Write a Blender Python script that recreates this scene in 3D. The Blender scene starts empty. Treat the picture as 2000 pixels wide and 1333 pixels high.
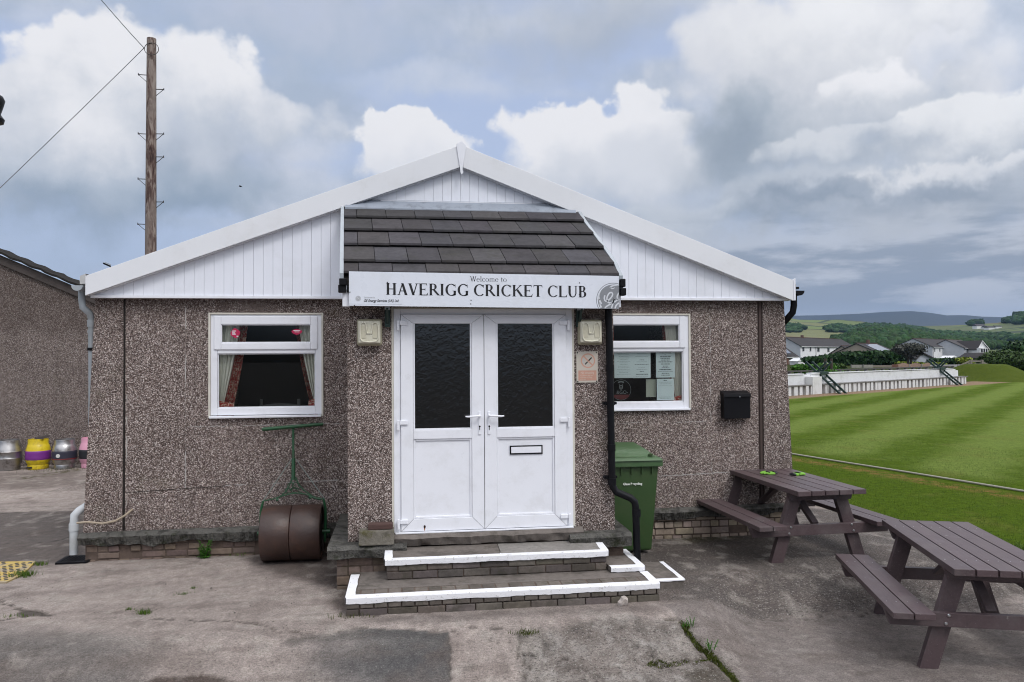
import bpy, bmesh, math, random
import numpy as np
from mathutils import Vector, Matrix
random.seed(7); RNG = np.random.RandomState(11)
C = bpy.context.scene.collection
rad = math.radians

# ------------------------------------------------------------------ camera, world, sun
FPX = 1500.0
def _rot(th, p, r):
    F = np.array([math.sin(th)*math.cos(p), math.cos(th)*math.cos(p), math.sin(p)])
    Rt = np.array([math.cos(th), -math.sin(th), 0.0]); U = np.cross(Rt, F)
    c, s = math.cos(r), math.sin(r)
    return np.array([c*Rt+s*U, -(c*U-s*Rt), F])
MC = _rot(rad(7.85), math.atan(27/1500), rad(-.33)); CAM = np.array([0, 0, 2.1])
def ray(px, py): return MC.T @ np.array([(px-1000)/FPX, (py-666.5)/FPX, 1.0])
def PY(px, py, y): d = ray(px, py); return CAM+d*(y-CAM[1])/d[1]
def PZ(px, py, z=0.0): d = ray(px, py); return CAM+d*(z-CAM[2])/d[2]
def prj(p): v = MC @ (np.array(p, float)-CAM); return 1000+FPX*v[0]/v[2], 666.5+FPX*v[1]/v[2]

cd = bpy.data.cameras.new('camera'); cam = bpy.data.objects.new('camera', cd); C.objects.link(cam)
cam.matrix_world = Matrix([[MC[0][0], -MC[1][0], -MC[2][0], 0], [MC[0][1], -MC[1][1], -MC[2][1], 0],
                           [MC[0][2], -MC[1][2], -MC[2][2], 2.1], [0, 0, 0, 1]])
cd.sensor_width = 36; cd.lens = 36*FPX/2000; cd.clip_start = .05; cd.clip_end = 30000
sc = bpy.context.scene; sc.camera = cam
sc.view_settings.view_transform = 'Standard'; sc.view_settings.look = 'None'
sc.view_settings.exposure = 0.0; sc.view_settings.gamma = 1; sc.view_settings.use_curve_mapping = False
sc.cycles.pixel_filter_type = 'BLACKMAN_HARRIS'; sc.cycles.filter_width = 1.05; sc.cycles.max_bounces = 6; sc.cycles.diffuse_bounces = 3; sc.cycles.glossy_bounces = 3
sc.cycles.transparent_max_bounces = 12; sc.cycles.volume_bounces = 0

def s2l(c):
    return tuple((x/255/12.92 if x/255 <= .04045 else ((x/255+.055)/1.055)**2.4) for x in c)
SUN_EL, SUN_AZ = 52, 150      # azimuth measured clockwise from +y (behind and to the right of the camera)
sd = bpy.data.lights.new('sun', 'SUN'); so = bpy.data.objects.new('sun', sd); C.objects.link(so)
sd.energy = 1.35; sd.angle = rad(15); sd.color = (1, .98, .96)
dv = Vector((math.sin(rad(SUN_AZ))*math.cos(rad(SUN_EL)), math.cos(rad(SUN_AZ))*math.cos(rad(SUN_EL)), math.sin(rad(SUN_EL))))
so.rotation_euler = (-dv).to_track_quat('-Z', 'Y').to_euler()

world = bpy.data.worlds.new("World"); sc.world = world; world.use_nodes = True
class NG:
    def __init__(s, nt): s.nt = nt; s.n = nt.nodes; s.l = nt.links
    def node(s, t, **kw):
        n = s.n.new(t)
        for k, v in kw.items(): setattr(n, k, v)
        return n
    def put(s, sock, v):
        if v is None: return
        if hasattr(v, 'is_output') or isinstance(v, bpy.types.NodeSocket): s.l.new(v, sock)
        else:
            try: sock.default_value = v
            except Exception:
                sock.default_value = (*v, 1.0) if len(v) == 3 else v
    def m(s, op, a, b=None, c=None, clamp=False):
        n = s.node('ShaderNodeMath', operation=op); n.use_clamp = clamp
        s.put(n.inputs[0], a); s.put(n.inputs[1], b); s.put(n.inputs[2], c); return n.outputs[0]
    def v(s, op, a, b=None, scale=None):
        n = s.node('ShaderNodeVectorMath', operation=op); s.put(n.inputs[0], a); s.put(n.inputs[1], b)
        if scale is not None: s.put(n.inputs[3], scale)
        return n.outputs[1] if op in ('DOT_PRODUCT', 'LENGTH', 'DISTANCE') else n.outputs[0]
    def mix(s, f, a, b, mode='MIX'):
        n = s.node('ShaderNodeMix', data_type='RGBA', blend_type=mode); n.clamp_factor = True
        s.put(n.inputs[0], f)
        for i, x in ((6, a), (7, b)):
            if isinstance(x, (tuple, list)) and len(x) == 3: x = (*x, 1.0)
            s.put(n.inputs[i], x)
        return n.outputs[2]
    def noise(s, vec, scale, detail=4, rough=.55, dist=0.0, color=False):
        n = s.node('ShaderNodeTexNoise'); s.put(n.inputs['Vector'], vec); n.inputs['Scale'].default_value = scale
        n.inputs['Detail'].default_value = detail; n.inputs['Roughness'].default_value = rough; n.inputs['Distortion'].default_value = dist
        return n.outputs['Color' if color else 'Fac']
    def vor(s, vec, scale, feature='F1', out='Distance', rnd=1.0):
        n = s.node('ShaderNodeTexVoronoi', feature=feature); s.put(n.inputs['Vector'], vec); n.inputs['Scale'].default_value = scale
        n.inputs['Randomness'].default_value = rnd
        return n.outputs[out]
    def ss(s, x, a, b):            # smoothstep a->b
        n = s.node('ShaderNodeMapRange', interpolation_type='SMOOTHSTEP'); s.put(n.inputs[0], x)
        s.put(n.inputs[1], a); s.put(n.inputs[2], b); return n.outputs[0]
    def lin(s, x, a, b, c=0.0, d=1.0):
        n = s.node('ShaderNodeMapRange'); s.put(n.inputs[0], x); s.put(n.inputs[1], a); s.put(n.inputs[2], b)
        s.put(n.inputs[3], c); s.put(n.inputs[4], d); return n.outputs[0]
    def ramp(s, x, stops, interp='LINEAR'):
        n = s.node('ShaderNodeValToRGB'); s.put(n.inputs[0], x); r = n.color_ramp; r.interpolation = interp
        while len(r.elements) > 1: r.elements.remove(r.elements[-1])
        for i, (p, c) in enumerate(stops):
            e = r.elements[0] if i == 0 else r.elements.new(p)
            e.position = p; e.color = (*c, 1) if len(c) == 3 else c
        return n.outputs[0]

g = NG(world.node_tree); g.n.clear()
sky = g.node('ShaderNodeTexSky', sky_type='NISHITA'); sky.sun_disc = False
sky.sun_elevation = rad(SUN_EL); sky.sun_rotation = rad(SUN_AZ); sky.air_density = 1.0; sky.dust_density = 2.0
bg = g.node('ShaderNodeBackground'); bg.inputs[1].default_value = 0.1
wo = g.node('ShaderNodeOutputWorld'); g.l.new(bg.outputs[0], wo.inputs[0])
tc = g.node('ShaderNodeTexCoord'); D = g.v('NORMALIZE', tc.outputs['Generated'])
sx = g.node('ShaderNodeSeparateXYZ'); g.l.new(D, sx.inputs[0]); X, Yv, Zv = sx.outputs
az = g.m('ARCTAN2', X, Yv); el = g.m('ARCSINE', Zv)
def cloudcol(c, k=1.0):         # radiance of a cloud tone, as it goes through the 0.1 background strength
    l = s2l(c); return tuple(x*10*k for x in l)
w1 = g.noise(D, 5.5, 7, .55, color=True); w1 = g.v('SUBTRACT', w1, (.5, .5, .5))
w2 = g.noise(D, 17, 6, .55, color=True); w2 = g.v('SUBTRACT', w2, (.5, .5, .5))
wv = g.v('ADD', g.v('SCALE', w1, scale=.17), g.v('SCALE', w2, scale=.075))
sw = g.node('ShaderNodeSeparateXYZ'); g.l.new(wv, sw.inputs[0])
U = g.m('ADD', az, sw.outputs[0]); V = g.m('ADD', el, sw.outputs[1])
# puffs give the rounded cauliflower outline of the cumulus
pf = g.vor(g.v('ADD', D, g.v('SCALE', w2, scale=.05)), 16, 'SMOOTH_F1'); pf2 = g.vor(g.v('ADD', D, g.v('SCALE', w2, scale=.03)), 38, 'SMOOTH_F1')
puff = g.m('ADD', g.m('MULTIPLY', g.m('SUBTRACT', pf, .4), .55), g.m('MULTIPLY', g.m('SUBTRACT', pf2, .4), .3))
streak = g.noise(g.v('MULTIPLY', D, (1, 1, 3.2)), 3.2, 7, .5)
streak2 = g.noise(g.v('MULTIPLY', g.v('ADD', D, (3.1, .4, 2.2)), (1, 1, 5)), 4.5, 8, .58)
fine = g.noise(D, 9, 8, .6)
blue = g.mix(.45, sky.outputs[0], cloudcol((178, 195, 225)))
base = g.mix(g.ss(el, .02, .30), cloudcol((182, 197, 219)), g.mix(.0, cloudcol((184, 200, 230)), blue))
base = g.mix(g.ss(el, .15, .5), base, g.mix(.7, blue, cloudcol((186, 200, 230))))
base = g.mix(g.m('MULTIPLY', g.ss(streak, .44, .64), .85), base, g.mix(g.ss(fine, .35, .65), cloudcol((174, 186, 203)), cloudcol((212, 217, 228))))
col = base
def azel(px, py):
    d = ray(px, py); d = d/np.linalg.norm(d); return math.atan2(d[0], d[1]), math.asin(d[2])
def blob(col, px, py, rx, ry, top, bot, soft=.12, edge=1.0, bsoft=.7, amt=1.0, split=0.0):
    a, e = azel(px, py); ru, rv = rx/1500, ry/1500
    du = g.m('DIVIDE', g.m('SUBTRACT', U, a), ru); dvv = g.m('DIVIDE', g.m('SUBTRACT', V, e), rv)
    d = g.m('SQRT', g.m('ADD', g.m('MULTIPLY', du, du), g.m('MULTIPLY', dvv, dvv)))
    d = g.m('ADD', d, g.m('MULTIPLY', puff, edge))
    sofv = g.lin(dvv, -.5, .5, bsoft, soft)
    mk = g.ss(d, 1.0, g.m('SUBTRACT', 1.0, sofv))
    mk = g.m('MULTIPLY', mk, amt)
    sh = g.m('ADD', dvv, g.m('ADD', g.m('MULTIPLY', g.m('SUBTRACT', fine, .5), 2.2), g.m('MULTIPLY', puff, -.6)))
    c = g.mix(g.ss(sh, -.75+split, .55+split), cloudcol(bot), cloudcol(top))
    return g.mix(mk, col, c)
W = (240, 240, 243); W2 = (226, 228, 234); Gd = (150, 164, 180); Gm = (168, 180, 194)
col = blob(col, 560, 60, 520, 120, (196, 202, 216), (172, 186, 204), .8, .3, .9, .8)
col = blob(col, 1180, 40, 330, 110, (190, 196, 206), (172, 182, 198), .8, .3, .9, .85)
col = blob(col, 60, 330, 620, 150, (206, 210, 220), Gd, .5, .5, .8, .95, .1)
col = blob(col, -30, 270, 240, 120, W2, (190, 198, 210), .2, 1.0, .8, 1, -.1)
col = blob(col, 185, 235, 180, 190, W, (190, 198, 210), .14, 1.0, .8, 1, -.1)
col = blob(col, 520, 225, 140, 80, W2, (196, 203, 214), .4, .9, .8)
col = blob(col, 395, 215, 160, 125, W, (196, 203, 214), .25, 1.1, .8)
col = blob(col, 300, 385, 420, 75, (178, 190, 204), (146, 162, 180), .9, .2, .9, .8)
col = blob(col, 820, 160, 200, 40, (206, 213, 228), (196, 206, 224), .9, .4, .9, .7)
col = blob(col, 785, 325, 145, 100, W, W2, .12, 1.0, .5)
col = blob(col, 1180, 300, 260, 130, W, (206, 211, 220), .14, 1.1, .7, 1, -.15)
col = blob(col, 1260, 340, 300, 120, (214, 218, 226), (184, 193, 206), .5, .6, .9, .75)
col = blob(col, 1640, 190, 380, 260, (222, 224, 230), (176, 186, 198), .2, .9, .8, 1, -.2)
col = blob(col, 1620, 90, 300, 130, (234, 235, 238), (204, 208, 216), .4, .8, .8, 1)
col = blob(col, 1500, 290, 260, 120, (180, 189, 199), (154, 166, 179), .9, .5, .9, .9)
col = blob(col, 1440, 250, 120, 90, (170, 181, 193), (146, 158, 172), .8, .6, .9, .85)
col = blob(col, 1745, 175, 150, 70, W, (206, 211, 218), .2, 1.1, .8)
col = blob(col, 1860, 80, 75, 40, W2, (208, 214, 226), .25, .8, .7)
col = blob(col, 1930, 270, 170, 95, (238, 239, 241), (180, 188, 199), .2, 1.1, .8, .95)
col = blob(col, 1640, 300, 170, 45, (222, 225, 230), (176, 185, 197), .3, 1.1, .8, .8)
col = blob(col, 1560, 380, 420, 60, (200, 206, 214), (152, 163, 176), .7, .7, .9, .9)
col = blob(col, 1750, 400, 520, 75, (196, 202, 211), (150, 162, 176), .6, .9, .8, .85)
col = blob(col, 1900, 365, 200, 60, (232, 233, 236), (178, 187, 198), .25, 1.0, .8, .85)
col = blob(col, 1700, 385, 420, 34, (158, 169, 183), (136, 149, 165), .8, .7, .9, .85)
col = blob(col, 1330, 430, 200, 55, (206, 212, 220), (160, 172, 186), .4, 1.0, .8, .8)
# low banks over the hills, darker to the right; a paler strip at the skyline
lowm = g.m('MULTIPLY', g.ss(el, .20, .11), g.ss(az, .0, .35))
col = g.mix(g.m('MULTIPLY', lowm, .9), col, g.mix(g.ss(streak2, .43, .56), cloudcol((150, 159, 171)), cloudcol((198, 202, 209))))
col = g.mix(g.m('MULTIPLY', g.ss(el, .065, .035), .6), col, cloudcol((180, 192, 208)))
# brighter cloud behind and above the camera, where the sun stands behind it
back = g.m('MULTIPLY', g.ss(g.v('DOT_PRODUCT', D, tuple(dv)), -.1, .9), 1.0)
col = g.mix(g.ss(el, .42, .9), col, g.mix(g.ss(fine, .3, .7), cloudcol((214, 220, 236), 1.1), cloudcol((240, 240, 246), 1.5)))
col = g.mix(back, col, g.mix(g.ss(fine, .3, .7), cloudcol((225, 229, 238), 1.5), cloudcol((245, 245, 246), 2.5)))
col = g.mix(g.ss(el, .0, -.03), col, cloudcol((60, 62, 54)))
# unseen dark band added behind the camera to darken the panes' reflections
bk = g.m('MULTIPLY', g.ss(Yv, -.05, -.35), g.ss(el, .42, .24)); lowb = g.ss(g.m('ADD', el, g.m('MULTIPLY', g.m('SUBTRACT', streak, .5), .05)), -.01, .075)
col = g.mix(g.m('MULTIPLY', bk, .95), col, g.mix(lowb, cloudcol((34, 38, 36)), g.mix(g.ss(streak, .35, .65), cloudcol((110, 126, 148)), cloudcol((160, 174, 192)))))
g.l.new(col, bg.inputs[0])
world.cycles.sampling_method = 'MANUAL'; world.cycles.sample_map_resolution = 512

# ------------------------------------------------------------------ materials
MATS = {}
def newmat(name):
    m = bpy.data.materials.new(name); m.use_nodes = True; G = NG(m.node_tree)
    b = m.node_tree.nodes['Principled BSDF']; G.b = b
    G.tc = G.node('ShaderNodeTexCoord'); G.geo = G.node('ShaderNodeNewGeometry')
    G.obj = G.tc.outputs['Object']; G.pos = G.geo.outputs['Position']
    MATS[name] = m; return m, G
def bump(G, h, dist=.01, strength=1.0, prev=None):
    n = G.node('ShaderNodeBump'); n.inputs['Distance'].default_value = dist; n.inputs['Strength'].default_value = strength
    G.put(n.inputs['Height'], h)
    if prev is not None: G.l.new(prev, n.inputs['Normal'])
    G.l.new(n.outputs[0], G.b.inputs['Normal']); return n.outputs[0]
def simple(name, c, rough=.6, metal=0.0, var=.12, scale=6, dirt=None, dscale=2.5, damt=.5, bmp=0, bscale=60, world=False, spec=None):
    m, G = newmat(name); v = G.pos if world else G.obj
    n = G.noise(v, scale, 5, .6)
    cc = G.mix(n, tuple(x*(1-var) for x in c), tuple(min(1, x*(1+var)) for x in c))
    if dirt:
        d = G.noise(v, dscale, 7, .65); cc = G.mix(G.m('MULTIPLY', G.ss(d, .48, .72), damt), cc, dirt)
    G.put(G.b.inputs['Base Color'], cc)
    G.put(G.b.inputs['Roughness'], G.lin(n, .2, .8, max(.05, rough-.08), min(1, rough+.08))); G.b.inputs['Metallic'].default_value = metal
    if spec is not None: G.b.inputs['Specular IOR Level'].default_value = spec
    if bmp: bump(G, G.noise(v, bscale, 5, .6), bmp)
    return m

def pebble(name, tint=(1, 1, 1), lift=1.0):
    m, G = newmat(name); p = G.pos
    vn = G.node('ShaderNodeTexVoronoi'); G.l.new(p, vn.inputs['Vector']); vn.inputs['Scale'].default_value = 135
    sp = G.node('ShaderNodeSeparateColor'); G.l.new(vn.outputs['Color'], sp.inputs[0])
    c = G.ramp(sp.outputs[0], [(0, (.040, .030, .027)), (.26, (.085, .063, .057)), (.46, (.155, .120, .109)), (.68, (.255, .210, .192)), (.88, (.41, .36, .34)), (1, (.60, .55, .53))])
    v2 = G.vor(p, 30, out='Color'); s2 = G.node('ShaderNodeSeparateColor'); G.l.new(v2, s2.inputs[0])
    c = G.mix(G.m('MULTIPLY', G.ss(s2.outputs[1], .8, 1), .35), c, tuple(x*.4 for x in (.2, .14, .12)))
    gap = G.ss(vn.outputs['Distance'], .50, .72); c = G.mix(G.m('MULTIPLY', gap, .7), c, (.022, .016, .014))  # shade between the pebbles, painted as dark gaps
    big = G.noise(p, 1.1, 6, .6); vert = G.noise(G.v('MULTIPLY', p, (3, 3, .35)), 1.6, 6, .65)
    k = G.m('MULTIPLY', G.lin(big, .3, .7, .86, 1.1), G.lin(vert, .3, .7, .88, 1.08))
    k = G.m('MULTIPLY', k, lift)
    c = G.mix(1.0, c, G.v('SCALE', tint, scale=k), 'MULTIPLY')
    # ragged dark brown band below the eave, plus random olive mottling
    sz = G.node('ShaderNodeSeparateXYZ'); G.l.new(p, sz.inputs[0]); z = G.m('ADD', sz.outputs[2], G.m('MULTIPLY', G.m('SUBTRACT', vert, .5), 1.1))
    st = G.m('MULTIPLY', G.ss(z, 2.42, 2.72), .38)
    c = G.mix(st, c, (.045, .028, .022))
    ms = G.m('MULTIPLY', G.ss(G.noise(p, 2.3, 5, .6), .58, .75), .25); c = G.mix(ms, c, (.09, .085, .04))
    G.put(G.b.inputs['Base Color'], c); G.b.inputs['Roughness'].default_value = .85; G.b.inputs['Specular IOR Level'].default_value = .25
    bump(G, G.m('ADD', G.m('SUBTRACT', .6, vn.outputs['Distance']), G.m('MULTIPLY', sp.outputs[1], .3)), .006, .9)
    return m
PEB = pebble('pebbledash', (.99, .97, .955), 1.42)
PEB2 = pebble('pebbledash_outbuilding', (.99, .98, .97), 1.14)
WHITE = simple('white_upvc', (.80, .81, .86), .32, var=.02, dirt=(.45, .44, .42), dscale=5, damt=.18)
BARGE = simple('white_barge', (.75, .76, .79), .4, var=.03, dirt=(.48, .47, .46), dscale=3, damt=.22)
CLAD = simple('white_cladding', (.79, .81, .88), .35, var=.02, dirt=(.5, .5, .5), dscale=2, damt=.2)
GROOVE = simple('cladding_groove', (.62, .63, .66), .6)
CREAM = simple('cream_trim', (.62, .59, .52), .6, dirt=(.3, .28, .24), damt=.4)
BLACK = simple('black_plastic', (.006, .006, .008), .45, var=.2, spec=.18)
JOINT = simple('dark_joint', (.02, .016, .014), .9)
JBROWN = simple('brown_joint_strip', (.055, .035, .03), .7)
MORT = simple('pale_mortar_line', (.42, .40, .38), .9, var=.25, scale=30, dirt=(.12, .1, .09), dscale=9, damt=.9)
GREYP = simple('grey_plastic', (.34, .37, .40), .4, dirt=(.2, .2, .19), damt=.4)
LEAD = simple('lead_flashing', (.26, .29, .34), .5, dirt=(.12, .13, .15), dscale=8, damt=.6, bmp=.002, bscale=20)
DGREEN = simple('dark_green_paint', (.008, .028, .022), .45, var=.3)
RGREEN = simple('roller_green_paint', (.012, .075, .028), .42, var=.3, dirt=(.05, .035, .02), dscale=30, damt=.5)
STEEL = simple('bright_steel', (.55, .55, .55), .3, metal=1)
GALV = simple('galvanised', (.4, .42, .44), .45, metal=.6)
BRICKD = simple('brown_brick', (.075, .040, .034), .85, bmp=.004)

def blockmat(name, base, moss=(.05, .055, .02), mossa=.35, var=.35, scale=3.0, bmp=.006):
    m, G = newmat(name); p = G.pos
    at = G.node('ShaderNodeAttribute'); at.attribute_name = 'tint'
    n = G.noise(p, 22, 8, .65); n2 = G.noise(p, scale, 6, .6)
    c = G.mix(n, tuple(x*.55 for x in base), tuple(min(1, x*1.45) for x in base))
    c = G.mix(1.0, c, at.outputs['Color'], 'MULTIPLY')
    c = G.mix(G.m('MULTIPLY', G.ss(n2, .48, .66), var), c, tuple(x*.3 for x in base))
    c = G.mix(G.m('MULTIPLY', G.ss(G.noise(p, 7, 7, .65), .52, .68), mossa), c, moss)
    G.put(G.b.inputs['Base Color'], c); G.b.inputs['Roughness'].default_value = .92; G.b.inputs['Specular IOR Level'].default_value = .2
    bump(G, n, bmp); return m
PLBRICK = blockmat('plinth_brick', (.165, .125, .105), (.10, .075, .045), .35)
PLBRICK2 = blockmat('plinth_brick_pale', (.30, .245, .20), (.10, .07, .05), .3)
MORTAR = blockmat('old_mortar', (.115, .085, .07), (.06, .05, .03), .5)
STEPB = blockmat('step_brick', (.118, .102, .092), (.035, .038, .02), .4)
STEPT = blockmat('step_tread', (.155, .135, .122), (.05, .045, .035), .5, .5)
SLABL = blockmat('step_slab_pale', (.23, .215, .20), (.10, .10, .08), .2, .2)
ROUGHC = blockmat('rough_concrete', (.125, .12, .11), (.030, .034, .018), .85, .8, 9, .05)
MOSSY = blockmat('mossy_stone', (.17, .155, .13), (.075, .068, .025), .9, .5, 8, .015)
TILE = blockmat('roof_tile', (.060, .057, .061), (.045, .045, .036), .35, .3, 4, .002)
def paintmat():
    m, G = newmat('white_road_paint'); p = G.pos; n = G.noise(p, 40, 7, .7)
    c = G.mix(G.m('MULTIPLY', G.ss(n, .57, .67), .65), (.80, .80, .83), (.33, .31, .29))
    c = G.mix(G.m('MULTIPLY', G.ss(G.noise(p, 6, 5, .6), .55, .75), .25), c, (.5, .48, .45))
    G.put(G.b.inputs['Base Color'], c); G.b.inputs['Roughness'].default_value = .6; bump(G, n, .004); return m
PAINT = paintmat()
def plankmat():
    m, G = newmat('recycled_plastic_plank'); p = G.obj
    at = G.node('ShaderNodeAttribute'); at.attribute_name = 'tint'
    n = G.noise(G.v('MULTIPLY', p, (30, 2.5, 30)), 1.6, 6, .6); n2 = G.noise(p, 3.5, 6, .6); n3 = G.noise(p, 120, 2, .5)
    c = G.mix(n, (.052, .034, .037), (.094, .064, .068)); c = G.mix(1.0, c, at.outputs['Color'], 'MULTIPLY')
    c = G.mix(G.m('MULTIPLY', G.ss(n2, .46, .68), .45), c, (.125, .105, .105)); c = G.mix(G.m('MULTIPLY', G.ss(G.noise(p, 9, 7, .7), .60, .70), .5), c, (.035, .026, .026)); c = G.mix(G.m('MULTIPLY', G.ss(G.noise(G.v('ADD', p, (4, 2, 7)), 13, 4, .6), .70, .74), .5), c, (.28, .27, .25))
    c = G.mix(G.m('MULTIPLY', G.ss(n3, .66, .72), .5), c, (.22, .2, .19))
    G.put(G.b.inputs['Base Color'], c); G.put(G.b.inputs['Roughness'], G.lin(n2, .3, .7, .42, .6)); bump(G, n, .002); return m
PLANK = plankmat()
def glassmat(name, bumpscale=0, tint=(.9, .95, .93), rough=0.0, refl=1.0, bd=.01, trans=1.0):
    m, G = newmat(name); G.n.remove(G.b)
    gl = G.node('ShaderNodeBsdfGlossy'); gl.inputs['Roughness'].default_value = rough; gl.inputs[0].default_value = (1, 1, 1, 1)
    tr = G.node('ShaderNodeBsdfTransparent'); tr.inputs[0].default_value = (*tint, 1)
    fr = G.node('ShaderNodeFresnel'); fr.inputs[0].default_value = 1.5; ms = G.node('ShaderNodeMixShader')
    G.l.new(G.m('MULTIPLY', fr.outputs[0], refl, clamp=True), ms.inputs[0]); G.l.new(tr.outputs[0], ms.inputs[1]); G.l.new(gl.outputs[0], ms.inputs[2])
    if bumpscale:
        b = G.node('ShaderNodeBump'); b.inputs['Distance'].default_value = bd
        h = G.m('ADD', G.noise(G.v('MULTIPLY', G.obj, (1, 1, .8)), bumpscale, 1, .4, .6), G.m('MULTIPLY', G.noise(G.obj, bumpscale*2.6, 1, .4, .4), .3))
        G.l.new(h, b.inputs['Height']); G.l.new(b.outputs[0], gl.inputs['Normal']); G.l.new(b.outputs[0], fr.inputs['Normal'])
    o = [n for n in G.n if n.type == 'OUTPUT_MATERIAL'][0]; G.l.new(ms.outputs[0], o.inputs[0]); return m
GLASS = glassmat('window_glass', refl=.62, tint=(.92, .94, .93))
OBSC = glassmat('obscure_glass', 26, tint=(.05, .055, .06), rough=.12, refl=2.1, bd=.0020)

# ------------------------------------------------------------------ mesh helpers
class MB:
    def __init__(s): s.v = []; s.f = []; s.t = []; s.tint = (1, 1, 1)
    def add(s, vs, fs):
        o = len(s.v); s.v += [tuple(map(float, v)) for v in vs]
        for f in fs: s.f.append(tuple(i+o for i in f)); s.t.append(s.tint)
        return s
    def box(s, a, b):
        x0, x1 = sorted((a[0], b[0])); y0, y1 = sorted((a[1], b[1])); z0, z1 = sorted((a[2], b[2]))
        return s.hexa([(x0, y0, z0), (x1, y0, z0), (x1, y1, z0), (x0, y1, z0)], [(x0, y0, z1), (x1, y0, z1), (x1, y1, z1), (x0, y1, z1)])
    def hexa(s, lo, hi):
        return s.add(list(lo)+list(hi), [(3, 2, 1, 0), (4, 5, 6, 7), (0, 1, 5, 4), (1, 2, 6, 5), (2, 3, 7, 6), (3, 0, 4, 7)])
    def quad(s, *p): return s.add(p, [tuple(range(len(p)))])
    def prism(s, pts, y0, y1):          # xz outline (counter-clockwise seen from -y) extruded in y
        n = len(pts); vs = [(x, y0, z) for x, z in pts]+[(x, y1, z) for x, z in pts]
        fs = [tuple(range(n)), tuple(range(2*n-1, n-1, -1))]+[(i, i+n, (i+1) % n+n, (i+1) % n) for i in range(n)]
        return s.add(vs, fs)
    def bar(s, a, b, w, h, up=(0, 0, 1)):
        a, b = Vector(a), Vector(b); d = (b-a).normalized(); r = d.cross(Vector(up))
        if r.length < 1e-4: r = d.cross(Vector((1, 0, 0)))
        r.normalize(); u = r.cross(d); r *= w/2; u *= h/2
        return s.hexa([a-r-u, a+r-u, b+r-u, b-r-u], [a-r+u, a+r+u, b+r+u, b-r+u])
    def tube(s, pts, r, n=10, cap=True):
        pts = [Vector(p) for p in pts]; rs = r if isinstance(r, (list, tuple)) else [r]*len(pts)
        base = len(s.v); ref = None; vs = []
        for i, p in enumerate(pts):
            d = (pts[min(i+1, len(pts)-1)]-pts[max(i-1, 0)]).normalized()
            if ref is None: ref = d.cross(Vector((0, 0, 1))) if abs(d.z) < .9 else d.cross(Vector((1, 0, 0)))
            ref = (ref-d*ref.dot(d)).normalized(); w = d.cross(ref)
            for k in range(n):
                a = 2*math.pi*k/n; vs.append(p+(ref*math.cos(a)+w*math.sin(a))*rs[i])
        fs = []
        for i in range(len(pts)-1):
            for k in range(n):
                k2 = (k+1) % n; fs.append((i*n+k, i*n+k2, (i+1)*n+k2, (i+1)*n+k))
        if cap: fs.append(tuple(range(n-1, -1, -1))); fs.append(tuple((len(pts)-1)*n+k for k in range(n)))
        return s.add(vs, fs)
    def lathe(s, prof, c=(0, 0, 0), n=32, axis='z', a0=0, a1=2*math.pi):
        vs = []; full = abs(a1-a0-2*math.pi) < 1e-6; m = n if full else n+1
        for r, h in prof:
            for k in range(m):
                a = a0+(a1-a0)*k/n; p = (r*math.cos(a), r*math.sin(a), h)
                if axis == 'x': p = (h, p[0], p[1])
                if axis == 'y': p = (p[0], h, p[1])
                vs.append((p[0]+c[0], p[1]+c[1], p[2]+c[2]))
        fs = []
        for i in range(len(prof)-1):
            for k in range(n if full else n):
                k2 = (k+1) % m if full else k+1
                fs.append((i*m+k, i*m+k2, (i+1)*m+k2, (i+1)*m+k))
        return s.add(vs, fs)
    def xform(s, M): s.v = [tuple(M @ Vector(v)) for v in s.v]; return s
    def build(s, name, mat, parent=None, bevel=0, smooth=False, weld=False, root=None, seg=2):
        me = bpy.data.meshes.new(name); me.from_pydata(s.v, [], s.f)
        if any(t != (1, 1, 1) for t in s.t) or (mat and mat.name in TINTED):
            ca = me.color_attributes.new('tint', 'FLOAT_COLOR', 'CORNER')
            arr = np.repeat(np.array([(*t, 1) for t in s.t], 'f'), [len(f) for f in s.f], axis=0)
            ca.data.foreach_set('color', arr.ravel())
        if parent is not None or root is not None:
            r = root or parent
            while r.parent: r = r.parent
            off = r.location.copy()
            if off.length > 0: me.transform(Matrix.Translation(-off))
        if bevel or weld:
            bm = bmesh.new(); bm.from_mesh(me)
            if weld: bmesh.ops.remove_doubles(bm, verts=bm.verts, dist=1e-5)
            if bevel:
                es = [e for e in bm.edges if len(e.link_faces) == 2 and e.calc_face_angle(0) > .5]
                bmesh.ops.bevel(bm, geom=es, offset=bevel, segments=seg, profile=.6, affect='EDGES', clamp_overlap=True)
            bm.to_mesh(me); bm.free()
        me.validate()
        if smooth:
            me.shade_smooth()
            try: me.set_sharp_from_angle(angle=rad(40))
            except Exception: pass
        if mat: me.materials.append(mat)
        o = bpy.data.objects.new(name, me); C.objects.link(o)
        if parent is not None: o.parent = parent
        return o
TINTED = {'plinth_brick', 'plinth_brick_pale', 'old_mortar', 'step_brick', 'step_tread', 'step_slab_pale', 'rough_concrete', 'mossy_stone', 'roof_tile', 'recycled_plastic_plank', 'leaf'}
def tag(o, label=None, cat=None, group=None, kind=None):
    if label: o['label'] = label
    if cat: o['category'] = cat
    if group: o['group'] = group
    if kind: o['kind'] = kind
    return o
def thing(name, label, cat, loc=(0, 0, 0), group=None):
    o = bpy.data.objects.new(name, None); o.empty_display_size = .2; C.objects.link(o); o.location = loc
    bpy.context.view_layer.update()
    return tag(o, label, cat, group)
def lerp(a, b, t): return a+(b-a)*t
def sstep(x, a, b):
    t = np.clip((np.asarray(x, float)-a)/(b-a), 0, 1); return t*t*(3-2*t)

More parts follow.
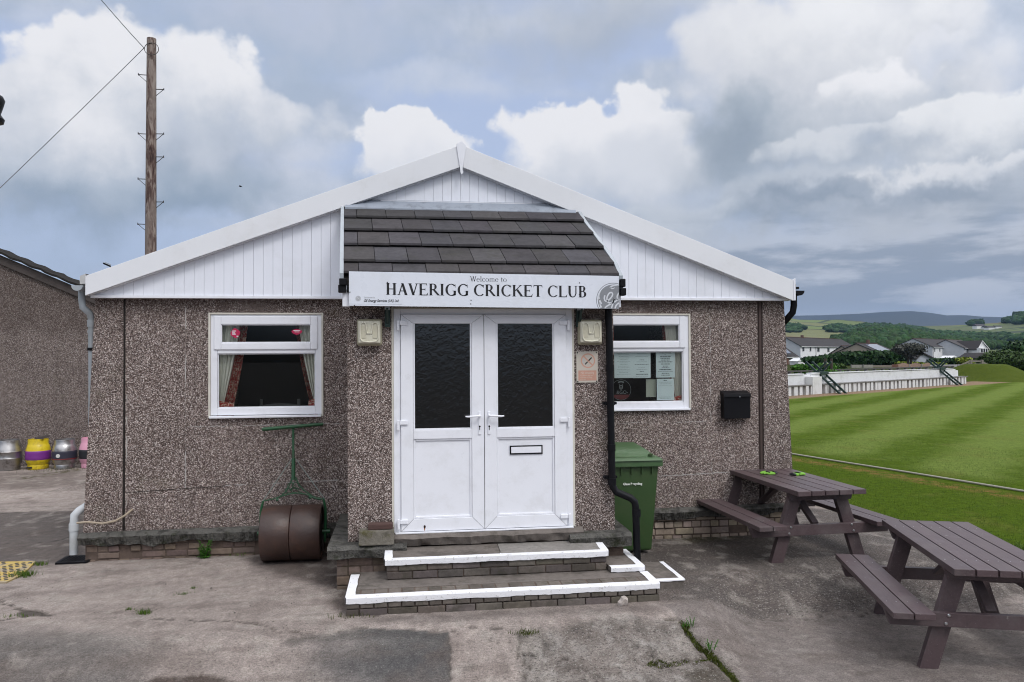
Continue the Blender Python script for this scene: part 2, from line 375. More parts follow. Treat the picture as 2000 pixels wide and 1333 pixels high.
# value noise for meshes
_L = RNG.rand(256, 256)
def vnoise(x, y, sc_, oct=4, seed=0):
    x = np.asarray(x, float)*sc_+seed*17.3; y = np.asarray(y, float)*sc_+seed*9.1; t = 0; a = 1; tot = 0
    for o in range(oct):
        xi = np.floor(x).astype(int); yi = np.floor(y).astype(int); fx = x-xi; fy = y-yi
        fx = fx*fx*(3-2*fx); fy = fy*fy*(3-2*fy)
        q = lambda i, j: _L[(xi+i) % 256, (yi+j) % 256]
        t = t+a*((q(0, 0)*(1-fx)+q(1, 0)*fx)*(1-fy)+(q(0, 1)*(1-fx)+q(1, 1)*fx)*fy); tot += a; a *= .5; x = x*2.03+5; y = y*2.03+7
    return t/tot

# ------------------------------------------------------------------ ground
def gz(x, y):
    x = np.asarray(x, float); y = np.asarray(y, float)
    yb = lerp(6.2, 7.12, sstep(x, 2.3, 3.1))
    return -.244*(1-sstep(y, yb-1.0, yb))-.05*np.maximum(0, 4.5-y)
def GP(px, py):
    z = 0.0
    for _ in range(12): p = PZ(px, py, z); z = float(gz(p[0], p[1]))
    return PZ(px, py, z)
def xe(y): return 5.85+np.where(np.asarray(y) < 8.9, (8.9-np.asarray(y))*.36, (8.9-np.asarray(y))*.12)+.10*(vnoise(np.asarray(y), 0*np.asarray(y), 2.2, 4, 3)-.5)

def poly_sd(x, y, pts):
    """signed distance (negative inside) to a polygon"""
    d = np.full(x.shape, 1e9); ins = np.zeros(x.shape, bool); n = len(pts)
    for i in range(n):
        (x0, y0), (x1, y1) = pts[i], pts[(i+1) % n]; ex, ey = x1-x0, y1-y0
        t = np.clip(((x-x0)*ex+(y-y0)*ey)/(ex*ex+ey*ey+1e-12), 0, 1)
        d = np.minimum(d, np.hypot(x-x0-t*ex, y-y0-t*ey))
        c = ((y0 > y) != (y1 > y)) & (x < (x1-x0)*(y-y0)/((y1-y0) if y1 != y0 else 1e-9)+x0); ins ^= c
    return np.where(ins, -d, d)
def line_d(x, y, pts):
    d = np.full(x.shape, 1e9)
    for (x0, y0), (x1, y1) in zip(pts[:-1], pts[1:]):
        ex, ey = x1-x0, y1-y0; t = np.clip(((x-x0)*ex+(y-y0)*ey)/(ex*ex+ey*ey+1e-12), 0, 1)
        d = np.minimum(d, np.hypot(x-x0-t*ex, y-y0-t*ey))
    return d
def wp(L): return [tuple(GP(*p)[:2]) for p in L]

NXg, NYg = 760, 420
ty = np.linspace(0, 1, NYg); yy = 2.6+(20-2.6)*(ty**1.9*.72+ty*.28)
tx = np.linspace(0, 1, NXg)
YY = np.repeat(yy[:, None], NXg, 1); XR = xe(yy); XX = -9.5+(XR[:, None]+.04+9.5)*tx[None, :]
ZZ = gz(XX, YY)
wx = XX+.10*(vnoise(XX, YY, 2.5, 5, 1)-.5)+.05*(vnoise(XX, YY, 13, 3, 4)-.5); wy = YY+.10*(vnoise(XX, YY, 2.5, 5, 2)-.5)+.05*(vnoise(XX, YY, 13, 3, 5)-.5)
n1 = vnoise(XX, YY, 1.1, 6, 1); n2 = vnoise(XX, YY, 4.5, 6, 2); n3 = vnoise(XX, YY, 28, 4, 3)
def S(c): return np.array(s2l(c))
col = np.ones(XX.shape+(3,))*S((170, 158, 151))
col *= (0.86+.28*n1)[..., None]; ALP = np.zeros(XX.shape)
def over(mask, c, a=1.0):
    global col
    m = np.clip(mask*a, 0, 1)[..., None]; col = col*(1-m)+np.array(c)*m
hgt = .012*(n1-.5)+.006*(n2-.5)
def patch(L, c, soft=.04, a=1.0, raw=False):
    sdv = poly_sd(wx, wy, L if raw else wp(L)); m = 1-sstep(sdv, -soft, soft); over(m, c, a); return sdv
# rougher dark yard round the tables and behind the steps
sd_ = patch([(1260, 1040), (1560, 990), (1760, 1010), (1990, 1080), (2150, 1120), (1900, 1165), (1660, 1162), (1500, 1178), (1380, 1180), (1290, 1176), (1210, 1120)], S((98, 91, 87)), .12)
inr = 1-sstep(sd_, -.1, .05)
ALP = np.maximum(ALP, inr)
patch([(1240, 1060), (1430, 1030), (1560, 1050), (1500, 1095), (1380, 1100), (1280, 1100)], S((66, 58, 54)), .25, .7)
patch([(1300, 1046), (1420, 1036), (1440, 1052), (1330, 1062)], S((72, 66, 38)), .12, .7)
# front right slab
patch([(1330, 1212), (1290, 1180), (1500, 1182), (1700, 1166), (2100, 1170), (2400, 1420), (1480, 1420), (1440, 1333)], S((130, 122, 118)), .02, .8)
# asphalt repair in front of the steps: crisp top and right edge, fading out to the left
sda = poly_sd(wx, wy, wp([(560, 1250), (600, 1243), (650, 1243), (690, 1229), (760, 1232), (866, 1232), (878, 1250), (886, 1275), (888, 1333), (900, 1420), (380, 1420), (480, 1300)]))
xa0 = PY(560, 1290, 5.4)[0]; fade = sstep(wx, xa0-.25, xa0+.75); over((1-sstep(sda, -.006, .012))*fade, S((100, 98, 97)), .95)
over((1-sstep(line_d(wx, wy, wp([(640, 1275), (720, 1285), (800, 1280), (850, 1268)])), 0, .22))*(1-sstep(sda, -.02, .01)), S((80, 79, 80)), .55)
over((1-sstep(line_d(wx, wy, wp([(560, 1256), (600, 1250), (650, 1247), (700, 1238), (860, 1240)])), 0, .10))*(1-sstep(sda, -.02, .01)), S((84, 82, 80)), .6)
inasph = (1-sstep(sda, -.02, .02))*fade
# grey asphalt at the left edge of the picture
patch([(-300, 1215), (60, 1235), (200, 1240), (300, 1280), (270, 1340), (200, 1420), (-400, 1420)], S((108, 104, 101)), .22, .8)
over((1-sstep(line_d(wx, wy, wp([(120, 1238), (230, 1252), (330, 1262)])), 0, .10)), S((150, 145, 138)), .35)
# brown damp stain at the bottom
sdw = poly_sd(wx, wy, wp([(275, 1320), (310, 1308), (350, 1312), (390, 1301), (430, 1310), (458, 1322), (440, 1360), (280, 1365), (268, 1340)])); over(1-sstep(sdw+.06*(n2-.5), -.012, .02), S((80, 68, 62)), .9)
# damp ground by the roller
patch([(470, 1088), (640, 1080), (700, 1110), (690, 1200), (660, 1180), (640, 1150), (560, 1125), (500, 1108)], S((86, 76, 71)), .12, .85)
patch([(640, 1110), (680, 1110), (676, 1204), (655, 1180)], S((72, 62, 58)), .08, .7)
patch([(700, 1206), (1290, 1180), (1290, 1195), (720, 1222)], S((104, 96, 92)), .06, .5)
# broken area, centre right
sdb = patch([(1020, 1236), (1100, 1225), (1200, 1205), (1330, 1212), (1400, 1285), (1450, 1345), (1470, 1420), (1000, 1420), (1010, 1330)], S((124, 118, 112)), .05, .7)
inb = 1-sstep(sdb, -.12, .08); rough = vnoise(XX, YY, 9, 5, 12); over(inb*sstep(rough, .5, .62), S((98, 92, 87)), .6); over(inb*sstep(vnoise(XX, YY, 22, 4, 13), .58, .66), S((172, 166, 160)), .6); ALP = np.maximum(ALP, inb*.9)
hgt += inb*.035*(rough-.55)
patch([(1340, 1310), (1400, 1290), (1440, 1345), (1430, 1400), (1330, 1400)], S((80, 72, 62)), .06, .8)
# yard behind, beside the building
patch([(-200, 1005), (168, 998), (168, 1095), (30, 1105), (-260, 1130)], S((92, 86, 83)), .05, .85)
patch([(-200, 925), (168, 920), (168, 945), (60, 955), (-200, 960)], S((118, 108, 102)), .3, .7)
over(1-sstep(line_d(wx, wy, wp([(-100, 1064), (30, 1062), (110, 1058), (165, 1040)])), 0, .02), S((50, 46, 44)), .8)
over(1-sstep(line_d(wx, wy, wp([(-60, 1008), (60, 1000), (168, 992)])), 0, .02), S((60, 54, 50)), .7)
for k in range(9): over(1-sstep(line_d(wx, wy, wp([(90+k*9, 962-k*.5), (168+k*8, 940-k*.5)])), 0, .025), S((66, 58, 53)), .55)
# cracks
def crack(L, w=.012, dep=.01, c=(40, 36, 33), a=.85):
    global hgt
    d = line_d(wx+.03*(n3-.5), wy+.03*(n3-.5), wp(L)); m = 1-sstep(d, w*.3, w*1.6); over(m, S(c), a); hgt = hgt-dep*m
crack([(285, 1205), (420, 1212), (480, 1216), (540, 1232), (600, 1243), (650, 1240), (690, 1228)], .010, .008, (70, 62, 57), .7)
crack([(690, 1228), (760, 1232), (866, 1231), (884, 1262), (888, 1333)], .008, .008, (60, 54, 50), .6)
crack([(866, 1231), (920, 1224), (980, 1228), (1020, 1236)], .010, .01, (60, 54, 50), .7)
crack([(1020, 1236), (1010, 1265), (1030, 1300), (1015, 1345)], .012, .014, (64, 58, 50), .7)
crack([(890, 1250), (950, 1246), (1010, 1250)], .006, .005, (84, 76, 70), .6)
crack([(1025, 1262), (1070, 1268), (1110, 1272)], .008, .012)
crack([(1300, 1209), (1335, 1213), (1350, 1230), (1375, 1250), (1400, 1285), (1430, 1320), (1470, 1380)], .022, .03, (52, 46, 34), .9)
crack([(1392, 1280), (1350, 1286), (1300, 1290), (1265, 1288)], .016, .02, (56, 50, 36), .85)
crack([(1270, 1258), (1290, 1275), (1300, 1290)], .010, .012)
crack([(0, 1172), (40, 1190), (95, 1204), (60, 1203), (0, 1213)], .014, .012, (58, 52, 46), .85)
patch([(40, 1190), (98, 1204), (70, 1206), (30, 1208)], S((64, 58, 52)), .02, .8)
crack([(675, 1210), (800, 1200), (900, 1197)], .006, .004, (70, 62, 58), .5)
crack([(1500, 1182), (1700, 1168), (1900, 1170), (2040, 1175)], .010, .008, (74, 68, 64), .6)
crack([(1600, 1160), (1680, 1166), (1740, 1160)], .006, .006, (60, 54, 50), .5)
crack([(560, 1290), (600, 1286), (640, 1300), (655, 1333)], .004, .003, (74, 66, 62), .4)
# long soft stains along the fall of the yard
st_ = vnoise(XX*.5+YY*.15, YY*2.2, 1.4, 5, 21); over(sstep(st_, .55, .75), S((120, 109, 103)), .3)
st_ = vnoise(XX, YY, 3.2, 5, 23); over(sstep(st_, .56, .72), S((108, 96, 90)), .32)
st_ = vnoise(XX, YY, 6, 5, 25); over(sstep(st_, .60, .72)*(1-inasph), S((176, 168, 160)), .4)
st_ = vnoise(XX*.6, YY*1.8, 7, 5, 27); over(sstep(st_, .6, .7), S((98, 88, 82)), .3)
col *= (0.80+.40*n3)[..., None]*(.92+.16*n2)[..., None]
# moss line at wall foot of kegs and along the lawn edge
over((1-sstep(line_d(wx, wy, wp([(40, 935), (90, 928), (150, 918)])), .05, .22))*sstep(n3, .4, .6), S((74, 70, 40)), .8)
over(sstep(XX-(XR[:, None]), -.22, -.02)*sstep(n3, .35, .6), S((66, 62, 36)), .8)
ZZ = ZZ+hgt*np.clip((16-YY)/10, .2, 1)+.0035*(n3-.5)
ZZ = ZZ*1.0
idx = np.arange(NXg*NYg).reshape(NYg, NXg)
faces = np.stack([idx[:-1, :-1], idx[:-1, 1:], idx[1:, 1:], idx[1:, :-1]], -1).reshape(-1, 4)
def grid_mesh(name, V, F, colr=None, mat=None, smooth=True):
    me = bpy.data.meshes.new(name); me.vertices.add(len(V)); me.vertices.foreach_set('co', np.asarray(V, 'f').ravel())
    me.loops.add(F.size); me.loops.foreach_set('vertex_index', F.ravel().astype('i')); me.polygons.add(len(F))
    me.polygons.foreach_set('loop_start', np.arange(0, F.size, 4, dtype='i')); me.polygons.foreach_set('loop_total', np.full(len(F), 4, 'i'))
    me.update(calc_edges=True); me.validate()
    if smooth: me.shade_smooth()
    if colr is not None:
        ca = me.color_attributes.new('tint', 'FLOAT_COLOR', 'POINT'); ca.data.foreach_set('color', (colr if colr.shape[1] == 4 else np.concatenate([colr, np.ones((len(colr), 1))], 1)).astype('f').ravel())
    if mat: me.materials.append(mat)
    o = bpy.data.objects.new(name, me); C.objects.link(o); return o
m, G = newmat('yard_concrete'); at = G.node('ShaderNodeAttribute'); at.attribute_name = 'tint'
nf = G.noise(G.pos, 90, 4, .7); nm = G.noise(G.pos, 9, 8, .7); vv = G.vor(G.pos, 150)
ng = G.noise(G.v('MULTIPLY', G.pos, (1, 1.6, 1)), 38, 6, .75); sk = G.noise(G.pos, 55, 3, .8)
kk = G.m('MULTIPLY', G.m('MULTIPLY', G.lin(nf, .3, .7, .62, 1.38), G.lin(nm, .3, .7, .80, 1.16)), G.lin(ng, .35, .65, .78, 1.2))
cc = G.mix(1.0, at.outputs['Color'], G.v('SCALE', (1, 1, 1), scale=kk), 'MULTIPLY')
cc = G.mix(G.m('MULTIPLY', G.ss(sk, .57, .63), G.m('MULTIPLY', at.outputs['Alpha'], .75)), cc, (.42, .39, .36)); cc = G.mix(G.m('MULTIPLY', G.ss(ng, .44, .38), G.m('MULTIPLY', at.outputs['Alpha'], .7)), cc, (.035, .030, .027))
cc = G.mix(G.m('MULTIPLY', G.ss(sk, .64, .70), .6), cc, (.45, .42, .39)); cc = G.mix(G.m('MULTIPLY', G.ss(nf, .30, .24), .6), cc, (.05, .043, .038))
G.put(G.b.inputs['Base Color'], cc); G.b.inputs['Roughness'].default_value = .88; G.b.inputs['Specular IOR Level'].default_value = .25
bump(G, G.m('ADD', G.m('ADD', nf, G.m('MULTIPLY', ng, 2)), G.m('MULTIPLY', vv, .4)), .012, 1.0)
YARD = m
tag(grid_mesh('yard_ground', np.stack([XX, YY, ZZ], -1).reshape(-1, 3), faces, np.concatenate([col.reshape(-1, 3), ALP.reshape(-1, 1)], 1), YARD), kind='structure')
# land sheet reaching the horizon, a little lower than yard and pitch
m, G = newmat('far_land'); n = G.noise(G.pos, .006, 6, .6); n_ = G.noise(G.pos, .05, 6, .6)
G.put(G.b.inputs['Base Color'], G.mix(n_, G.mix(n, (.05, .075, .02), (.08, .11, .035)), (.06, .085, .025))); G.b.inputs['Roughness'].default_value = .95; FARLAND = m
b = MB(); b.quad((-9000, -300, -.62), (9000, -300, -.62), (9000, 9000, -.62), (-9000, 9000, -.62)); tag(b.build('land', FARLAND), kind='structure')
b = MB(); b.add([(-150, -299, -.40), (150, -299, -.40), (150, 2.4, -.35), (-150, 2.4, -.35)], [(0, 1, 2, 3)]); tag(b.build('yard_apron', simple('apron_darkened', (.05, .046, .044), .9, world=True, bmp=.006)), kind='structure')  # unseen ground behind the camera, enlarged and darkened for the pane reflections

# pitch (lawn)
def lawnmat():
    m, G = newmat('mown_grass'); p = G.pos; sp = G.node('ShaderNodeSeparateXYZ'); G.l.new(p, sp.inputs[0]); x, y, z = sp.outputs
    wob = G.noise(p, .5, 4, .55); s = G.m('ADD', G.m('ADD', G.m('MULTIPLY', x, -.70), G.m('MULTIPLY', y, .73)), G.m('MULTIPLY', G.m('SUBTRACT', wob, .5), 1.1))
    st = G.m('SINE', G.m('MULTIPLY', G.m('SUBTRACT', s, 4.2), 2*math.pi/2.55))
    # the mown outfield starts beyond the rope
    rl = G.m('ADD', G.m('MULTIPLY', G.m('SUBTRACT', x, 8.13), .967), G.m('MULTIPLY', G.m('SUBTRACT', y, 15.43), .255))
    inf = G.ss(rl, -.4, .8)
    f = G.m('ADD', G.m('MULTIPLY', G.ss(st, -1, 1), G.m('MULTIPLY', inf, .95)), G.m('MULTIPLY', G.m('SUBTRACT', G.noise(p, 1.6, 8, .68), .5), 1.5))
    f = G.m('ADD', f, G.m('SUBTRACT', G.m('MULTIPLY', inf, .35), .22))
    c = G.mix(f, (.060, .096, .008), (.122, .166, .036))
    c = G.mix(G.m('MULTIPLY', G.ss(G.noise(p, .8, 6, .65), .52, .70), .45), c, (.115, .115, .028))
    c = G.mix(G.m('MULTIPLY', G.ss(G.noise(G.v('ADD', p, (9, 3, 0)), 3.5, 6, .65), .55, .72), .35), c, (.04, .085, .018))
    wl = G.m('ABSOLUTE', G.m('ADD', rl, G.m('ADD', .82, G.m('MULTIPLY', G.m('SUBTRACT', wob, .5), .3))))
    worn = G.m('MULTIPLY', G.ss(wl, .34, .05), G.ss(G.noise(p, 5, 6, .6), .38, .62))
    c = G.mix(G.m('MULTIPLY', worn, .75), c, (.20, .115, .045))
    # bare strip under the long bench
    wd = G.m('ADD', G.m('MULTIPLY', G.m('SUBTRACT', x, 18.3), .521), G.m('MULTIPLY', G.m('SUBTRACT', y, 35.1), -.853))
    wd = G.m('ADD', wd, G.m('MULTIPLY', G.m('SUBTRACT', G.noise(p, 1.5, 5, .6), .5), .8))
    c = G.mix(G.m('MULTIPLY', G.ss(wd, 1.5, .9), G.ss(wd, -1.6, -1.0)), c, (.22, .155, .105)); c = G.mix(G.ss(wd, -1.0, -1.6), c, (.035, .045, .014))
    fn = G.noise(G.v('MULTIPLY', p, (1, 1, 1)), 60, 5, .7); c = G.mix(1.0, c, G.v('SCALE', (1, 1, 1), scale=G.m('MULTIPLY', G.lin(fn, .3, .7, .55, 1.45), G.lin(G.noise(p, 9, 6, .65), .3, .7, .75, 1.25))), 'MULTIPLY')
    G.put(G.b.inputs['Base Color'], c); G.b.inputs['Roughness'].default_value = 1; G.b.inputs['Specular IOR Level'].default_value = .03
    bump(G, G.m('ADD', fn, G.noise(p, 14, 4, .6)), .03, .8); return m
LAWN = lawnmat()
ly = np.concatenate([np.linspace(2.6, 20, 120), np.linspace(20.5, 60, 50), np.linspace(64, 330, 20)]); lt = np.linspace(0, 1, 60)**2
LX = np.where(ly[:, None] < 20, xe(ly)[:, None], -20.0)+(330-np.where(ly[:, None] < 20, xe(ly)[:, None], -20.0))*lt[None, :]
LY = np.repeat(ly[:, None], 60, 1); LZ = .012+.03*(vnoise(LX, LY, .35, 3, 2)-.5)*sstep(LY, 9, 14)+np.minimum(0, gz(LX, LY)*(1-sstep(LX, 6.3, 9)))
li = np.arange(LX.size).reshape(LX.shape); lf = np.stack([li[:-1, :-1], li[:-1, 1:], li[1:, 1:], li[1:, :-1]], -1).reshape(-1, 4)
tag(grid_mesh('cricket_pitch_ground', np.stack([LX, LY, LZ], -1).reshape(-1, 3), lf, None, LAWN), kind='structure')
def lawnz(x, y): return .012+.03*(vnoise(x, y, .35, 3, 2)-.5)*sstep(y, 9, 14)+np.minimum(0, gz(x, y)*(1-sstep(x, 6.3, 9)))

def leafmat(name, a, b_, rough=.55):
    m, G = newmat(name); gi = G.node('ShaderNodeObjectInfo')
    at = G.node('ShaderNodeAttribute'); at.attribute_name = 'tint'
    n = G.noise(G.obj, 2.2, 4, .6)
    c = G.mix(n, a, b_); c = G.mix(1.0, c, at.outputs['Color'], 'MULTIPLY'); G.put(G.b.inputs['Base Color'], c)
    G.b.inputs['Roughness'].default_value = rough; G.b.inputs['Specular IOR Level'].default_value = .12
    TINTED.add(name); return m
GRASSB = leafmat('grass_blade', (.05, .10, .012), (.09, .15, .03))
WEED = leafmat('weed_leaf', (.035, .12, .012), (.07, .18, .03))
MOSSM = leafmat('moss', (.045, .055, .012), (.08, .10, .02))
def blades(b, pts, h, w, lean=.5):
    for (x, y, z) in pts:
        a = random.uniform(0, 6.28); hh = h*random.uniform(.5, 1.3); l = hh*random.uniform(0, lean); la = random.uniform(0, 6.28)
        dx, dy = math.cos(a)*w/2, math.sin(a)*w/2; tx_, ty_ = l*math.cos(la), l*math.sin(la)
        k = random.uniform(.6, 1.35); b.tint = (k, k*random.uniform(.9, 1.05), k*.9)
        b.add([(x-dx, y-dy, z-.005), (x+dx, y+dy, z-.005), (x+tx_*.45+dx*.6, y+ty_*.45+dy*.6, z+hh*.6), (x+tx_*.45-dx*.6, y+ty_*.45-dy*.6, z+hh*.6), (x+tx_, y+ty_, z+hh*.95)], [(0, 1, 2, 3), (3, 2, 4)])
    b.tint = (1, 1, 1)
b = MB(); pts = []
for i in range(30000):
    y = 4.5+13*random.random()**1.2; x0 = float(xe(y)); x = x0+7.5*random.random()**1.5
    pts.append((x, y, float(lawnz(x, y))))
blades(b, pts, .022, .006, 1.0)
pts = []
for i in range(6500):
    y = random.uniform(4.5, 18); x = float(xe(y))+random.gauss(-.01, .075); pts.append((x, y, float(lawnz(x, y))))
blades(b, pts, .065, .008, .9)
tag(b.build('grass', GRASSB), kind='stuff')

def tuft(px, py, n, h, spread, label, mat=GRASSB, name='grass_tuft', cat='grass tuft', sx=1.0, group=None):
    p = GP(px, py); b = MB()
    blades(b, [(p[0]+random.gauss(0, spread*sx), p[1]+random.gauss(0, spread*.6), p[2]) for _ in range(n)], h, .005, .9)
    t = b.build(name, mat); return tag(t, label, cat, group)
tuft(45, 1126, 240, .06, .07, 'grass tuft growing along the broken edge of the yellow paving', sx=.9)
tuft(75, 1104, 90, .04, .04, 'small grass tuft at the corner of the yellow paving')
tuft(282, 1198, 90, .035, .03, 'small grass tuft in the open concrete left of the asphalt patch, the larger of two')
tuft(252, 1191, 40, .02, .02, 'tiny grass sprig in the open concrete beside a slightly larger tuft')
tuft(358, 1161, 40, .02, .03, 'small flat tuft alone on the pale concrete below the weed')
tuft(1028, 1237, 120, .03, .045, 'mossy tuft in a hole where concrete patches meet below the steps', MOSSM)
tuft(150, 918, 200, .06, .25, 'low moss and grass at the foot of the outbuilding wall by the casks', MOSSM, sx=2.2)
# moss and plants in the long crack
b = MB(); line = wp([(1335, 1214), (1352, 1232), (1375, 1250), (1392, 1275), (1415, 1300), (1440, 1330), (1460, 1370)])
pts = []
for i in range(1500):
    k = random.randrange(len(line)-1); t = random.random(); x = lerp(line[k][0], line[k+1][0], t)+random.gauss(0, .022); y = lerp(line[k][1], line[k+1][1], t)+random.gauss(0, .022)
    pts.append((x, y, float(gz(x, y))-.012))
l2 = wp([(1392, 1280), (1350, 1286), (1300, 1290), (1268, 1288)])
for i in range(420):
    k = random.randrange(len(l2)-1); t = random.random(); x = lerp(l2[k][0], l2[k+1][0], t)+random.gauss(0, .02); y = lerp(l2[k][1], l2[k+1][1], t)+random.gauss(0, .02)
    pts.append((x, y, float(gz(x, y))-.014))
blades(b, pts, .014, .009, 2.2); tag(b.build('moss', MOSSM), kind='stuff')
def leafy(px, py, nst, h, label, name='weed', z=None):
    p = GP(px, py); root = thing(name, label, 'weed', tuple(p)); st = MB(); lf_ = MB()
    for k in range(nst):
        a = random.uniform(0, 6.28); r = random.uniform(.1, .5)*h; hh = h*random.uniform(.55, 1.1); q0 = Vector(p)+Vector((random.gauss(0, .02), random.gauss(0, .012), -.01)); q1 = q0+Vector((r*math.cos(a), -abs(r*math.sin(a))*.5, hh))
        st.tube([q0, (q0+q1)/2+Vector((0, 0, hh*.1)), q1], [.004, .003, .002], 5)
        for j in range(12):
            t = .2+.8*j/11; c = q0.lerp(q1, t); aa = random.uniform(0, 6.28); L = h*.22*(1.1-t*.5); w = L*.3
            d = Vector((math.cos(aa), math.sin(aa), random.uniform(-.2, .5))).normalized(); s_ = d.cross(Vector((0, 0, 1))).normalized()*w; kk = random.uniform(.6, 1.4); lf_.tint = (kk, kk, kk)
            lf_.add([c, c+d*L*.5+s_, c+d*L, c+d*L*.5-s_], [(0, 1, 2, 3)])
    lf_.build('leaf', WEED, root); st.build('stem', WEED, root); return root
leafy(398, 1091, 16, .19, 'bright green leafy weed rooted against the brick plinth left of the roller')
leafy(1345, 1222, 5, .07, 'small leafy weed at the head of the mossy crack in the yard')
leafy(1388, 1268, 5, .09, 'leafy weed with a thin upright stalk halfway down the mossy crack')
tuft(378, 1150, 0+30, .02, .015, 'scrap of dry weed lying on pale concrete right of the wall weed')

for (px, py, n_, h_, lab) in ((470, 1085, 60, .05, 'grass wisps at the foot of the brick plinth left of the roller'), (690, 1206, 60, .04, 'dark moss and grass tuft by the left end of the bottom step'), (1360, 1046, 160, .03, 'mossy growth at the foot of the pale brick plinth by the bin'), (20, 1205, 40, .03, 'thin grass in a crack at the far left of the yard')):
    tuft(px, py, n_, h_, .04, lab, MOSSM if 'moss' in lab else GRASSB, sx=2.5)
# tactile paving, drain, loose stone
m, G = newmat('yellow_tactile'); n = G.noise(G.pos, 7, 6, .6)
at = G.node('ShaderNodeAttribute'); at.attribute_name = 'tint'
G.put(G.b.inputs['Base Color'], G.mix(G.ss(n, .42, .62), G.mix(.5, (.50, .34, .05), (.45, .33, .12)), (.33, .27, .19))); G.b.inputs['Roughness'].default_value = .85; bump(G, n, .004); YEL = m
c4 = [GP(-60, 1101), GP(70, 1099), GP(45, 1124), GP(12, 1140), GP(-90, 1143)]
root = thing('tactile_paving', 'worn yellow blister paving slab with rows of dimples at the left edge', 'paving', (c4[0][0], c4[0][1], 0))
b = MB(); n5 = len(c4); b.add([(p[0], p[1], -.02) for p in c4]+[(p[0], p[1], .014) for p in c4], [tuple(range(5, 10))[::-1]]+[(i, (i+1) % 5, (i+1) % 5+5, i+5) for i in range(5)]); b.build('slab', YEL, root)
b = MB(); P = [(p[0], p[1]) for p in c4]
for i in range(40):
    for j in range(14):
        x = -4.6+i*.062+(.031 if j % 2 else 0); y = 7.72+j*.06
        if float(poly_sd(np.array([x]), np.array([y]), P)[0]) < -.035 and random.random() < .93: b.lathe([(.021, .013), (.018, .018), (.0, .019)], (x, y, 0), 8)
b.build('blister', simple('worn_blister', (.055, .050, .045), .8, world=True), root)
root = thing('drain_cover', 'black slotted drain cover under the grey waste pipe', 'drain', (-3.42, 8.36, 0))
cc4 = [GP(138, 1089), GP(172, 1089), GP(168, 1101), GP(122, 1102)]
b = MB(); cx, cy = np.mean([p[0] for p in cc4]), np.mean([p[1] for p in cc4])
for i in range(9): x = cx-.13+i*.0325; b.box((x-.008, cy-.12, .0), (x+.008, cy+.12, .018))
for s_ in (-1, 1): b.box((cx-.15, cy+s_*.13-.012, 0), (cx+.15, cy+s_*.13+.012, .02)); b.box((cx+s_*.145-.01, cy-.118, 0), (cx+s_*.145+.01, cy+.118, .02))
b.build('grate', BLACK, root); b = MB(); b.box((cx-.15, cy-.14, -.05), (cx+.15, cy+.14, .006)); b.build('gully', JOINT, root)
bm = bmesh.new(); bmesh.ops.create_icosphere(bm, subdivisions=2, radius=.05)
for v in bm.verts: v.co = Vector((v.co.x*.95, v.co.y*.6, v.co.z*1.0))*(1+.5*(random.random()-.5))
me = bpy.data.meshes.new('stone'); bm.to_mesh(me); bm.free(); me.materials.append(simple('pale_stone', (.42, .37, .34), .9, bmp=.01, bscale=30)); o = bpy.data.objects.new('loose_stone', me); C.objects.link(o); p = GP(1218, 1183); o.location = (p[0], p[1], p[2]+.035); o.rotation_euler = (.2, .5, .3); tag(o, 'pale broken stone lying against the front of the bottom step', 'stone')
b = MB()
for k in range(520):
    px, py = random.uniform(0, 2000), random.uniform(1100, 1333)
    p = GP(px, py); r = random.uniform(.003, .008)*(1.6 if k % 9 == 0 else 1)
    if 640 < px < 1340 and py < 1210: continue
    b.add([p+np.array(v)*r for v in ((1, 0, .2), (0, 1, .3), (-1, .2, .1), (0, -1, .2), (.1, 0, 1.0))], [(0, 1, 4), (1, 2, 4), (2, 3, 4), (3, 0, 4)])
tag(b.build('grit', simple('grit_stone', (.13, .11, .095), .9, var=.7, scale=3)), kind='stuff')

# ------------------------------------------------------------------ club building
YW, YP = 8.5, 7.15           # main front wall plane, porch front plane
XL, XR_, XC = -3.2, 4.4, .603
BL = thing('club_building', 'low pebbledashed clubhouse with white gable boards and a tiled porch over white double doors', 'clubhouse', (XC, YW, 0))
W1 = (-2.076, -.885, 1.452, 2.566); W2 = (2.06, 3.251, 1.460, 2.564)
DR = (-.113, 1.56, .475, 2.53)
TH = .22
b = MB()
def wall_grid(b, x0, x1, z0, z1, y0, y1, holes):
    xs = sorted({x0, x1, *[h[0] for h in holes], *[h[1] for h in holes]}); zs = sorted({z0, z1, *[h[2] for h in holes], *[h[3] for h in holes]})
    for i in range(len(xs)-1):
        for j in range(len(zs)-1):
            mx, mz = (xs[i]+xs[i+1])/2, (zs[j]+zs[j+1])/2
            if any(h[0] < mx < h[1] and h[2] < mz < h[3] for h in holes): continue
            b.box((xs[i], y0, zs[j]), (xs[i+1], y1, zs[j+1]))
ZB = .27
wall_grid(b, -2.905, 4.07, ZB, 2.74, YW, YW+TH, [W1, W2, (-.33, 1.76, ZB, 2.74)])
# corner pieces, battered outwards towards the foot, with a gap joint to the panels
b.prism([(-3.31, ZB), (-2.93, ZB), (-2.925, 2.74), (XL, 2.74)], YW-.012, YW+TH)
b.prism([(4.13, ZB), (4.50, ZB), (4.47, .9), (4.395, 2.74), (4.13, 2.74)], YW-.012, YW+TH)
# side and rear walls
b.box((-3.19, YW+TH, ZB), (-2.98, 19.5, 2.74)); b.box((4.17, YW+TH, ZB), (4.385, 19.5, 2.74)); b.box((-2.98, 19.3, ZB), (4.17, 19.5, 2.74))
# porch
wall_grid(b, -.53, 1.965, .41, 2.62, YP, YP+.2, [(DR[0], DR[1], .41, DR[3])])
b.box((-.53, YP+.2, .41), (-.33, YW, 2.62)); b.box((1.765, YP+.2, .41), (1.965, YW, 2.62))
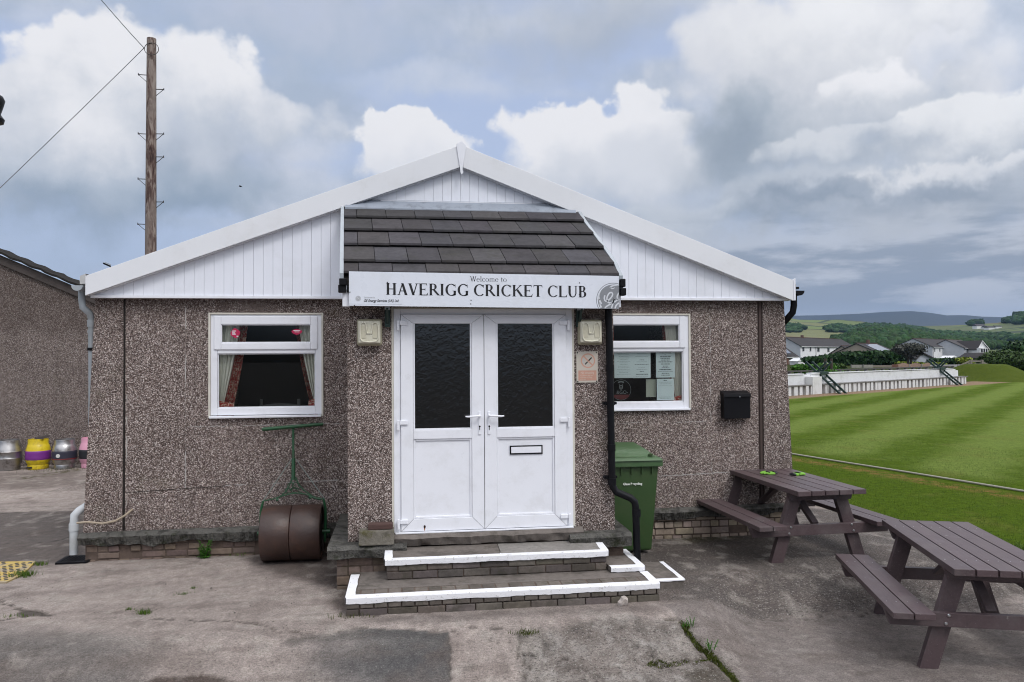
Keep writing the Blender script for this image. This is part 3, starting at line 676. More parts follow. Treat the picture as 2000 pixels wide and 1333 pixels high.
# porch upper cheeks under the sloping canopy
b.prism([(0, 0)]*3, 0, 0) if False else None
b.build('wall', PEB, BL)
for x0, x1 in ((-.53, -.33), (1.765, 1.965)):
    b = MB(); b.add([(x0, YP, 2.622), (x1, YP, 2.622), (x1, YW-.09, 2.622), (x0, YW-.09, 2.622), (x0, YP, 2.84), (x1, YP, 2.84), (x1, YW-.09, 3.60), (x0, YW-.09, 3.60)], [(3, 2, 1, 0), (4, 5, 6, 7), (0, 1, 5, 4), (1, 2, 6, 5), (2, 3, 7, 6), (3, 0, 4, 7)]); b.build('canopy_cheek', WHITE, BL)
b = MB(); b.box((-2.935, YW+.012, ZB), (-2.90, YW+.05, 2.72)); b.build('panel_joint', JOINT, BL)
b = MB(); b.box((4.072, YW+.004, ZB), (4.128, YW+.05, 2.72)); b.box((4.085, YW-.008, ZB), (4.112, YW+.004, 2.72)); b.build('panel_joint', JBROWN, BL, bevel=.002)
def mortarline(b, p0, p1, w=.012, y=YW):
    p0, p1 = Vector(p0), Vector(p1); L = (p1-p0).length; n = max(2, int(L/.03)); d = (p1-p0)/L; nr = Vector((-d[1], d[0])); on = 1.0; V = []
    for i in range(n+1):
        if random.random() < .15: on = .12 if on > .5 else 1.0
        a = p0+d*(L*i/n)+nr*random.gauss(0, .002); ww = w*random.uniform(.25, .75)*on
        V += [(a[0]-nr[0]*ww, y-.003, a[1]-nr[1]*ww), (a[0]+nr[0]*ww, y-.003, a[1]+nr[1]*ww)]
    b.add(V, [(2*i, 2*i+2, 2*i+3, 2*i+1) for i in range(n)])
for ml in (((-2.305, .72), (-2.305, 2.62), .009), ((-1.9, .735), (-.35, .765), .010), ((-2.28, 1.36), (-.6, 1.37), .006), ((3.487, .74), (3.487, 2.62), .009), ((2.0, 1.32), (3.46, 1.315), .007), ((2.7, .70), (4.05, .735), .010), ((-2.89, .55), (-2.89, 1.7), .008)):
    b = MB(); mortarline(b, *ml); b.build('mortar_joint', MORT, BL, weld=True)
for xa_0, za_0, xb_0, zb_0 in ((-2.9, .69, -1.9, .73), (2.0, .675, 2.75, .69)): b = MB(); b.bar((xa_0, YW-.001, za_0), (xb_0, YW-.001, zb_0), .006, .005); b.build('panel_joint', JOINT, BL)

# plinth: ragged concrete ledge on brickwork
def ragged_ledge(b, x0, x1, yf, yb, zt0, zt1, dep, n=90, amp=.03, back=None):
    P = []
    for i in range(n+1):
        t = i/n; x = lerp(x0, x1, t); zt = lerp(zt0, zt1, t)+.006*(vnoise(x, 0, 9, 3, 31)-.5)*2
        zb = zt-dep+amp*(vnoise(x, 0, 4.5, 5, 33)-.55)*2; yo = yf+.03*(vnoise(x, 1, 6, 5, 34)-.5); ym = yf-.015+.07*(vnoise(x, 2, 9, 6, 35)-.5)
        P.append([(x, yb, zt+.012), (x, yo+.02, zt), (x, ym, zt-dep*.25), (x, ym+.025*random.random(), (zt+zb)/2), (x, yo+.012, zb+.012), (x, yo+.05, zb), (x, yb, zb+.01)])
    V = [p for r in P for p in r]; k = 7; F = []
    for i in range(n):
        for j in range(k): F.append((i*k+j, i*k+(j+1) % k, (i+1)*k+(j+1) % k, (i+1)*k+j))
    F += [tuple(range(k))[::-1], tuple(n*k+j for j in range(k))]
    b.add(V, F)
def brick_face(b, x0, x1, yf, yb, z0, z1, nrow, bl=.22, jit=.006, gap=.010, halves=True):
    h = (z1-z0)/nrow
    for r in range(nrow):
        x = x0-(bl*.5 if r % 2 else 0); short = (r % 2 == 0 and halves)
        L0 = bl*(.5 if short else 1)
        while x < x1:
            L = L0*random.uniform(.93, 1.07); a, c = max(x, x0), min(x+L, x1); k = random.uniform(.72, 1.25)
            if c-a > .03:
                b.tint = (k, k*random.uniform(.95, 1.03), k*random.uniform(.9, 1.05)); yo = yf+random.uniform(-jit, jit)
                b.box((a+gap/2, yo, z0+r*h+gap/2), (c-gap/2, yb, z0+(r+1)*h-gap/2))
            x += L
    b.tint = (1, 1, 1)
b = MB(); brick_face(b, -3.27, -.66, YW-.045, YW+.1, -.05, .225, 4, .225, .012, .012); b.build('plinth_brickwork', PLBRICK, BL, bevel=.008)
b = MB(); brick_face(b, 2.0, 4.45, YW-.045, YW+.1, -.04, .27, 4, .225, .010, .012); b.build('plinth_brickwork', PLBRICK2, BL, bevel=.008)
b = MB(); b.box((-3.275, YW-.036, -.3), (4.455, YW+.15, .26)); b.box((-.62, 7.09, -.3), (2.03, YW-.036, .29)); b.build('plinth_mortar', MORTAR, BL)
b = MB(); brick_face(b, -.63, -.19, 7.082, 7.16, -.05, .29, 4, .22); b.build('plinth_brickwork', PLBRICK, BL, bevel=.008)
b = MB(); ragged_ledge(b, -3.33, -.62, YW-.10, YW+.12, .285, .30, .12, 260, .055); b.build('plinth_ledge', ROUGHC, BL, smooth=True)
b = MB(); ragged_ledge(b, 1.95, 4.52, YW-.10, YW+.12, .325, .35, .11, 220, .035); b.build('plinth_ledge', ROUGHC, BL, smooth=True)
b = MB(); ragged_ledge(b, -.70, .0, 7.00, 8.42, .40, .405, .12, 40, .02); b.build('porch_slab', ROUGHC, BL, smooth=True)
b = MB(); ragged_ledge(b, 1.50, 2.09, 7.00, 8.42, .425, .43, .13, 40, .02); b.build('porch_slab', ROUGHC, BL, smooth=True)
b = MB(); ragged_ledge(b, -.12, 1.64, 7.06, 7.34, .468, .468, .11, 60, .012); b.build('door_step_sill', STEPT, BL, smooth=True)

# gable: cladding planks, bargeboards, finial, roof
SL = (4.155-2.73)/(XC+3.236)
def zin(x): return 4.155-abs(x-XC)*(.3715 if x < XC else .3785)
YC = 8.42
b = MB(); x = -3.2
zl = lambda x: max(2.745, 0)
while x < 4.42:
    a, c = x+.0010, min(x+.0990, 4.42)
    if c > a:
        segs = [(a, c)]
        if a < XC < c: segs = [(a, XC), (XC, c)]
        for (u, w) in segs:
            zu, zw = zin(u)+.06, zin(w)+.06
            if max(zu, zw) > 2.78: b.prism([(u, 2.735), (w, 2.735), (w, max(2.75, zw)), (u, max(2.75, zu))], YC, YC+.02)
    x += .1
b.build('cladding', CLAD, BL, bevel=.0015, seg=1)
b = MB(); b.prism([(-3.2, 2.735), (4.42, 2.735), (4.42, 2.78), (XC, 4.2), (-3.2, 2.78)], YC+.022, YC+.05); b.build('cladding_backing', GROOVE, BL)
b = MB(); b.box((-3.215, YC-.014, 2.712), (4.43, YC+.10, 2.742)); b.box((-.27, YC-.016, 3.755), (1.66, YC-.001, 3.782)); b.build('base_trim', WHITE, BL, bevel=.002)
YB = 8.335
apx_o = 4.40; eo_l, eo_r = 2.93, 2.944; xl_, xr_ = -3.238, 4.434
b = MB(); b.prism([(xl_, zin(xl_)+.002), (XC-.02, zin(XC-.02)), (XC-.02, apx_o-.012), (xl_, eo_l)], YB, YB+.026)
b.prism([(xl_, zin(xl_)+.002), (xl_+.012, zin(xl_)+.006), (xl_+.012, eo_l), (xl_, eo_l)], YB+.027, YC+.03); b.build('bargeboard', BARGE, BL, bevel=.003)
b = MB(); b.prism([(XC+.02, zin(XC+.02)), (xr_, zin(xr_)+.002), (xr_, eo_r), (XC+.02, apx_o-.012)], YB, YB+.026)
b.build('bargeboard', BARGE, BL, bevel=.003)
b = MB(); b.prism([(4.436, 2.71), (4.462, 2.71), (4.462, 2.965), (4.436, 2.955)], YB-.002, YB+.028); b.build('bargeboard_end', WHITE, BL, bevel=.002)
b = MB()   # cover strip along the foot of each bargeboard
for s in (0, 1):
    xa, xb_ = (xl_+.03, XC-.02) if s == 0 else (XC+.02, xr_-.03)
    b.prism([(xa, zin(xa)-.004), (xb_, zin(xb_)-.004), (xb_, zin(xb_)+.012), (xa, zin(xa)+.012)] if s == 0 else [(xa, zin(xa)-.004), (xb_, zin(xb_)-.004), (xb_, zin(xb_)+.012), (xa, zin(xa)+.012)], YB+.028, YC-.002)
b.build('soffit', BARGE, BL)
b = MB(); b.prism([(XC-.012, 4.09), (XC, 4.065), (XC+.022, 4.09), (XC+.012, 4.12), (XC+.018, 4.17), (XC+.055, 4.39), (XC+.002, 4.432), (XC-.055, 4.395), (XC-.022, 4.17), (XC-.014, 4.12)], YB-.014, YB-.002)
b.build('finial', WHITE, BL, bevel=.002)
ROOFM = simple('corrugated_roof', (.16, .155, .15), .85, dirt=(.06, .06, .04), damt=.6, world=True)
b = MB()
b.prism([(xl_-.03, 2.86), (XC, 4.32), (XC, 4.36), (xl_-.03, 2.90)], YB+.03, 19.7); b.prism([(XC, 4.32), (xr_+.05, 2.865), (xr_+.05, 2.905), (XC, 4.36)], YB+.03, 19.7)
b.build('roof', ROOFM, BL)
# gutters and pipes of the main building
def gutter(b, x, z, y0, y1, r=.056, t=.004):
    b.lathe([(r, 0), (r, y1-y0)], (0, 0, 0), 16, 'y', math.pi, 2*math.pi)
    n = 17*2
    vs = b.v[-n:]; del b.v[-n:]; b.v += [(v[0]+x, v[1]+y0, v[2]+z) for v in vs]
b = MB(); gutter(b, -3.325, 2.835, 8.37, 19.5); pr = [(r_*math.cos(a), r_*math.sin(a)) for r_, a in [(.056, math.pi+k*math.pi/14) for k in range(15)]]
b.prism([(-3.325+p[0], 2.835+p[1]) for p in pr], 8.355, 8.372); b.build('gutter', GREYP, BL)
b = MB(); b.add([(-3.30, 8.36, 2.93), (-3.24, 8.35, 2.955), (-3.24, 8.6, 2.955), (-3.30, 8.6, 2.93), (-3.30, 8.36, 2.85), (-3.24, 8.35, 2.85), (-3.24, 8.6, 2.85), (-3.30, 8.6, 2.85)], [(0, 1, 2, 3), (0, 4, 5, 1), (0, 3, 7, 4)]); b.build('eaves_flashing', simple('pale_flashing', (.5, .5, .5), .5), BL)
b = MB(); r = .034
b.tube([(-3.335, 8.50, 2.80), (-3.335, 8.50, 2.70), (-3.325, 8.50, 2.62), (-3.27, 8.53, 2.56), (-3.262, 8.56, 2.50), (-3.262, 8.58, 1.9), (-3.268, 8.6, 1.2), (-3.275, 8.62, .62)], r, 14)
b.tube([(-3.262, 8.56, 2.49), (-3.262, 8.565, 2.42)], .043, 14); b.tube([(-3.262, 8.567, 2.38), (-3.262, 8.57, 2.36)], .043, 14); b.build('downpipe', GREYP, BL, smooth=True)
b = MB(); b.tube([(-3.262, 8.57, 2.20), (-3.262, 8.57, 2.17)], .045, 14); b.build('pipe_clip', BLACK, BL)
b = MB(); b.tube([(-3.27, 8.66, .62), (-3.32, 8.62, .545), (-3.385, 8.58, .50), (-3.42, 8.56, .46), (-3.425, 8.56, .38), (-3.425, 8.56, .055)], .041, 16); b.tube([(-3.425, 8.56, .375), (-3.425, 8.56, .30)], .048, 16); b.build('waste_pipe', simple('pale_waste_pipe', (.50, .52, .54), .4, dirt=(.3, .3, .28)), BL, smooth=True)
b = MB(); gutter(b, 4.525, 2.825, 8.37, 19.5); b.prism([(4.525+p[0], 2.825+p[1]) for p in pr], 8.352, 8.372); b.box((4.46, 8.36, 2.845), (4.52, 8.5, 2.87)); b.build('gutter', BLACK, BL)
b = MB(); b.tube([(4.51, 8.47, 2.78), (4.51, 8.47, 2.66), (4.50, 8.48, 2.58), (4.45, 8.53, 2.50), (4.425, 8.60, 2.44), (4.425, 8.74, 2.36), (4.45, 8.76, .4)], .038, 14); b.build('downpipe', BLACK, BL, smooth=True)

# ---- porch canopy
def cxl(y): return -.657+(8.4-y)*.075
def cxr(y): return 1.895+(8.4-y)*.055
PROF = [(8.42, 3.715), (8.1, 3.505), (7.75, 3.312), (7.4, 3.112), (7.1, 2.930), (6.955, 2.800)]
def cz(y):
    for (y0, z0), (y1, z1) in zip(PROF[:-1], PROF[1:]):
        if y >= y1: return z0+(z1-z0)*(y-y0)/(y1-y0)
    return PROF[-1][1]
b = MB(); rows = [8.40, 8.09, 7.75, 7.41, 7.09, 6.955]
for r in range(5):
    yu, yl = rows[r]+ (0.05 if r else 0), rows[r+1]; xa, xb_ = cxl(yl), cxr(yl); W_ = .302; off = (.13 if r % 2 == 0 else .28)
    edges = [xa]+[xa+off+W_*k for k in range(12) if xa+off+W_*k < xb_-.06]+[xb_]
    for i in range(len(edges)-1):
        a, c = edges[i], edges[i+1]; k = random.uniform(.82, 1.18); b.tint = (k*random.uniform(.98, 1.05), k, k*random.uniform(.95, 1.05))
        lift = random.uniform(-.003, .003); gp = .0022
        tl, tu = .058+lift, .012+lift; sh = cxl(yu)-cxl(yl)
        t_ = .024; ra, rb_ = (a-xa)/(xb_-xa), (c-xa)/(xb_-xa); ua, ub = lerp(cxl(yu), cxr(yu), ra), lerp(cxl(yu), cxr(yu), rb_)
        b.add([(a+gp, yl, cz(yl)+tl-t_), (c-gp, yl, cz(yl)+tl-t_), (ub-gp, yu, cz(yu)+tu-t_), (ua+gp, yu, cz(yu)+tu-t_), (a+gp, yl, cz(yl)+tl), (c-gp, yl, cz(yl)+tl), (ub-gp, yu, cz(yu)+tu), (ua+gp, yu, cz(yu)+tu)],
              [(3, 2, 1, 0), (4, 5, 6, 7), (0, 1, 5, 4), (1, 2, 6, 5), (2, 3, 7, 6), (3, 0, 4, 7)])
b.tint = (1, 1, 1); b.build('canopy_tiles', TILE, BL, bevel=.004)
b = MB(); n = len(PROF); V = [(cxl(y), y, z-.03) for y, z in PROF]+[(cxr(y), y, z-.03) for y, z in PROF]+[(cxl(y), y, z-.07) for y, z in PROF]+[(cxr(y), y, z-.07) for y, z in PROF]
F = [(i, i+1, n+i+1, n+i) for i in range(n-1)]+[(2*n+i, 3*n+i, 3*n+i+1, 2*n+i+1) for i in range(n-1)]+[(0, 2*n, 2*n+1, 1)]
b.add(V, F+[(i, i+1, 2*n+i+1, 2*n+i) for i in range(1, n-1)]+[(n+i, 3*n+i, 3*n+i+1, n+i+1) for i in range(n-1)]+[(n-1, 2*n-1, 4*n-1, 3*n-1)]); b.build('canopy_deck', JOINT, BL)
for sgn, fx in ((-1, cxl), (1, cxr)):
    b = MB()
    for (y0, z0), (y1, z1) in zip(PROF[:-1], PROF[1:]):
        xa, xc = fx(y0), fx(y1); w = sgn*.034
        b.hexa([(xa, y0, z0-.09), (xa+w, y0, z0-.09), (xc+w, y1, z1-.09), (xc, y1, z1-.09)], [(xa, y0, z0+.035), (xa+w, y0, z0+.035), (xc+w, y1, z1+.035), (xc, y1, z1+.035)])
    b.build('canopy_verge', GREYP, BL, weld=True)
b = MB(); b.add([(-.64, YC-.002, 3.79), (1.87, YC-.002, 3.79), (1.87, 8.30, 3.672), (-.64, 8.30, 3.680), (-.64, 8.30, 3.66), (1.87, 8.30, 3.655)], [(0, 3, 2, 1), (3, 4, 5, 2)]); b.build('lead_flashing', LEAD, BL)
b = MB(); b.box((-.535, 6.985, 2.555), (1.97, YP-.002, 2.60)); b.build('porch_soffit', simple('porch_soffit', (.40, .37, .32), .6), BL)
b = MB(); b.box((-.56, 6.965, 2.54), (-.50, 7.10, 2.685)); b.box((1.955, 6.965, 2.54), (1.99, 7.10, 2.67)); b.box((-.50, 6.972, 2.603), (1.955, 6.984, 2.74)); b.build('canopy_fascia', WHITE, BL, bevel=.002)
b = MB(); b.box((-.585, 6.91, 2.725), (-.52, 6.99, 2.785)); b.box((-.595, 6.93, 2.66), (-.525, 6.985, 2.73)); b.box((1.975, 6.90, 2.725), (2.02, 6.99, 2.80)); b.box((1.975, 6.90, 2.645), (2.025, 6.985, 2.715)); b.box((-.52, 6.945, 2.66), (1.975, 6.962, 2.735)); b.build('canopy_gutter', BLACK, BL, bevel=.008)
for x in (-.168, 1.622):
    b = MB(); b.box((x-.026, YP-.05, 2.36), (x+.026, YP-.004, 2.535)); b.bar((x, 7.12, 2.38), (x, 6.99, 2.53), .02, .02); q = b.build('canopy_bracket', DGREEN, BL, bevel=.003)
    c = MB(); c.box((x-.022, 6.99, 2.515), (x+.022, YP-.052, 2.545)); c.build('bracket_cap', GALV, q, bevel=.002)
b = MB(); b.tube([(1.90, 7.08, 2.56), (1.905, 7.08, 2.3), (1.922, 7.08, .90), (1.93, 7.08, .85), (1.96, 7.07, .80), (2.09, 7.04, .745), (2.125, 7.03, .71), (2.135, 7.03, .66), (2.150, 7.03, .0)], .034, 16)
for z in (2.0, 1.25, .93): b.tube([(1.905+(2.3-z)*.012, 7.08, z), (1.905+(2.3-z)*.012, 7.08, z-.06)], .040, 16)
b.tube([(2.141, 7.03, .64), (2.142, 7.03, .57)], .040, 16)
for z in (1.62, .92): b.box((1.87, 7.08, z), (1.96, YP, z+.03)); b.box((1.85, 7.10, z+.004), (1.98, YP-.002, z+.026))
b.build('downpipe', BLACK, BL, smooth=True)
b = MB(); b.box((2.03, YW-.02, 1.02), (2.045, YW-.004, 1.42)); b.build('cable_cover', BLACK, BL)

# ---- double door
def frame4(b, x0, x1, z0, z1, y0, y1, w, wt=None, wb=None):
    wt = wt or w; wb = wb or w
    b.box((x0, y0, z0), (x0+w, y1, z1)); b.box((x1-w, y0, z0), (x1, y1, z1)); b.box((x0+w, y0, z1-wt), (x1-w, y1, z1)); b.box((x0+w, y0, z0), (x1-w, y1, z0+wb))
b = MB(); frame4(b, DR[0], DR[1], DR[2], DR[3], YP-.012, YP+.06, .062, .05, .012); b.box((DR[0]+.01, YP-.05, .470), (DR[1]-.005, YP-.012, .484)); b.build('door_frame', WHITE, BL, bevel=.004)
b = MB(); frame4(b, DR[0]-.02, DR[1]+.02, DR[2]+.002, DR[3]+.012, YP-.004, YP+.05, .02); b.build('door_sealant', CREAM, BL)
def leaf(x0, x1, hinge_side):
    z0, z1 = DR[2]+.014, DR[3]-.052; rt = thing('_', None, None) if False else None
    b = MB(); st = .113; yf, yb = YP-.030, YP+.03
    gz0, gz1 = 1.412, 2.417; pz0, pz1 = .588, 1.330
    def mem(pts): b.prism(pts, yf, yb)
    gx0, gx1 = x0+st, x1-st
    mem([(x0, z0), (gx0, z0+.113), (gx0, z1-.085), (x0, z1)]); mem([(gx1, z0+.113), (x1, z0), (x1, z1), (gx1, z1-.085)])
    mem([(x0+.0015, z0), (x1-.0015, z0), (gx1-.0005, z0+.112), (gx0+.0005, z0+.112)]); mem([(gx0+.0005, z1-.0845), (gx1-.0005, z1-.0845), (x1-.0015, z1), (x0+.0015, z1)])
    mem([(gx0+.001, pz1), (gx1-.001, pz1), (gx1-.001, gz0), (gx0+.001, gz0)])
    o = b.build('door_leaf', WHITE, BL, bevel=.0035)
    c = MB(); frame4(c, gx0+.001, gx1-.001, gz0, gz1, yf+.008, yb, .014); frame4(c, gx0+.001, gx1-.001, pz0+.014, pz1, yf+.010, yb-.002, .018); c.build('glazing_bead', WHITE, o, bevel=.004)
    c = MB(); c.box((gx0+.018, yf+.022, pz0+.03), (gx1-.018, yb-.006, pz1-.018)); c.build('door_panel', WHITE, o, bevel=.004)
    c = MB(); c.box((gx0+.012, YP+.000, gz0+.012), (gx1-.012, YP+.004, gz1-.012)); c.build('door_glass', OBSC, o)
    # keyhole plate and lever
    hx = x1-.042 if hinge_side < 0 else x0+.042
    c = MB(); c.box((hx-.013, yf-.010, 1.362), (hx+.013, yf, 1.575)); pl = c.build('handle_plate', WHITE, o, bevel=.009)
    c = MB(); dx = -1 if hinge_side < 0 else 1
    c.tube([(hx, yf-.01, 1.538), (hx, yf-.045, 1.538), (hx+dx*.02, yf-.052, 1.537), (hx+dx*.11, yf-.05, 1.532), (hx+dx*.135, yf-.046, 1.535)], [.011, .011, .010, .009, .006], 10); c.build('door_handle', WHITE, o, smooth=True)
    c = MB(); c.lathe([(.0085, 0), (.0085, .002), (0, .002)], (0, 0, 0), 12, 'y'); c.v = [(v[0]+hx, yf-.012+v[1]*-1, v[2]+1.438) for v in c.v]; c.box((hx-.003, yf-.0125, 1.405), (hx+.003, yf-.0095, 1.432)); c.build('keyhole', BLACK, o)
    # three hinges
    hx = x0 if hinge_side < 0 else x1
    for hz in (2.405, 1.49, .585):
        c = MB(); s = -hinge_side
        c.box((hx-s*.036, yf-.022, hz-.075), (hx-s*.012, yf, hz+.02)); c.box((hx-s*.012, yf-.016, hz-.025), (hx+s*.062, yf, hz+.015)); c.build('hinge', WHITE, o, bevel=.006)
    return o
lf1 = leaf(DR[0]+.064, .7155, -1); lf2 = leaf(.7205, DR[1]-.064, 1)
c = MB(); frame4(c, .958, 1.268, 1.168, 1.25, YP-.018, YP-.008, .007); c.box((.966, YP-.012, 1.176), (1.260, YP-.0075, 1.242)); f = c.build('letter_slot', BLACK, lf2); c = MB(); c.box((.970, YP-.020, 1.180), (1.256, YP-.013, 1.238)); c.build('letter_flap', WHITE, f, bevel=.003)
c = MB(); c.lathe([(.011, 0), (.010, .003), (0, .003)], (0, 0, 0), 14, 'y'); c.v = [(v[0]*.9+.163, YP-.0305-v[1], v[2]*1.3+.528) for v in c.v]; c.build('rusty_hole', simple('rust_black', (.02, .008, .005), .9), lf1)
c = MB(); c.add([(.157, YP-.0306, .518), (.169, YP-.0306, .518), (.166, YP-.0306, .490), (.160, YP-.0306, .494)], [(0, 1, 2, 3)]); c.build('rust_stain', simple('rust', (.30, .10, .015), .8), lf1)
# thin mitre lines
MITRE = simple('mitre_shadow', (.28, .28, .29), .8)
for x0, x1, lf_ in ((DR[0]+.064, .7155, lf1), (.7205, DR[1]-.064, lf2)):
    z0, z1 = DR[2]+.014, DR[3]-.052
    for (ax, az_, bx, bz) in ((x0+.004, z1-.003, x0+.111, z1-.082), (x1-.004, z1-.003, x1-.111, z1-.082), (x0+.004, z0+.003, x0+.111, z0+.110), (x1-.004, z0+.003, x1-.111, z0+.110)):
        c = MB(); c.bar((ax, YP-.0302, az_), (bx, YP-.0302, bz), .0012, .0018); c.build('mitre_line', MITRE, lf_)
b = MB(); b.box((.7157, YP-.02, DR[2]+.02), (.7203, YP+.02, DR[3]-.055)); b.build('door_gap', JOINT, BL)

# ---- windows
def window(Wn):
    x0, x1, z0, z1 = Wn; sx_ = (x1-x0)/1.191
    X_ = lambda px: x0+(px-407)*.00529*sx_; Z_ = lambda py: z1-(py-611)*.00551
    b = MB(); frame4(b, x0+.001, x1-.001, z0+.001, z1-.001, YW-.010, YW+.05, .020, .018, .004); o0 = b.build('window_surround', CREAM, BL, bevel=.004)
    b = MB(); fx0, fx1, fz0, fz1 = X_(411), X_(628.5), Z_(809), Z_(614.5)
    gx0, gx1 = X_(424), X_(616); tz0, tz1 = Z_(690), Z_(683)
    b.box((fx0, YW+.004, fz0), (gx0, YW+.07, fz1)); b.box((gx1, YW+.004, fz0), (fx1, YW+.07, fz1)); b.box((gx0, YW+.005, Z_(620)), (gx1, YW+.07, fz1)); b.box((gx0, YW+.005, tz0), (gx1, YW+.07, tz1+.005)); b.box((gx0, YW+.005, fz0), (gx1, YW+.07, Z_(795)))
    b.box((x0+.018, YW-.045, z0-.006), (x1-.022, YW+.01, z0+.018))
    o = b.build('window_frame', WHITE, BL, bevel=.006)
    b = MB(); frame4(b, gx0+.001, gx1-.001, Z_(795), tz0, YW+.016, YW+.05, .010); b.build('glazing_bead', WHITE, o, bevel=.004)
    b = MB(); sx0, sx1, sz0, sz1 = X_(418), X_(620.5), Z_(682.5), Z_(617); w = X_(431.5)-X_(418)
    frame4(b, sx0, sx1, sz0, sz1, YW-.010, YW+.03, w, sz1-Z_(634), Z_(669)-sz0); s = b.build('top_sash', WHITE, o, bevel=.009)
    b = MB(); frame4(b, sx0+w, sx1-w, Z_(669), Z_(634), YW-.002, YW+.028, .008); b.build('sash_bead', WHITE, o, bevel=.003)
    b = MB(); b.box((sx0+w+.004, YW+.012, Z_(669)+.004), (sx1-w-.004, YW+.016, Z_(634)-.004)); b.build('pane', GLASS, o)
    b = MB(); b.box((gx0+.008, YW+.034, Z_(795)+.008), (gx1-.008, YW+.038, tz0-.008)); b.build('pane', GLASS, o)
    b = MB(); b.box((x0+.03, YW+.071, z0+.002), (x1-.03, YW+TH+.12, z0+.03)); b.build('inner_sill', WHITE, o)
    return o, X_, Z_
wo1, X1, Z1 = window(W1); wo2, X2, Z2 = window(W2)

# interior shell: floor, inner linings, ceiling
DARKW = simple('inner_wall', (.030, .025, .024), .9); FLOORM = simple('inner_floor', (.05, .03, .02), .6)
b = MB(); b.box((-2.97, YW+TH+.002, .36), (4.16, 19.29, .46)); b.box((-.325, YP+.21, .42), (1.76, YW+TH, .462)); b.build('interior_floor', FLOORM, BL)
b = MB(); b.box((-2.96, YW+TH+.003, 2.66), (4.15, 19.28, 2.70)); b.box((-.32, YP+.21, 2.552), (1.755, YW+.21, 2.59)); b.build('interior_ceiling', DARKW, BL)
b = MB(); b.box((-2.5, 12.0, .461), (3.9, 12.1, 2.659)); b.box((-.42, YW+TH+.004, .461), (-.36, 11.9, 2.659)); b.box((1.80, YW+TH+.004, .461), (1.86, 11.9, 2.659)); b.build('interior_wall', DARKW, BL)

# ---- front steps
def paint_band(b, pts, w=.085, drop=.045, z=lambda x, y: 0, inn=(0, 1)):
    """a painted nosing: strip on the tread edge and down the riser, hand-painted edge"""
    for (p, q, n_in) in pts:
        p, q = Vector(p), Vector(q); L = (q-p).length; n = max(3, int(L/.03)); d = (q-p)/L; nn = Vector(n_in)
        pr_ = []
        for i in range(n+1):
            c = p+d*(L*i/n); zz = z(c[0], c[1]); ww = w+.002*math.sin(i*.7)+random.uniform(-.0015, .0015); dr = drop+.003*math.sin(i*.35)+random.uniform(-.0025, .0025)
            pr_.append([(c[0]+nn[0]*ww, c[1]+nn[1]*ww, zz+.003), (c[0]-nn[0]*.001, c[1]-nn[1]*.001, zz+.004), (c[0]-nn[0]*.006, c[1]-nn[1]*.006, zz-.006), (c[0]-nn[0]*.004, c[1]-nn[1]*.004, zz-dr)])
        V = [v for r in pr_ for v in r]; b.add(V, [(i*4+j, i*4+j+1, i*4+4+j+1, i*4+4+j) for i in range(n) for j in range(3)])
ST = thing('front_steps', 'two broad brick steps with white painted edges leading up to the double doors', 'steps', (.8, 6.8, 0))
S1 = (-.49, 2.135, 6.345, .150)
b = MB(); b.box((S1[0]+.012, S1[2]+.02, -.3), (S1[1]-.012, 7.08, .146)); b.build('step_core', MORTAR, ST)
b = MB(); brick_face(b, S1[0], S1[1], S1[2], S1[2]+.09, -.20, .055, 2, .235, .006, .008, False)
# header course on edge along the nosing
x = S1[0]; 
while x < S1[1]-.02:
    L = .113*random.uniform(.95, 1.05); k = random.uniform(.8, 1.3); b.tint = (k, k, k*.97); zt = .150+random.uniform(-.003, .002)
    b.box((x+.005, S1[2]+random.uniform(-.003, .003), .060), (min(x+L, S1[1])-.005, S1[2]+.205, zt)); x += L
b.tint = (1, 1, 1)
for k in range(3): b.box((S1[1]-.08, S1[2]+.215+k*.22, -.1), (S1[1], S1[2]+.425+k*.22, .148)); b.box((S1[0], S1[2]+.215+k*.22, -.1), (S1[0]+.08, S1[2]+.425+k*.22, .148))
b.build('bottom_step', STEPB, ST, bevel=.006)
b = MB(); b.box((S1[0]+.082, S1[2]+.212, .10), (S1[1]-.082, 7.079, .1495)); b.build('step_tread', STEPT, ST)
b = MB(); paint_band(b, [((S1[0]+.003, S1[2]-.003), (S1[1]-.003, S1[2]-.003), (0, 1)), ((S1[0]-.001, S1[2]+.0), (S1[0]-.001, 7.00), (1, 0)), ((S1[1]+.001, S1[2]), (S1[1]+.001, 6.70), (-1, 0))], .072, .048, lambda x, y: .150); b.build('painted_edge', PAINT, ST)
S2 = (-.178, 1.79, 6.785, .335)
zt2 = lambda x, y: lerp(.333, .372, (y-6.785)/.5)
b = MB(); brick_face(b, S2[0], S2[1], S2[2], S2[2]+.10, .152, .292, 2, .235, .005, .008, False); 
for s_ in (S2[0], S2[1]-.10): 
    for k in range(2): b.box((s_, S2[2]+.108+k*.13, .152), (s_+.10, S2[2]+.23+k*.13, .290))
b.build('top_step', STEPB, ST, bevel=.007)
b = MB(); b.box((S2[0]+.011, S2[2]+.012, .151), (S2[1]-.011, 7.085, .289)); b.build('step_core', MORTAR, ST)
for (xa, xb_, mt) in ((S2[0]-.01, .826, STEPT), (.830, S2[1]+.008, SLABL)):
    b = MB(); ya, yb = S2[2]-.012, 7.09; b.hexa([(xa, ya, .292), (xb_, ya, .292), (xb_, yb, .292), (xa, yb, .292)], [(xa, ya, zt2(0, ya)), (xb_, ya, zt2(0, ya)), (xb_, yb, zt2(0, yb)), (xa, yb, zt2(0, yb))]); b.build('landing_slab', mt, ST, bevel=.004)
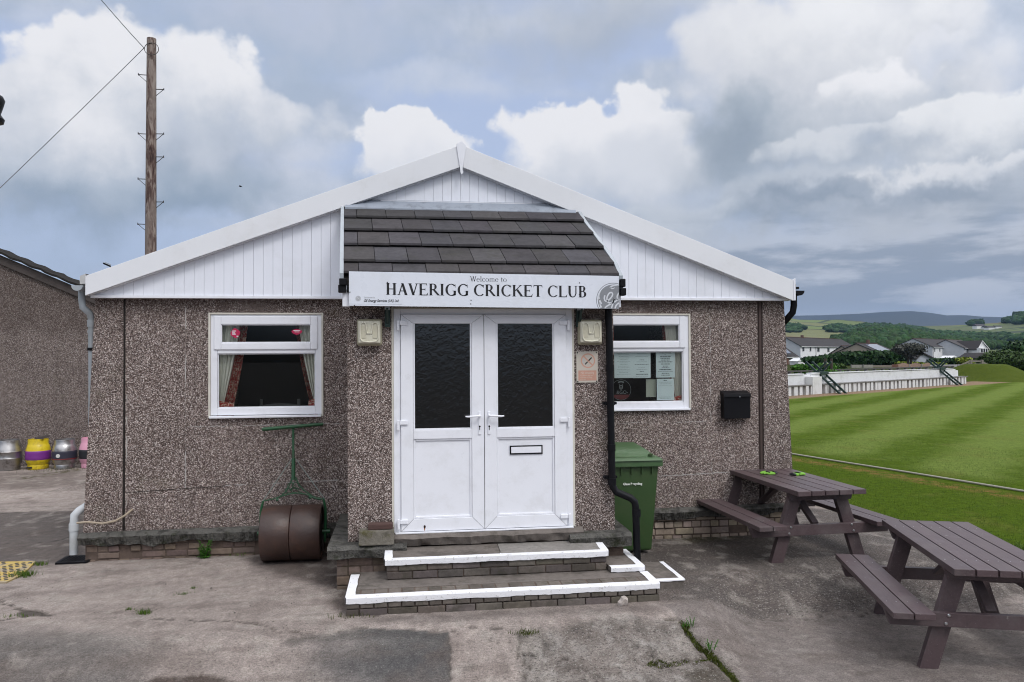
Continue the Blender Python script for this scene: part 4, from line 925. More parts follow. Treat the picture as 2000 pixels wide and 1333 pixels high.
b = MB(); paint_band(b, [((S2[0]-.010, S2[2]-.015), (S2[1]+.008, S2[2]-.015), (0, 1)), ((S2[0]-.013, S2[2]-.012), (S2[0]-.013, 7.07), (1, 0)), ((S2[1]+.011, S2[2]-.012), (S2[1]+.011, 7.085), (-1, 0))], .066, .050, zt2); b.build('painted_edge', PAINT, ST)
b = MB(); b.box((1.80, 6.70, .152), (2.112, 7.30, .198)); b.box((1.83, 7.30, .152), (2.0, 7.5, .19)); b.build('side_step', STEPT, ST, bevel=.006)
b = MB(); paint_band(b, [((1.802, 6.697), (2.112, 6.697), (0, 1)), ((2.115, 6.699), (2.115, 7.30), (-1, 0))], .062, .040, lambda x, y: .199); b.build('painted_edge', PAINT, ST)
b = MB(); b.box((2.137, 6.66, -.1), (2.468, 7.25, .078)); b.build('low_side_slab', STEPT, ST, bevel=.006)
b = MB(); paint_band(b, [((2.14, 6.657), (2.468, 6.657), (0, 1)), ((2.471, 6.659), (2.471, 7.24), (-1, 0))], .040, .012, lambda x, y: .079); b.build('painted_edge', PAINT, ST)
b = MB(); b.box((-.425, 6.985, .405), (-.112, 7.135, .535)); o = b.build('stone_block', MOSSY, None, bevel=.012); tag(o, 'mossy pale stone block standing on the ledge left of the doors', 'stone block')
b = MB(); b.box((-.345, 7.02, .537), (-.125, 7.125, .585)); o = b.build('brick', BRICKD, None, bevel=.006); tag(o, 'dark brown brick lying on top of the mossy block by the doors', 'brick')

# ---- lettering helpers
def arc(b, cx, cz_, rx, rz, a0, a1, tk, tn, n=22, y=0):
    """ellipse stroke, thick at the sides and thin at top and foot"""
    o = []; i_ = []
    for k in range(n+1):
        a = rad(lerp(a0, a1, k/n)); w = tn+(tk-tn)*abs(math.cos(a))**1.3
        o.append((cx+rx*math.cos(a), y, cz_+rz*math.sin(a))); i_.append((cx+(rx-w)*math.cos(a), y, cz_+(rz-w*.9)*math.sin(a)))
    b.add(o+i_, [(k, k+1, n+1+k+1, n+1+k) for k in range(n)])
def ln(b, x0, z0, x1, z1, w, horiz=False):
    if horiz: b.add([(x0, 0, z0-w/2), (x1, 0, z1-w/2), (x1, 0, z1+w/2), (x0, 0, z0+w/2)], [(0, 1, 2, 3)])
    else: b.add([(x0-w/2, 0, z0), (x0+w/2, 0, z0), (x1+w/2, 0, z1), (x1-w/2, 0, z1)], [(0, 1, 2, 3)])
def srf(b, x, z, w=.14, up=1, t=.022):
    b.add([(x-w, 0, z), (x+w, 0, z), (x+w, 0, z+up*t), (x-w, 0, z+up*t)], [(0, 1, 2, 3)])
    b.add([(x-w*.6, 0, z+up*t), (x+w*.6, 0, z+up*t), (x, 0, z+up*.09)], [(0, 1, 2)])
T, t = .165, .066
def glyph(ch):
    b = MB()
    if ch == 'H': ln(b, .17, 0, .17, 1, T); ln(b, .63, 0, .63, 1, T); ln(b, .17, .5, .63, .5, t, True); [srf(b, x, z, .15, u) for x in (.17, .63) for z, u in ((0, 1), (1, -1))]; return b, .82
    if ch == 'I': ln(b, .17, 0, .17, 1, T); srf(b, .17, 0, .15); srf(b, .17, 1, .15, -1); return b, .36
    if ch == 'A': ln(b, .12, 0, .385, 1, t*1.1); ln(b, .64, 0, .37, 1.0, T*1.05); ln(b, .22, .34, .54, .34, t, True); srf(b, .12, 0, .12); srf(b, .64, 0, .14); return b, .78
    if ch == 'V': ln(b, .38, 0, .12, 1, T*1.05); ln(b, .38, 0, .62, 1, t*1.1); srf(b, .12, 1, .14, -1); srf(b, .62, 1, .12, -1); return b, .74
    if ch == 'E':
        ln(b, .16, 0, .16, 1, T); srf(b, .14, 0, .14); srf(b, .14, 1, .14, -1); ln(b, .16, .98, .60, .98, t, True); ln(b, .16, .02, .64, .02, t, True); ln(b, .16, .51, .48, .51, t, True)
        b.add([(.60, 0, 1), (.54, 0, .96), (.615, 0, .78)], [(0, 1, 2)]); b.add([(.64, 0, 0), (.55, 0, .04), (.70, 0, .25)], [(0, 1, 2)]); ln(b, .47, .41, .47, .61, .03); return b, .72
    if ch in 'RBP':
        ln(b, .16, 0, .16, 1, T); srf(b, .15, 0, .15); srf(b, .14, 1, .14, -1)
        if ch == 'R': ln(b, .16, .98, .36, .98, t, True); ln(b, .16, .50, .36, .50, t, True); arc(b, .35, .74, .23, .26, -90, 90, T, t); ln(b, .72, 0, .36, .51, T*1.05); srf(b, .73, 0, .10, 1, .02); return b, .80
        ln(b, .16, .98, .34, .98, t, True); ln(b, .16, .53, .36, .53, t, True); arc(b, .33, .76, .21, .24, -90, 90, T, t); ln(b, .16, .02, .36, .02, t, True); arc(b, .34, .27, .27, .27, -90, 90, T, t); return b, .72
    if ch in 'CG':
        arc(b, .47, .5, .42, .52, 48, 312, T, t); b.add([(.72, 0, .93), (.77, 0, .99), (.77, 0, .70), (.75, 0, .70)], [(0, 1, 2, 3)])
        if ch == 'G': ln(b, .72, .04, .72, .42, T); srf(b, .70, .42, .15, -1); ln(b, .55, .0, .74, .06, t, True); return b, .88
        b.add([(.74, 0, .12), (.79, 0, .2), (.80, 0, .22), (.77, 0, .14)], [(0, 1, 2, 3)]); return b, .84
    if ch == 'K': ln(b, .16, 0, .16, 1, T); srf(b, .16, 0, .15); srf(b, .16, 1, .15, -1); ln(b, .20, .45, .64, .98, t*1.2); ln(b, .74, 0, .36, .62, T*1.1); srf(b, .63, 1, .13, -1); srf(b, .74, 0, .13); return b, .84
    if ch == 'T': ln(b, .36, 0, .36, 1, T); srf(b, .36, 0, .15); ln(b, .05, .98, .67, .98, t, True); b.add([(.04, 0, 1), (.10, 0, .96), (.03, 0, .78)], [(0, 1, 2)]); b.add([(.68, 0, 1), (.62, 0, .96), (.69, 0, .78)], [(0, 1, 2)]); return b, .74
    if ch == 'L': ln(b, .16, 0, .16, 1, T); srf(b, .16, 1, .15, -1); srf(b, .14, 0, .14); ln(b, .16, .02, .62, .02, t, True); b.add([(.62, 0, 0), (.53, 0, .04), (.68, 0, .26)], [(0, 1, 2)]); return b, .68
    if ch == 'U':
        ln(b, .17, .30, .17, 1, T); ln(b, .645, .30, .645, 1, t*1.2); srf(b, .17, 1, .15, -1); srf(b, .645, 1, .12, -1)
        arc(b, .39, .31, .28, .33, 180, 270, T, t*1.3); arc(b, .39, .31, .275, .33, 270, 360, t*1.2, t*1.3); return b, .82
    if ch == 'W': ln(b, .30, 0, .10, 1, .095); ln(b, .30, 0, .48, .95, t*.7); ln(b, .66, 0, .46, 1, .095); ln(b, .66, 0, .84, 1, t); [srf(b, x, 1, .12, -1) for x in (.10, .47, .84)]; return b, .93
    if ch == 'e': arc(b, .26, .31, .23, .33, 20, 325, .085, .03); ln(b, .08, .36, .47, .36, .035, True); arc(b, .26, .33, .225, .31, 0, 40, .06, .03); return b, .53
    if ch == 'l': ln(b, .14, 0, .14, 1.02, .09); srf(b, .14, 0, .11); ln(b, .05, .98, .14, 1.02, .03, True); return b, .29
    if ch == 'c': arc(b, .26, .31, .23, .33, 40, 320, .085, .03); return b, .49
    if ch == 'o': arc(b, .28, .31, .25, .33, 0, 360, .085, .03, 30); return b, .57
    if ch == 'm':
        for x in (.13, .42, .71): ln(b, x, 0, x, .56, .085); srf(b, x, 0, .10, 1, .02)
        arc(b, .275, .44, .19, .20, 10, 150, .08, .03); arc(b, .565, .44, .19, .20, 10, 150, .08, .03); ln(b, .04, .58, .13, .62, .03, True); return b, .86
    if ch == 't': ln(b, .16, .1, .16, .80, .085); ln(b, .03, .60, .32, .60, .032, True); arc(b, .24, .12, .12, .14, 190, 300, .06, .03); return b, .35
    return b, .30
def word(b, txt, x0, z0, x1, cap, ybase, slope=0.0):
    gl_ = [glyph(c) for c in txt]; tot = sum(a for _, a in gl_); k = (x1-x0)/tot; x = x0
    for gb, a in gl_:
        if gb.v: b.add([(x+v[0]*k, ybase, z0+v[2]*cap+(x+v[0]*k-x0)*slope) for v in gb.v], gb.f)
        x += a*k
def textmesh(txt, size, loc, mat, parent, name='lettering', align='LEFT', shear=0.0, sxx=1.0, root=None, off=0.0):
    cu = bpy.data.curves.new('t', 'FONT'); cu.body = txt; cu.size = size; cu.align_x = align; cu.shear = shear; cu.offset = off; cu.extrude = .0004
    ob = bpy.data.objects.new('t', cu); C.objects.link(ob); bpy.context.view_layer.update()
    me = bpy.data.meshes.new_from_object(ob.evaluated_get(bpy.context.evaluated_depsgraph_get())); bpy.data.objects.remove(ob)
    me.transform(Matrix.Translation(loc) @ Matrix.Rotation(rad(90), 4, 'X') @ Matrix.Diagonal((sxx, 1, 1, 1)))
    r = root or parent
    while r is not None and r.parent: r = r.parent
    if r is not None: me.transform(Matrix.Translation(-r.location))
    me.materials.clear(); me.materials.append(mat); me.name = name
    o = bpy.data.objects.new(name, me); C.objects.link(o)
    if parent is not None: o.parent = parent
    return o
# ---- club sign
SGN = thing('club_sign', 'long white sign reading Welcome to Haverigg Cricket Club over the doors', 'sign', (.73, 6.93, 2.54))
SX0, SX1, SY = -.500, 1.962, 6.925
SIGNW = simple('sign_white', (.72, .75, .82), .3, var=.01, dirt=(.5, .5, .5), dscale=6, damt=.2)
INK = simple('sign_ink', (.012, .012, .014), .45); INKG = simple('sign_grey', (.23, .24, .26), .45); INKL = simple('sign_light_grey', (.45, .46, .48), .5); INKW = simple('sign_logo_white', (.62, .64, .68), .4)
sh = lambda x: (x-SX0)*(-.0085)        # the board hangs a touch lower at its right end
b = MB(); b.hexa([(SX0, SY, 2.543), (SX1, SY, 2.543+sh(SX1)), (SX1, SY+.018, 2.543+sh(SX1)), (SX0, SY+.018, 2.543)], [(SX0, SY, 2.848), (SX1, SY, 2.848+sh(SX1)), (SX1, SY+.018, 2.848+sh(SX1)), (SX0, SY+.018, 2.848)]); b.build('sign_board', SIGNW, SGN, bevel=.0015)
def SP(px, py): p = PY(px, py, SY); return p[0], p[2]
b = MB(); x0, z0 = SP(753, 576); x1, _ = SP(1148, 578); word(b, 'HAVERIGG CRICKET CLUB', x0, z0, x1, .104, SY-.0012, -.0085)
b.build('lettering', INK, SGN)
b = MB(); x0, z0 = SP(918, 550); x1, _ = SP(990, 551); word(b, 'Welcome to', x0, z0, x1, .048, SY-.0012, -.0085); b.build('lettering', INK, SGN)
x0, z0 = SP(710, 590); textmesh('GE Energy Services (UK) Ltd', .0315, (x0, SY-.001, z0), INK, SGN, shear=.3, sxx=.83, off=.0006)
x0, z0 = SP(711, 582.5); textmesh('Sponsored by', .019, (x0, SY-.001, z0), INKL, SGN, shear=.2, sxx=.9)
b = MB(); (xa, za), (xb_, zb) = SP(682, 594), SP(785, 594.5); b.bar((xa, SY-.0008, za), (xb_, SY-.0008, zb), .0008, .0018); b.build('rule_line', INKL, SGN)
def disc(b, cx, cz_, r, y, n=40, r0=0):
    if r0 == 0: b.add([(cx+r*math.cos(2*math.pi*k/n), y, cz_+r*math.sin(2*math.pi*k/n)) for k in range(n)], [tuple(range(n))])
    else:
        b.add([(cx+q*math.cos(2*math.pi*k/n), y, cz_+q*math.sin(2*math.pi*k/n)) for q in (r, r0) for k in range(n)], [(k, (k+1) % n, n+(k+1) % n, n+k) for k in range(n)])
def stroke(b, pts, w, y, cx=0, cz_=0, k=1.0):
    P = [Vector((cx+p[0]*k, cz_+p[1]*k)) for p in pts]; Q = []
    for i in range(len(P)-1):                      # Catmull-Rom
        p0, p1, p2, p3 = P[max(i-1, 0)], P[i], P[i+1], P[min(i+2, len(P)-1)]
        for s in range(6):
            u = s/6; Q.append(.5*((2*p1)+(p2-p0)*u+(2*p0-5*p1+4*p2-p3)*u*u+(3*p1-p0-3*p2+p3)*u*u*u))
    Q.append(P[-1]); n = len(Q); L = []; R_ = []
    for i in range(n):
        d = (Q[min(i+1, n-1)]-Q[max(i-1, 0)]).normalized(); nn = Vector((-d.y, d.x)); ww = (w[0]+(w[1]-w[0])*i/(n-1) if isinstance(w, tuple) else w)*k/2
        L.append((Q[i].x+nn.x*ww, y, Q[i].y+nn.y*ww)); R_.append((Q[i].x-nn.x*ww, y, Q[i].y-nn.y*ww))
    b.add(L+R_, [(i, i+1, n+i+1, n+i) for i in range(n-1)])
def clip_build(b, name, mat, parent, planes):
    o = b.build(name, mat, parent); bm = bmesh.new(); bm.from_mesh(o.data)
    r = parent
    while r.parent: r = r.parent
    for co, no in planes:
        co = Vector(co)-r.location
        bmesh.ops.bisect_plane(bm, geom=bm.verts[:]+bm.edges[:]+bm.faces[:], plane_co=co, plane_no=no, clear_outer=True)
    bm.to_mesh(o.data); bm.free(); return o
cxm, czm = SP(1198, 587); RM = .163
PL = [((SX1-.002, 0, 0), (1, 0, 0)), ((0, 0, 2.546+sh(SX1)), (0, 0, -1))]
b = MB(); disc(b, cxm, czm, RM, SY-.0008, 64, RM*.965); disc(b, cxm, czm, RM*.90, SY-.0009, 64); clip_build(b, 'emblem_disc', INKG, SGN, PL)
b = MB(); y = SY-.0016
stroke(b, [(-.80, -.18), (-.72, -.42)], (.06, .12), y, cxm, czm, RM); stroke(b, [(-.84, .02), (-.86, .25), (-.74, .52)], (.16, .02), y, cxm, czm, RM)
stroke(b, [(-.83, .06), (-.76, -.12), (-.70, -.22)], (.10, .12), y, cxm, czm, RM)
stroke(b, [(-.18, .70), (-.05, .82), (.25, .84)], (.13, .03), y, cxm, czm, RM); stroke(b, [(-.17, .72), (-.05, .66), (.1, .72)], (.10, .02), y, cxm, czm, RM)
stroke(b, [(-.50, .28), (-.53, .08), (-.42, -.06), (-.20, .08), (-.05, .30), (-.10, .44), (-.26, .38), (-.38, .12), (-.30, -.12), (-.08, -.12), (.06, .10)], .085, y, cxm, czm, RM)
stroke(b, [(.06, .12), (-.02, -.14), (-.10, -.40), (-.22, -.72), (-.40, -.82), (-.55, -.66), (-.46, -.40), (-.18, -.22), (.12, -.06), (.28, .06)], .08, y, cxm, czm, RM)
stroke(b, [(.48, .42), (.30, .38), (.22, .18), (.32, .02), (.48, .04)], .085, y, cxm, czm, RM); stroke(b, [(.40, -.12), (.18, -.26), (.10, -.52), (.24, -.78), (.50, -.78)], .09, y, cxm, czm, RM); stroke(b, [(.5, -.36), (.38, -.44), (.44, -.56)], .08, y, cxm, czm, RM)
clip_build(b, 'emblem_script', INKW, SGN, PL)
cxs, czs = SP(699.5, 583.5); b = MB(); disc(b, cxs, czs, .024, SY-.0008, 28, .021); disc(b, cxs, czs, .019, SY-.0008, 24); b.build('emblem_disc', INKL, SGN)
b = MB(); stroke(b, [(-.4, .2), (-.1, .4), (0, 0), (-.3, -.4), (.1, -.1), (.45, .3), (.3, .0), (.45, -.35)], .14, SY-.0016, cxs, czs, .024); b.build('emblem_script', INKW, SGN)
b = MB()
for px, py in ((756.5, 552), (757, 575), (1132, 553), (1131.5, 576), (920, 587), (919.5, 594), (683.5, 571), (692, 597)):
    x, z = SP(px, py); disc(b, x, z, .0052, SY-.002, 10)
b.build('screw_head', INK, SGN)

# ---- floodlights, no smoking notice, letterbox
m, G = newmat('yellowed_lens'); G.put(G.b.inputs['Base Color'], G.mix(G.noise(G.obj, 9, 4, .6), (.56, .53, .41), (.66, .64, .54))); G.b.inputs['Roughness'].default_value = .22; LENS = m
LAMPB = simple('old_lamp_body', (.34, .31, .22), .5, dirt=(.12, .11, .08), dscale=9)
LSH = simple('lens_shade', (.52, .49, .38), .3)
def bulkhead(x0, x1, z0, z1, label):
    t_ = thing('wall_light', label, 'wall light', ((x0+x1)/2, YP, z0), 'square bulkhead lights either side of the doors')
    b = MB(); b.box((x0-.006, YP-.07, z0-.008), (x1+.006, YP-.001, z1+.010)); b.build('housing', LAMPB, t_, bevel=.03, smooth=True, seg=4)
    b = MB(); b.box((x0+.008, YP-.10, z0+.012), (x1-.008, YP-.066, z1-.008)); b.build('lens', LENS, t_, bevel=.024, smooth=True, seg=4)
    w = x1-x0; xm = (x0+x1)/2; zt = z1-.022; zb = z0+.028; b = MB(); y = YP-.104
    b.tube([(x0+.028, y, zb+.03), (x0+.026, y, zt-.05), (x0+.034, y, zt-.012), (x0+w*.26, y, zt), (xm-.032, y, zt-.012), (xm-.024, y, zt-.06), (xm-.02, y, zt-.1), (xm+.02, y, zt-.1), (xm+.024, y, zt-.06), (xm+.032, y, zt-.012), (x1-w*.26, y, zt), (x1-.034, y, zt-.012), (x1-.026, y, zt-.05), (x1-.028, y, zb+.03), (x1-.045, y, zb+.004), (xm, y, zb-.004), (x0+.045, y, zb+.004), (x0+.028, y, zb+.03)], .0075, 8)
    b.build('lens_rib', LENS, t_, smooth=True)
    for xa_1, xb_1 in ((x0+.035, xm-.03), (xm+.03, x1-.035)): b = MB(); b.box((xa_1, YP-.1035, zb+.03), (xb_1, YP-.1005, zt-.035)); b.build('tube_recess', LSH, t_, bevel=.001)
bulkhead(-.437, -.222, 2.198, 2.424, 'square yellowed bulkhead light on the pebbledash left of the doors')
bulkhead(1.615, 1.836, 2.198, 2.420, 'square yellowed bulkhead light above the no smoking notice')
NS = thing('notice', 'faded cream and pink no smoking notice beside the doors', 'sign', (1.70, YP, 1.83))
nx0, nx1, nz0, nz1 = 1.600, 1.808, 1.832, 2.128; yn = YP-.012
b = MB(); b.box((nx0, yn, nz0), (nx1, YP-.002, nz1)); b.build('plate', simple('faded_cream', (.50, .46, .40), .5, dirt=(.42, .28, .22), damt=.4), NS, bevel=.002)
PINK = simple('faded_red', (.55, .23, .17), .6, var=.2, scale=30); PINK2 = simple('faded_pink', (.52, .29, .22), .6, var=.25, scale=40)
xm = (nx0+nx1)/2+.008; zm = nz1-.088; b = MB(); disc(b, xm, zm, .070, yn-.0008, 40, .058); b.bar((xm-.045, yn-.001, zm+.045), (xm+.045, yn-.001, zm-.045), .0008, .013); b.build('prohibition_ring', PINK2, NS)
b = MB(); b.bar((xm+.006, yn-.0018, zm+.000), (xm+.036, yn-.0018, zm+.030), .0008, .012); b.bar((xm-.028, yn-.0018, zm-.034), (xm-.004, yn-.0018, zm-.010), .0008, .011); b.build('cigarette', INK, NS)
b = MB(); stroke(b, [(-.036, -.03), (-.05, -.01), (-.035, .008), (-.045, .026)], .008, yn-.001, xm, zm, 1.0); b.build('smoke_mark', INKL, NS)
b = MB(); b.box((nx0+.018, yn-.0012, nz0+.020), (nx1-.014, yn-.0002, nz0+.116)); b.build('text_panel', PINK2, NS)
PCR = simple('pale_print', (.58, .50, .42), .6)
textmesh('No smoking', .030, (nx0+.040, yn-.002, nz0+.084), PCR, NS, sxx=.88)
for k, s_ in enumerate(('It is against the law', 'to smoke in these', 'premises')): textmesh(s_, .0165, (nx0+.036, yn-.002, nz0+.063-k*.018), PCR, NS, sxx=.95)
b = MB()
for x, z in ((nx0+.010, nz1-.012), (nx1-.014, nz1-.012), (nx0+.012, nz0+.010), (nx1-.012, nz0+.012)): disc(b, x, z, .0065, yn-.002, 12)
b.build('screw_head', BLACK, NS)
LB = thing('letterbox', 'black wall mounted letterbox on the pebbledash right of the notice window', 'letterbox', (3.767, YW, 1.36))
b = MB(); b.box((3.607, YW-.10, 1.352), (3.925, YW-.003, 1.63)); b.build('box', BLACK, LB, bevel=.006)
b = MB(); b.hexa([(3.600, YW-.115, 1.600), (3.932, YW-.115, 1.600), (3.932, YW-.003, 1.622), (3.600, YW-.003, 1.622)], [(3.604, YW-.108, 1.640), (3.928, YW-.108, 1.640), (3.928, YW-.003, 1.672), (3.604, YW-.003, 1.672)]); b.build('lid', BLACK, LB, bevel=.005)
b = MB(); b.lathe([(.0, 0), (.009, 0), (.009, .005)], (0, 0, 0), 14, 'y'); b.v = [(v[0]+3.79, v[1]+YW-.122, v[2]+1.605) for v in b.v]; b.build('lock', STEEL, LB)

# ---- curtains, stickers, posters, chair
def curtainmat(name, base, pat=None):
    m, G = newmat(name); c = G.mix(G.noise(G.obj, 12, 4, .6), tuple(x*.85 for x in base), base)
    if pat: c = G.mix(G.ss(G.noise(G.pos, 34, 3, .6, 1.2), .50, .56), c, pat)
    G.put(G.b.inputs['Base Color'], c); G.b.inputs['Roughness'].default_value = .9; return m
LINING = curtainmat('cream_lining', (.88, .85, .78)); REDP = curtainmat('red_patterned_cloth', (.36, .045, .035), (.60, .42, .34))
def curtain(xo, side, wtop, wbot, ztop, ztie, zend, label, y0=8.588, band=.07, pink=1):
    t_ = thing('curtain', label, 'curtain', (xo, y0, zend))
    def inner(z):
        s = np.clip((ztop-z)/(ztop-ztie), 0, 1); return wtop+(wbot-wtop)*s**1.5
    def sheet(f0, f1, mat, nm, ysh, zlo):
        n, k = 60, 34; V = []; 
        for j in range(k+1):
            z = lerp(ztop, zlo, j/k)
            for i in range(n+1):
                u = lerp(f0(z), f1(z), i/n); fold = .018*math.sin(i/n*26+.4*math.sin(j*.2))+.008*math.sin(i/n*57); V.append((xo+side*u, y0+ysh+fold, z))
        b = MB(); b.add(V, [(j*(n+1)+i, j*(n+1)+i+1, (j+1)*(n+1)+i+1, (j+1)*(n+1)+i) for j in range(k) for i in range(n)]); b.build(nm, mat, t_, smooth=True)
    bd = lambda z: band*(1+.5*np.clip((ztop-z)/(ztop-ztie), 0, 1))
    sheet(lambda z: -.02, lambda z: max(.0, inner(z)-bd(z)), LINING, 'lining', 0, ztie+.02); sheet(lambda z: max(.0, inner(z)-bd(z)), lambda z: inner(z), REDP, 'patterned_edge', .004, ztie)
    b = MB(); x2 = xo+side*(wbot+.01)
    b.add([(xo-side*.02, y0-.03, ztie+.055), (x2, y0-.03, ztie+.015), (x2, y0-.028, zend), (xo-side*.02, y0-.028, zend)], [(0, 1, 2, 3)]); b.build('tieback', REDP, t_)
curtain(X1(424), 1, .30, .15, 2.60, 1.58, 1.44, 'cream lined curtain with red patterned edge, left side of the left window')
curtain(X1(616), -1, .235, .07, 2.60, 1.60, 1.44, 'cream lined curtain with thin red edge, right side of the left window', band=.03)
curtain(X2(616), -1, .23, .10, 2.60, 1.58, 1.44, 'cream lined curtain at the right side of the notice window', band=.02)
curtain(X2(424), 1, .23, .16, 2.60, 1.58, 1.44, 'cream lined curtain mostly hidden at the porch side of the notice window')
MAG = simple('magenta_sticker', (.42, .012, .07), .45); 
b = MB(); xs, zs = X1(458.5), Z1(650.5); b.prism([(xs+r_*math.cos(a), zs+r_*math.sin(a)*1.05) for r_, a in [(.047+.004*math.cos(4*k*math.pi/12), 2*math.pi*k/24+.2) for k in range(24)]], YW+.0095, YW+.0115); o = b.build('window_sticker', MAG); tag(o, 'squarish magenta sticker on the left window\'s top pane', 'sticker')
b = MB()
for k in range(5): b.box((xs-.034, YW+.0085, zs+.022-k*.010), (xs-.034+random.uniform(.028, .045), YW+.0092, zs+.027-k*.010))
b.box((xs+.012, YW+.0085, zs-.038), (xs+.032, YW+.0092, zs-.028)); b.build('sticker_print', PAINT, o)
b = MB(); xs, zs = X1(579), Z1(648.5); b.prism([(xs+.056*math.cos(a), zs+.020+.024*math.sin(a)*(1 if math.sin(a) > 0 else 1.6)*(1-.2*abs(math.cos(a)))-.012) for a in [2*math.pi*k/28 for k in range(28)]], YW+.0095, YW+.0115); o = b.build('window_sticker', MAG); tag(o, 'oval magenta sticker on the left window\'s top pane, beside the right curtain', 'sticker')
b = MB(); b.box((xs-.036, YW+.0085, zs+.012), (xs+.036, YW+.0092, zs+.018)); b.box((xs-.024, YW+.0085, zs-.002), (xs+.028, YW+.0092, zs+.003)); b.build('sticker_print', PAINT, o)
PAPER = simple('notice_paper', (.78, .86, .88), .7, var=.03); PRINT = simple('notice_print', (.10, .12, .13), .7); PRINTL = simple('faint_print', (.36, .42, .43), .7)
def paper(px0, px1, py0, py1, label, lines, yy=8.552, mat=PAPER):
    # pixel columns of the visible notices, measured on the pane's plane
    a, c = PY(px0, py1, yy), PY(px1, py0, yy); t_ = thing('paper_notice', label, 'notice', (float((a[0]+c[0])/2), yy, float(a[2])), None)
    b = MB(); b.box((a[0], yy, a[2]), (c[0], yy+.0015, c[2])); b.build('sheet', mat, t_)
    for (v, w, bold, wd) in lines:
        pass
    w_ = c[0]-a[0]; h_ = c[2]-a[2]
    for kind, mt, nm in ((1, PRINT, 'bold_print'), (0, PRINTL, 'print')):
        b = MB()
        for (v, half, bold, hh) in lines:
            if bold != kind: continue
            z = c[2]-v*h_; x = a[0]+w_*(.5-half)
            while x < a[0]+w_*(.5+half)-.004:
                L = random.uniform(.006, .02); x2 = min(x+L, a[0]+w_*(.5+half)); b.box((x, yy-.0012, z-hh/2), (x2, yy-.0003, z+hh/2)); x = x2+.004
        if b.v: b.build(nm, mt, t_)
paper(1200, 1236, 686, 739, 'pale paper notice in the right window, leftmost of the top row', [(.08+.06*k, random.uniform(.2, .38), 0, .004) for k in range(14)])
paper(1236.5, 1270.5, 686, 739, 'pale paper notice in the right window, overlapping the leftmost one', [(.1, .25, 0, .004), (.2, .36, 0, .004), (.33, .12, 1, .006), (.4, .3, 0, .004), (.5, .4, 1, .005), (.6, .2, 0, .004), (.68, .3, 0, .004), (.76, .12, 1, .007), (.86, .34, 1, .008), (.93, .35, 0, .004)])
paper(1281.5, 1318, 686, 738, 'bold printed notice in the right window, beside the curtain', [(.07, .3, 1, .008), (.14, .04, 1, .005), (.20, .28, 1, .009), (.27, .26, 1, .009), (.34, .22, 1, .009), (.41, .36, 1, .009), (.49, .24, 1, .009), (.57, .14, 1, .007), (.63, .2, 1, .006), (.70, .32, 1, .011), (.77, .4, 0, .006), (.84, .2, 1, .008), (.91, .22, 1, .008)])
paper(1283, 1316.5, 740, 782, 'pale fixture list directly below the bold printed notice', [(.08, .1, 1, .009), (.16, .35, 0, .004), (.24, .32, 0, .004), (.33, .4, 0, .003), (.86, .4, 0, .004), (.92, .3, 0, .004)])
paper(1262, 1281, 741, 776, 'narrow cream sheet behind the glass beside the fixture list', [], 8.60, simple('cream_paper', (.50, .52, .44), .7))
t_ = thing('window_decal', 'round coffee and food decal low on the porch side of the right window', 'sticker', (2.19, 8.545, 1.6))
a = PY(1213, 762, 8.545); cxd, czd = a[0], a[2]; DG = simple('decal_grey', (.22, .23, .24), .6); DR_ = simple('decal_red', (.13, .02, .022), .6)
b = MB(); disc(b, cxd, czd, .118, 8.546, 40, .114); stroke(b, [(-.035, .085), (0, .095), (.035, .085)], .016, 8.545, cxd, czd); disc(b, cxd, czd+.035, .022, 8.545, 20, .010); stroke(b, [(-.02, .07), (-.018, .02), (0, .005), (.018, .02), (.02, .07)], .005, 8.545, cxd, czd); b.build('decal_ring', DG, t_)
b = MB(); b.add([(cxd+.10*math.cos(a), 8.545, czd-.055+.055*math.sin(a)) for a in [math.pi+k*math.pi/14 for k in range(15)]], [tuple(range(15))]); b.build('decal_base', DR_, t_)
textmesh('&GO-', .055, (cxd-.055, 8.544, czd-.045), DG, t_)
CH = thing('chair', 'dark wooden ladder-back chair seen dimly through the left window', 'chair', (-1.45, 9.45, .462)); WOODD = simple('grey_chair_wood', (.16, .15, .15), .5)
b = MB(); b.box((-1.68, 9.25, .90), (-1.22, 9.65, .94)); b.build('seat', WOODD, CH, bevel=.01)
for x in (-1.66, -1.24):
    b = MB(); b.tube([(x, 9.24, .462), (x, 9.24, .92), (x, 9.20, 1.60)], .018, 8); b.build('leg', WOODD, CH)
    b = MB(); b.tube([(x, 9.63, .462), (x, 9.63, .90)], .018, 8); b.build('leg', WOODD, CH)
b = MB()
for z in (1.51, 1.32):
    P_ = [(-1.65+.40*k/8, z+.018*math.sin(math.pi*k/8)) for k in range(9)]
    b.prism([(p[0], p[1]-.03) for p in P_]+[(p[0], p[1]+.025) for p in P_[::-1]], 9.205, 9.225)
b.build('backrest', WOODD, CH)

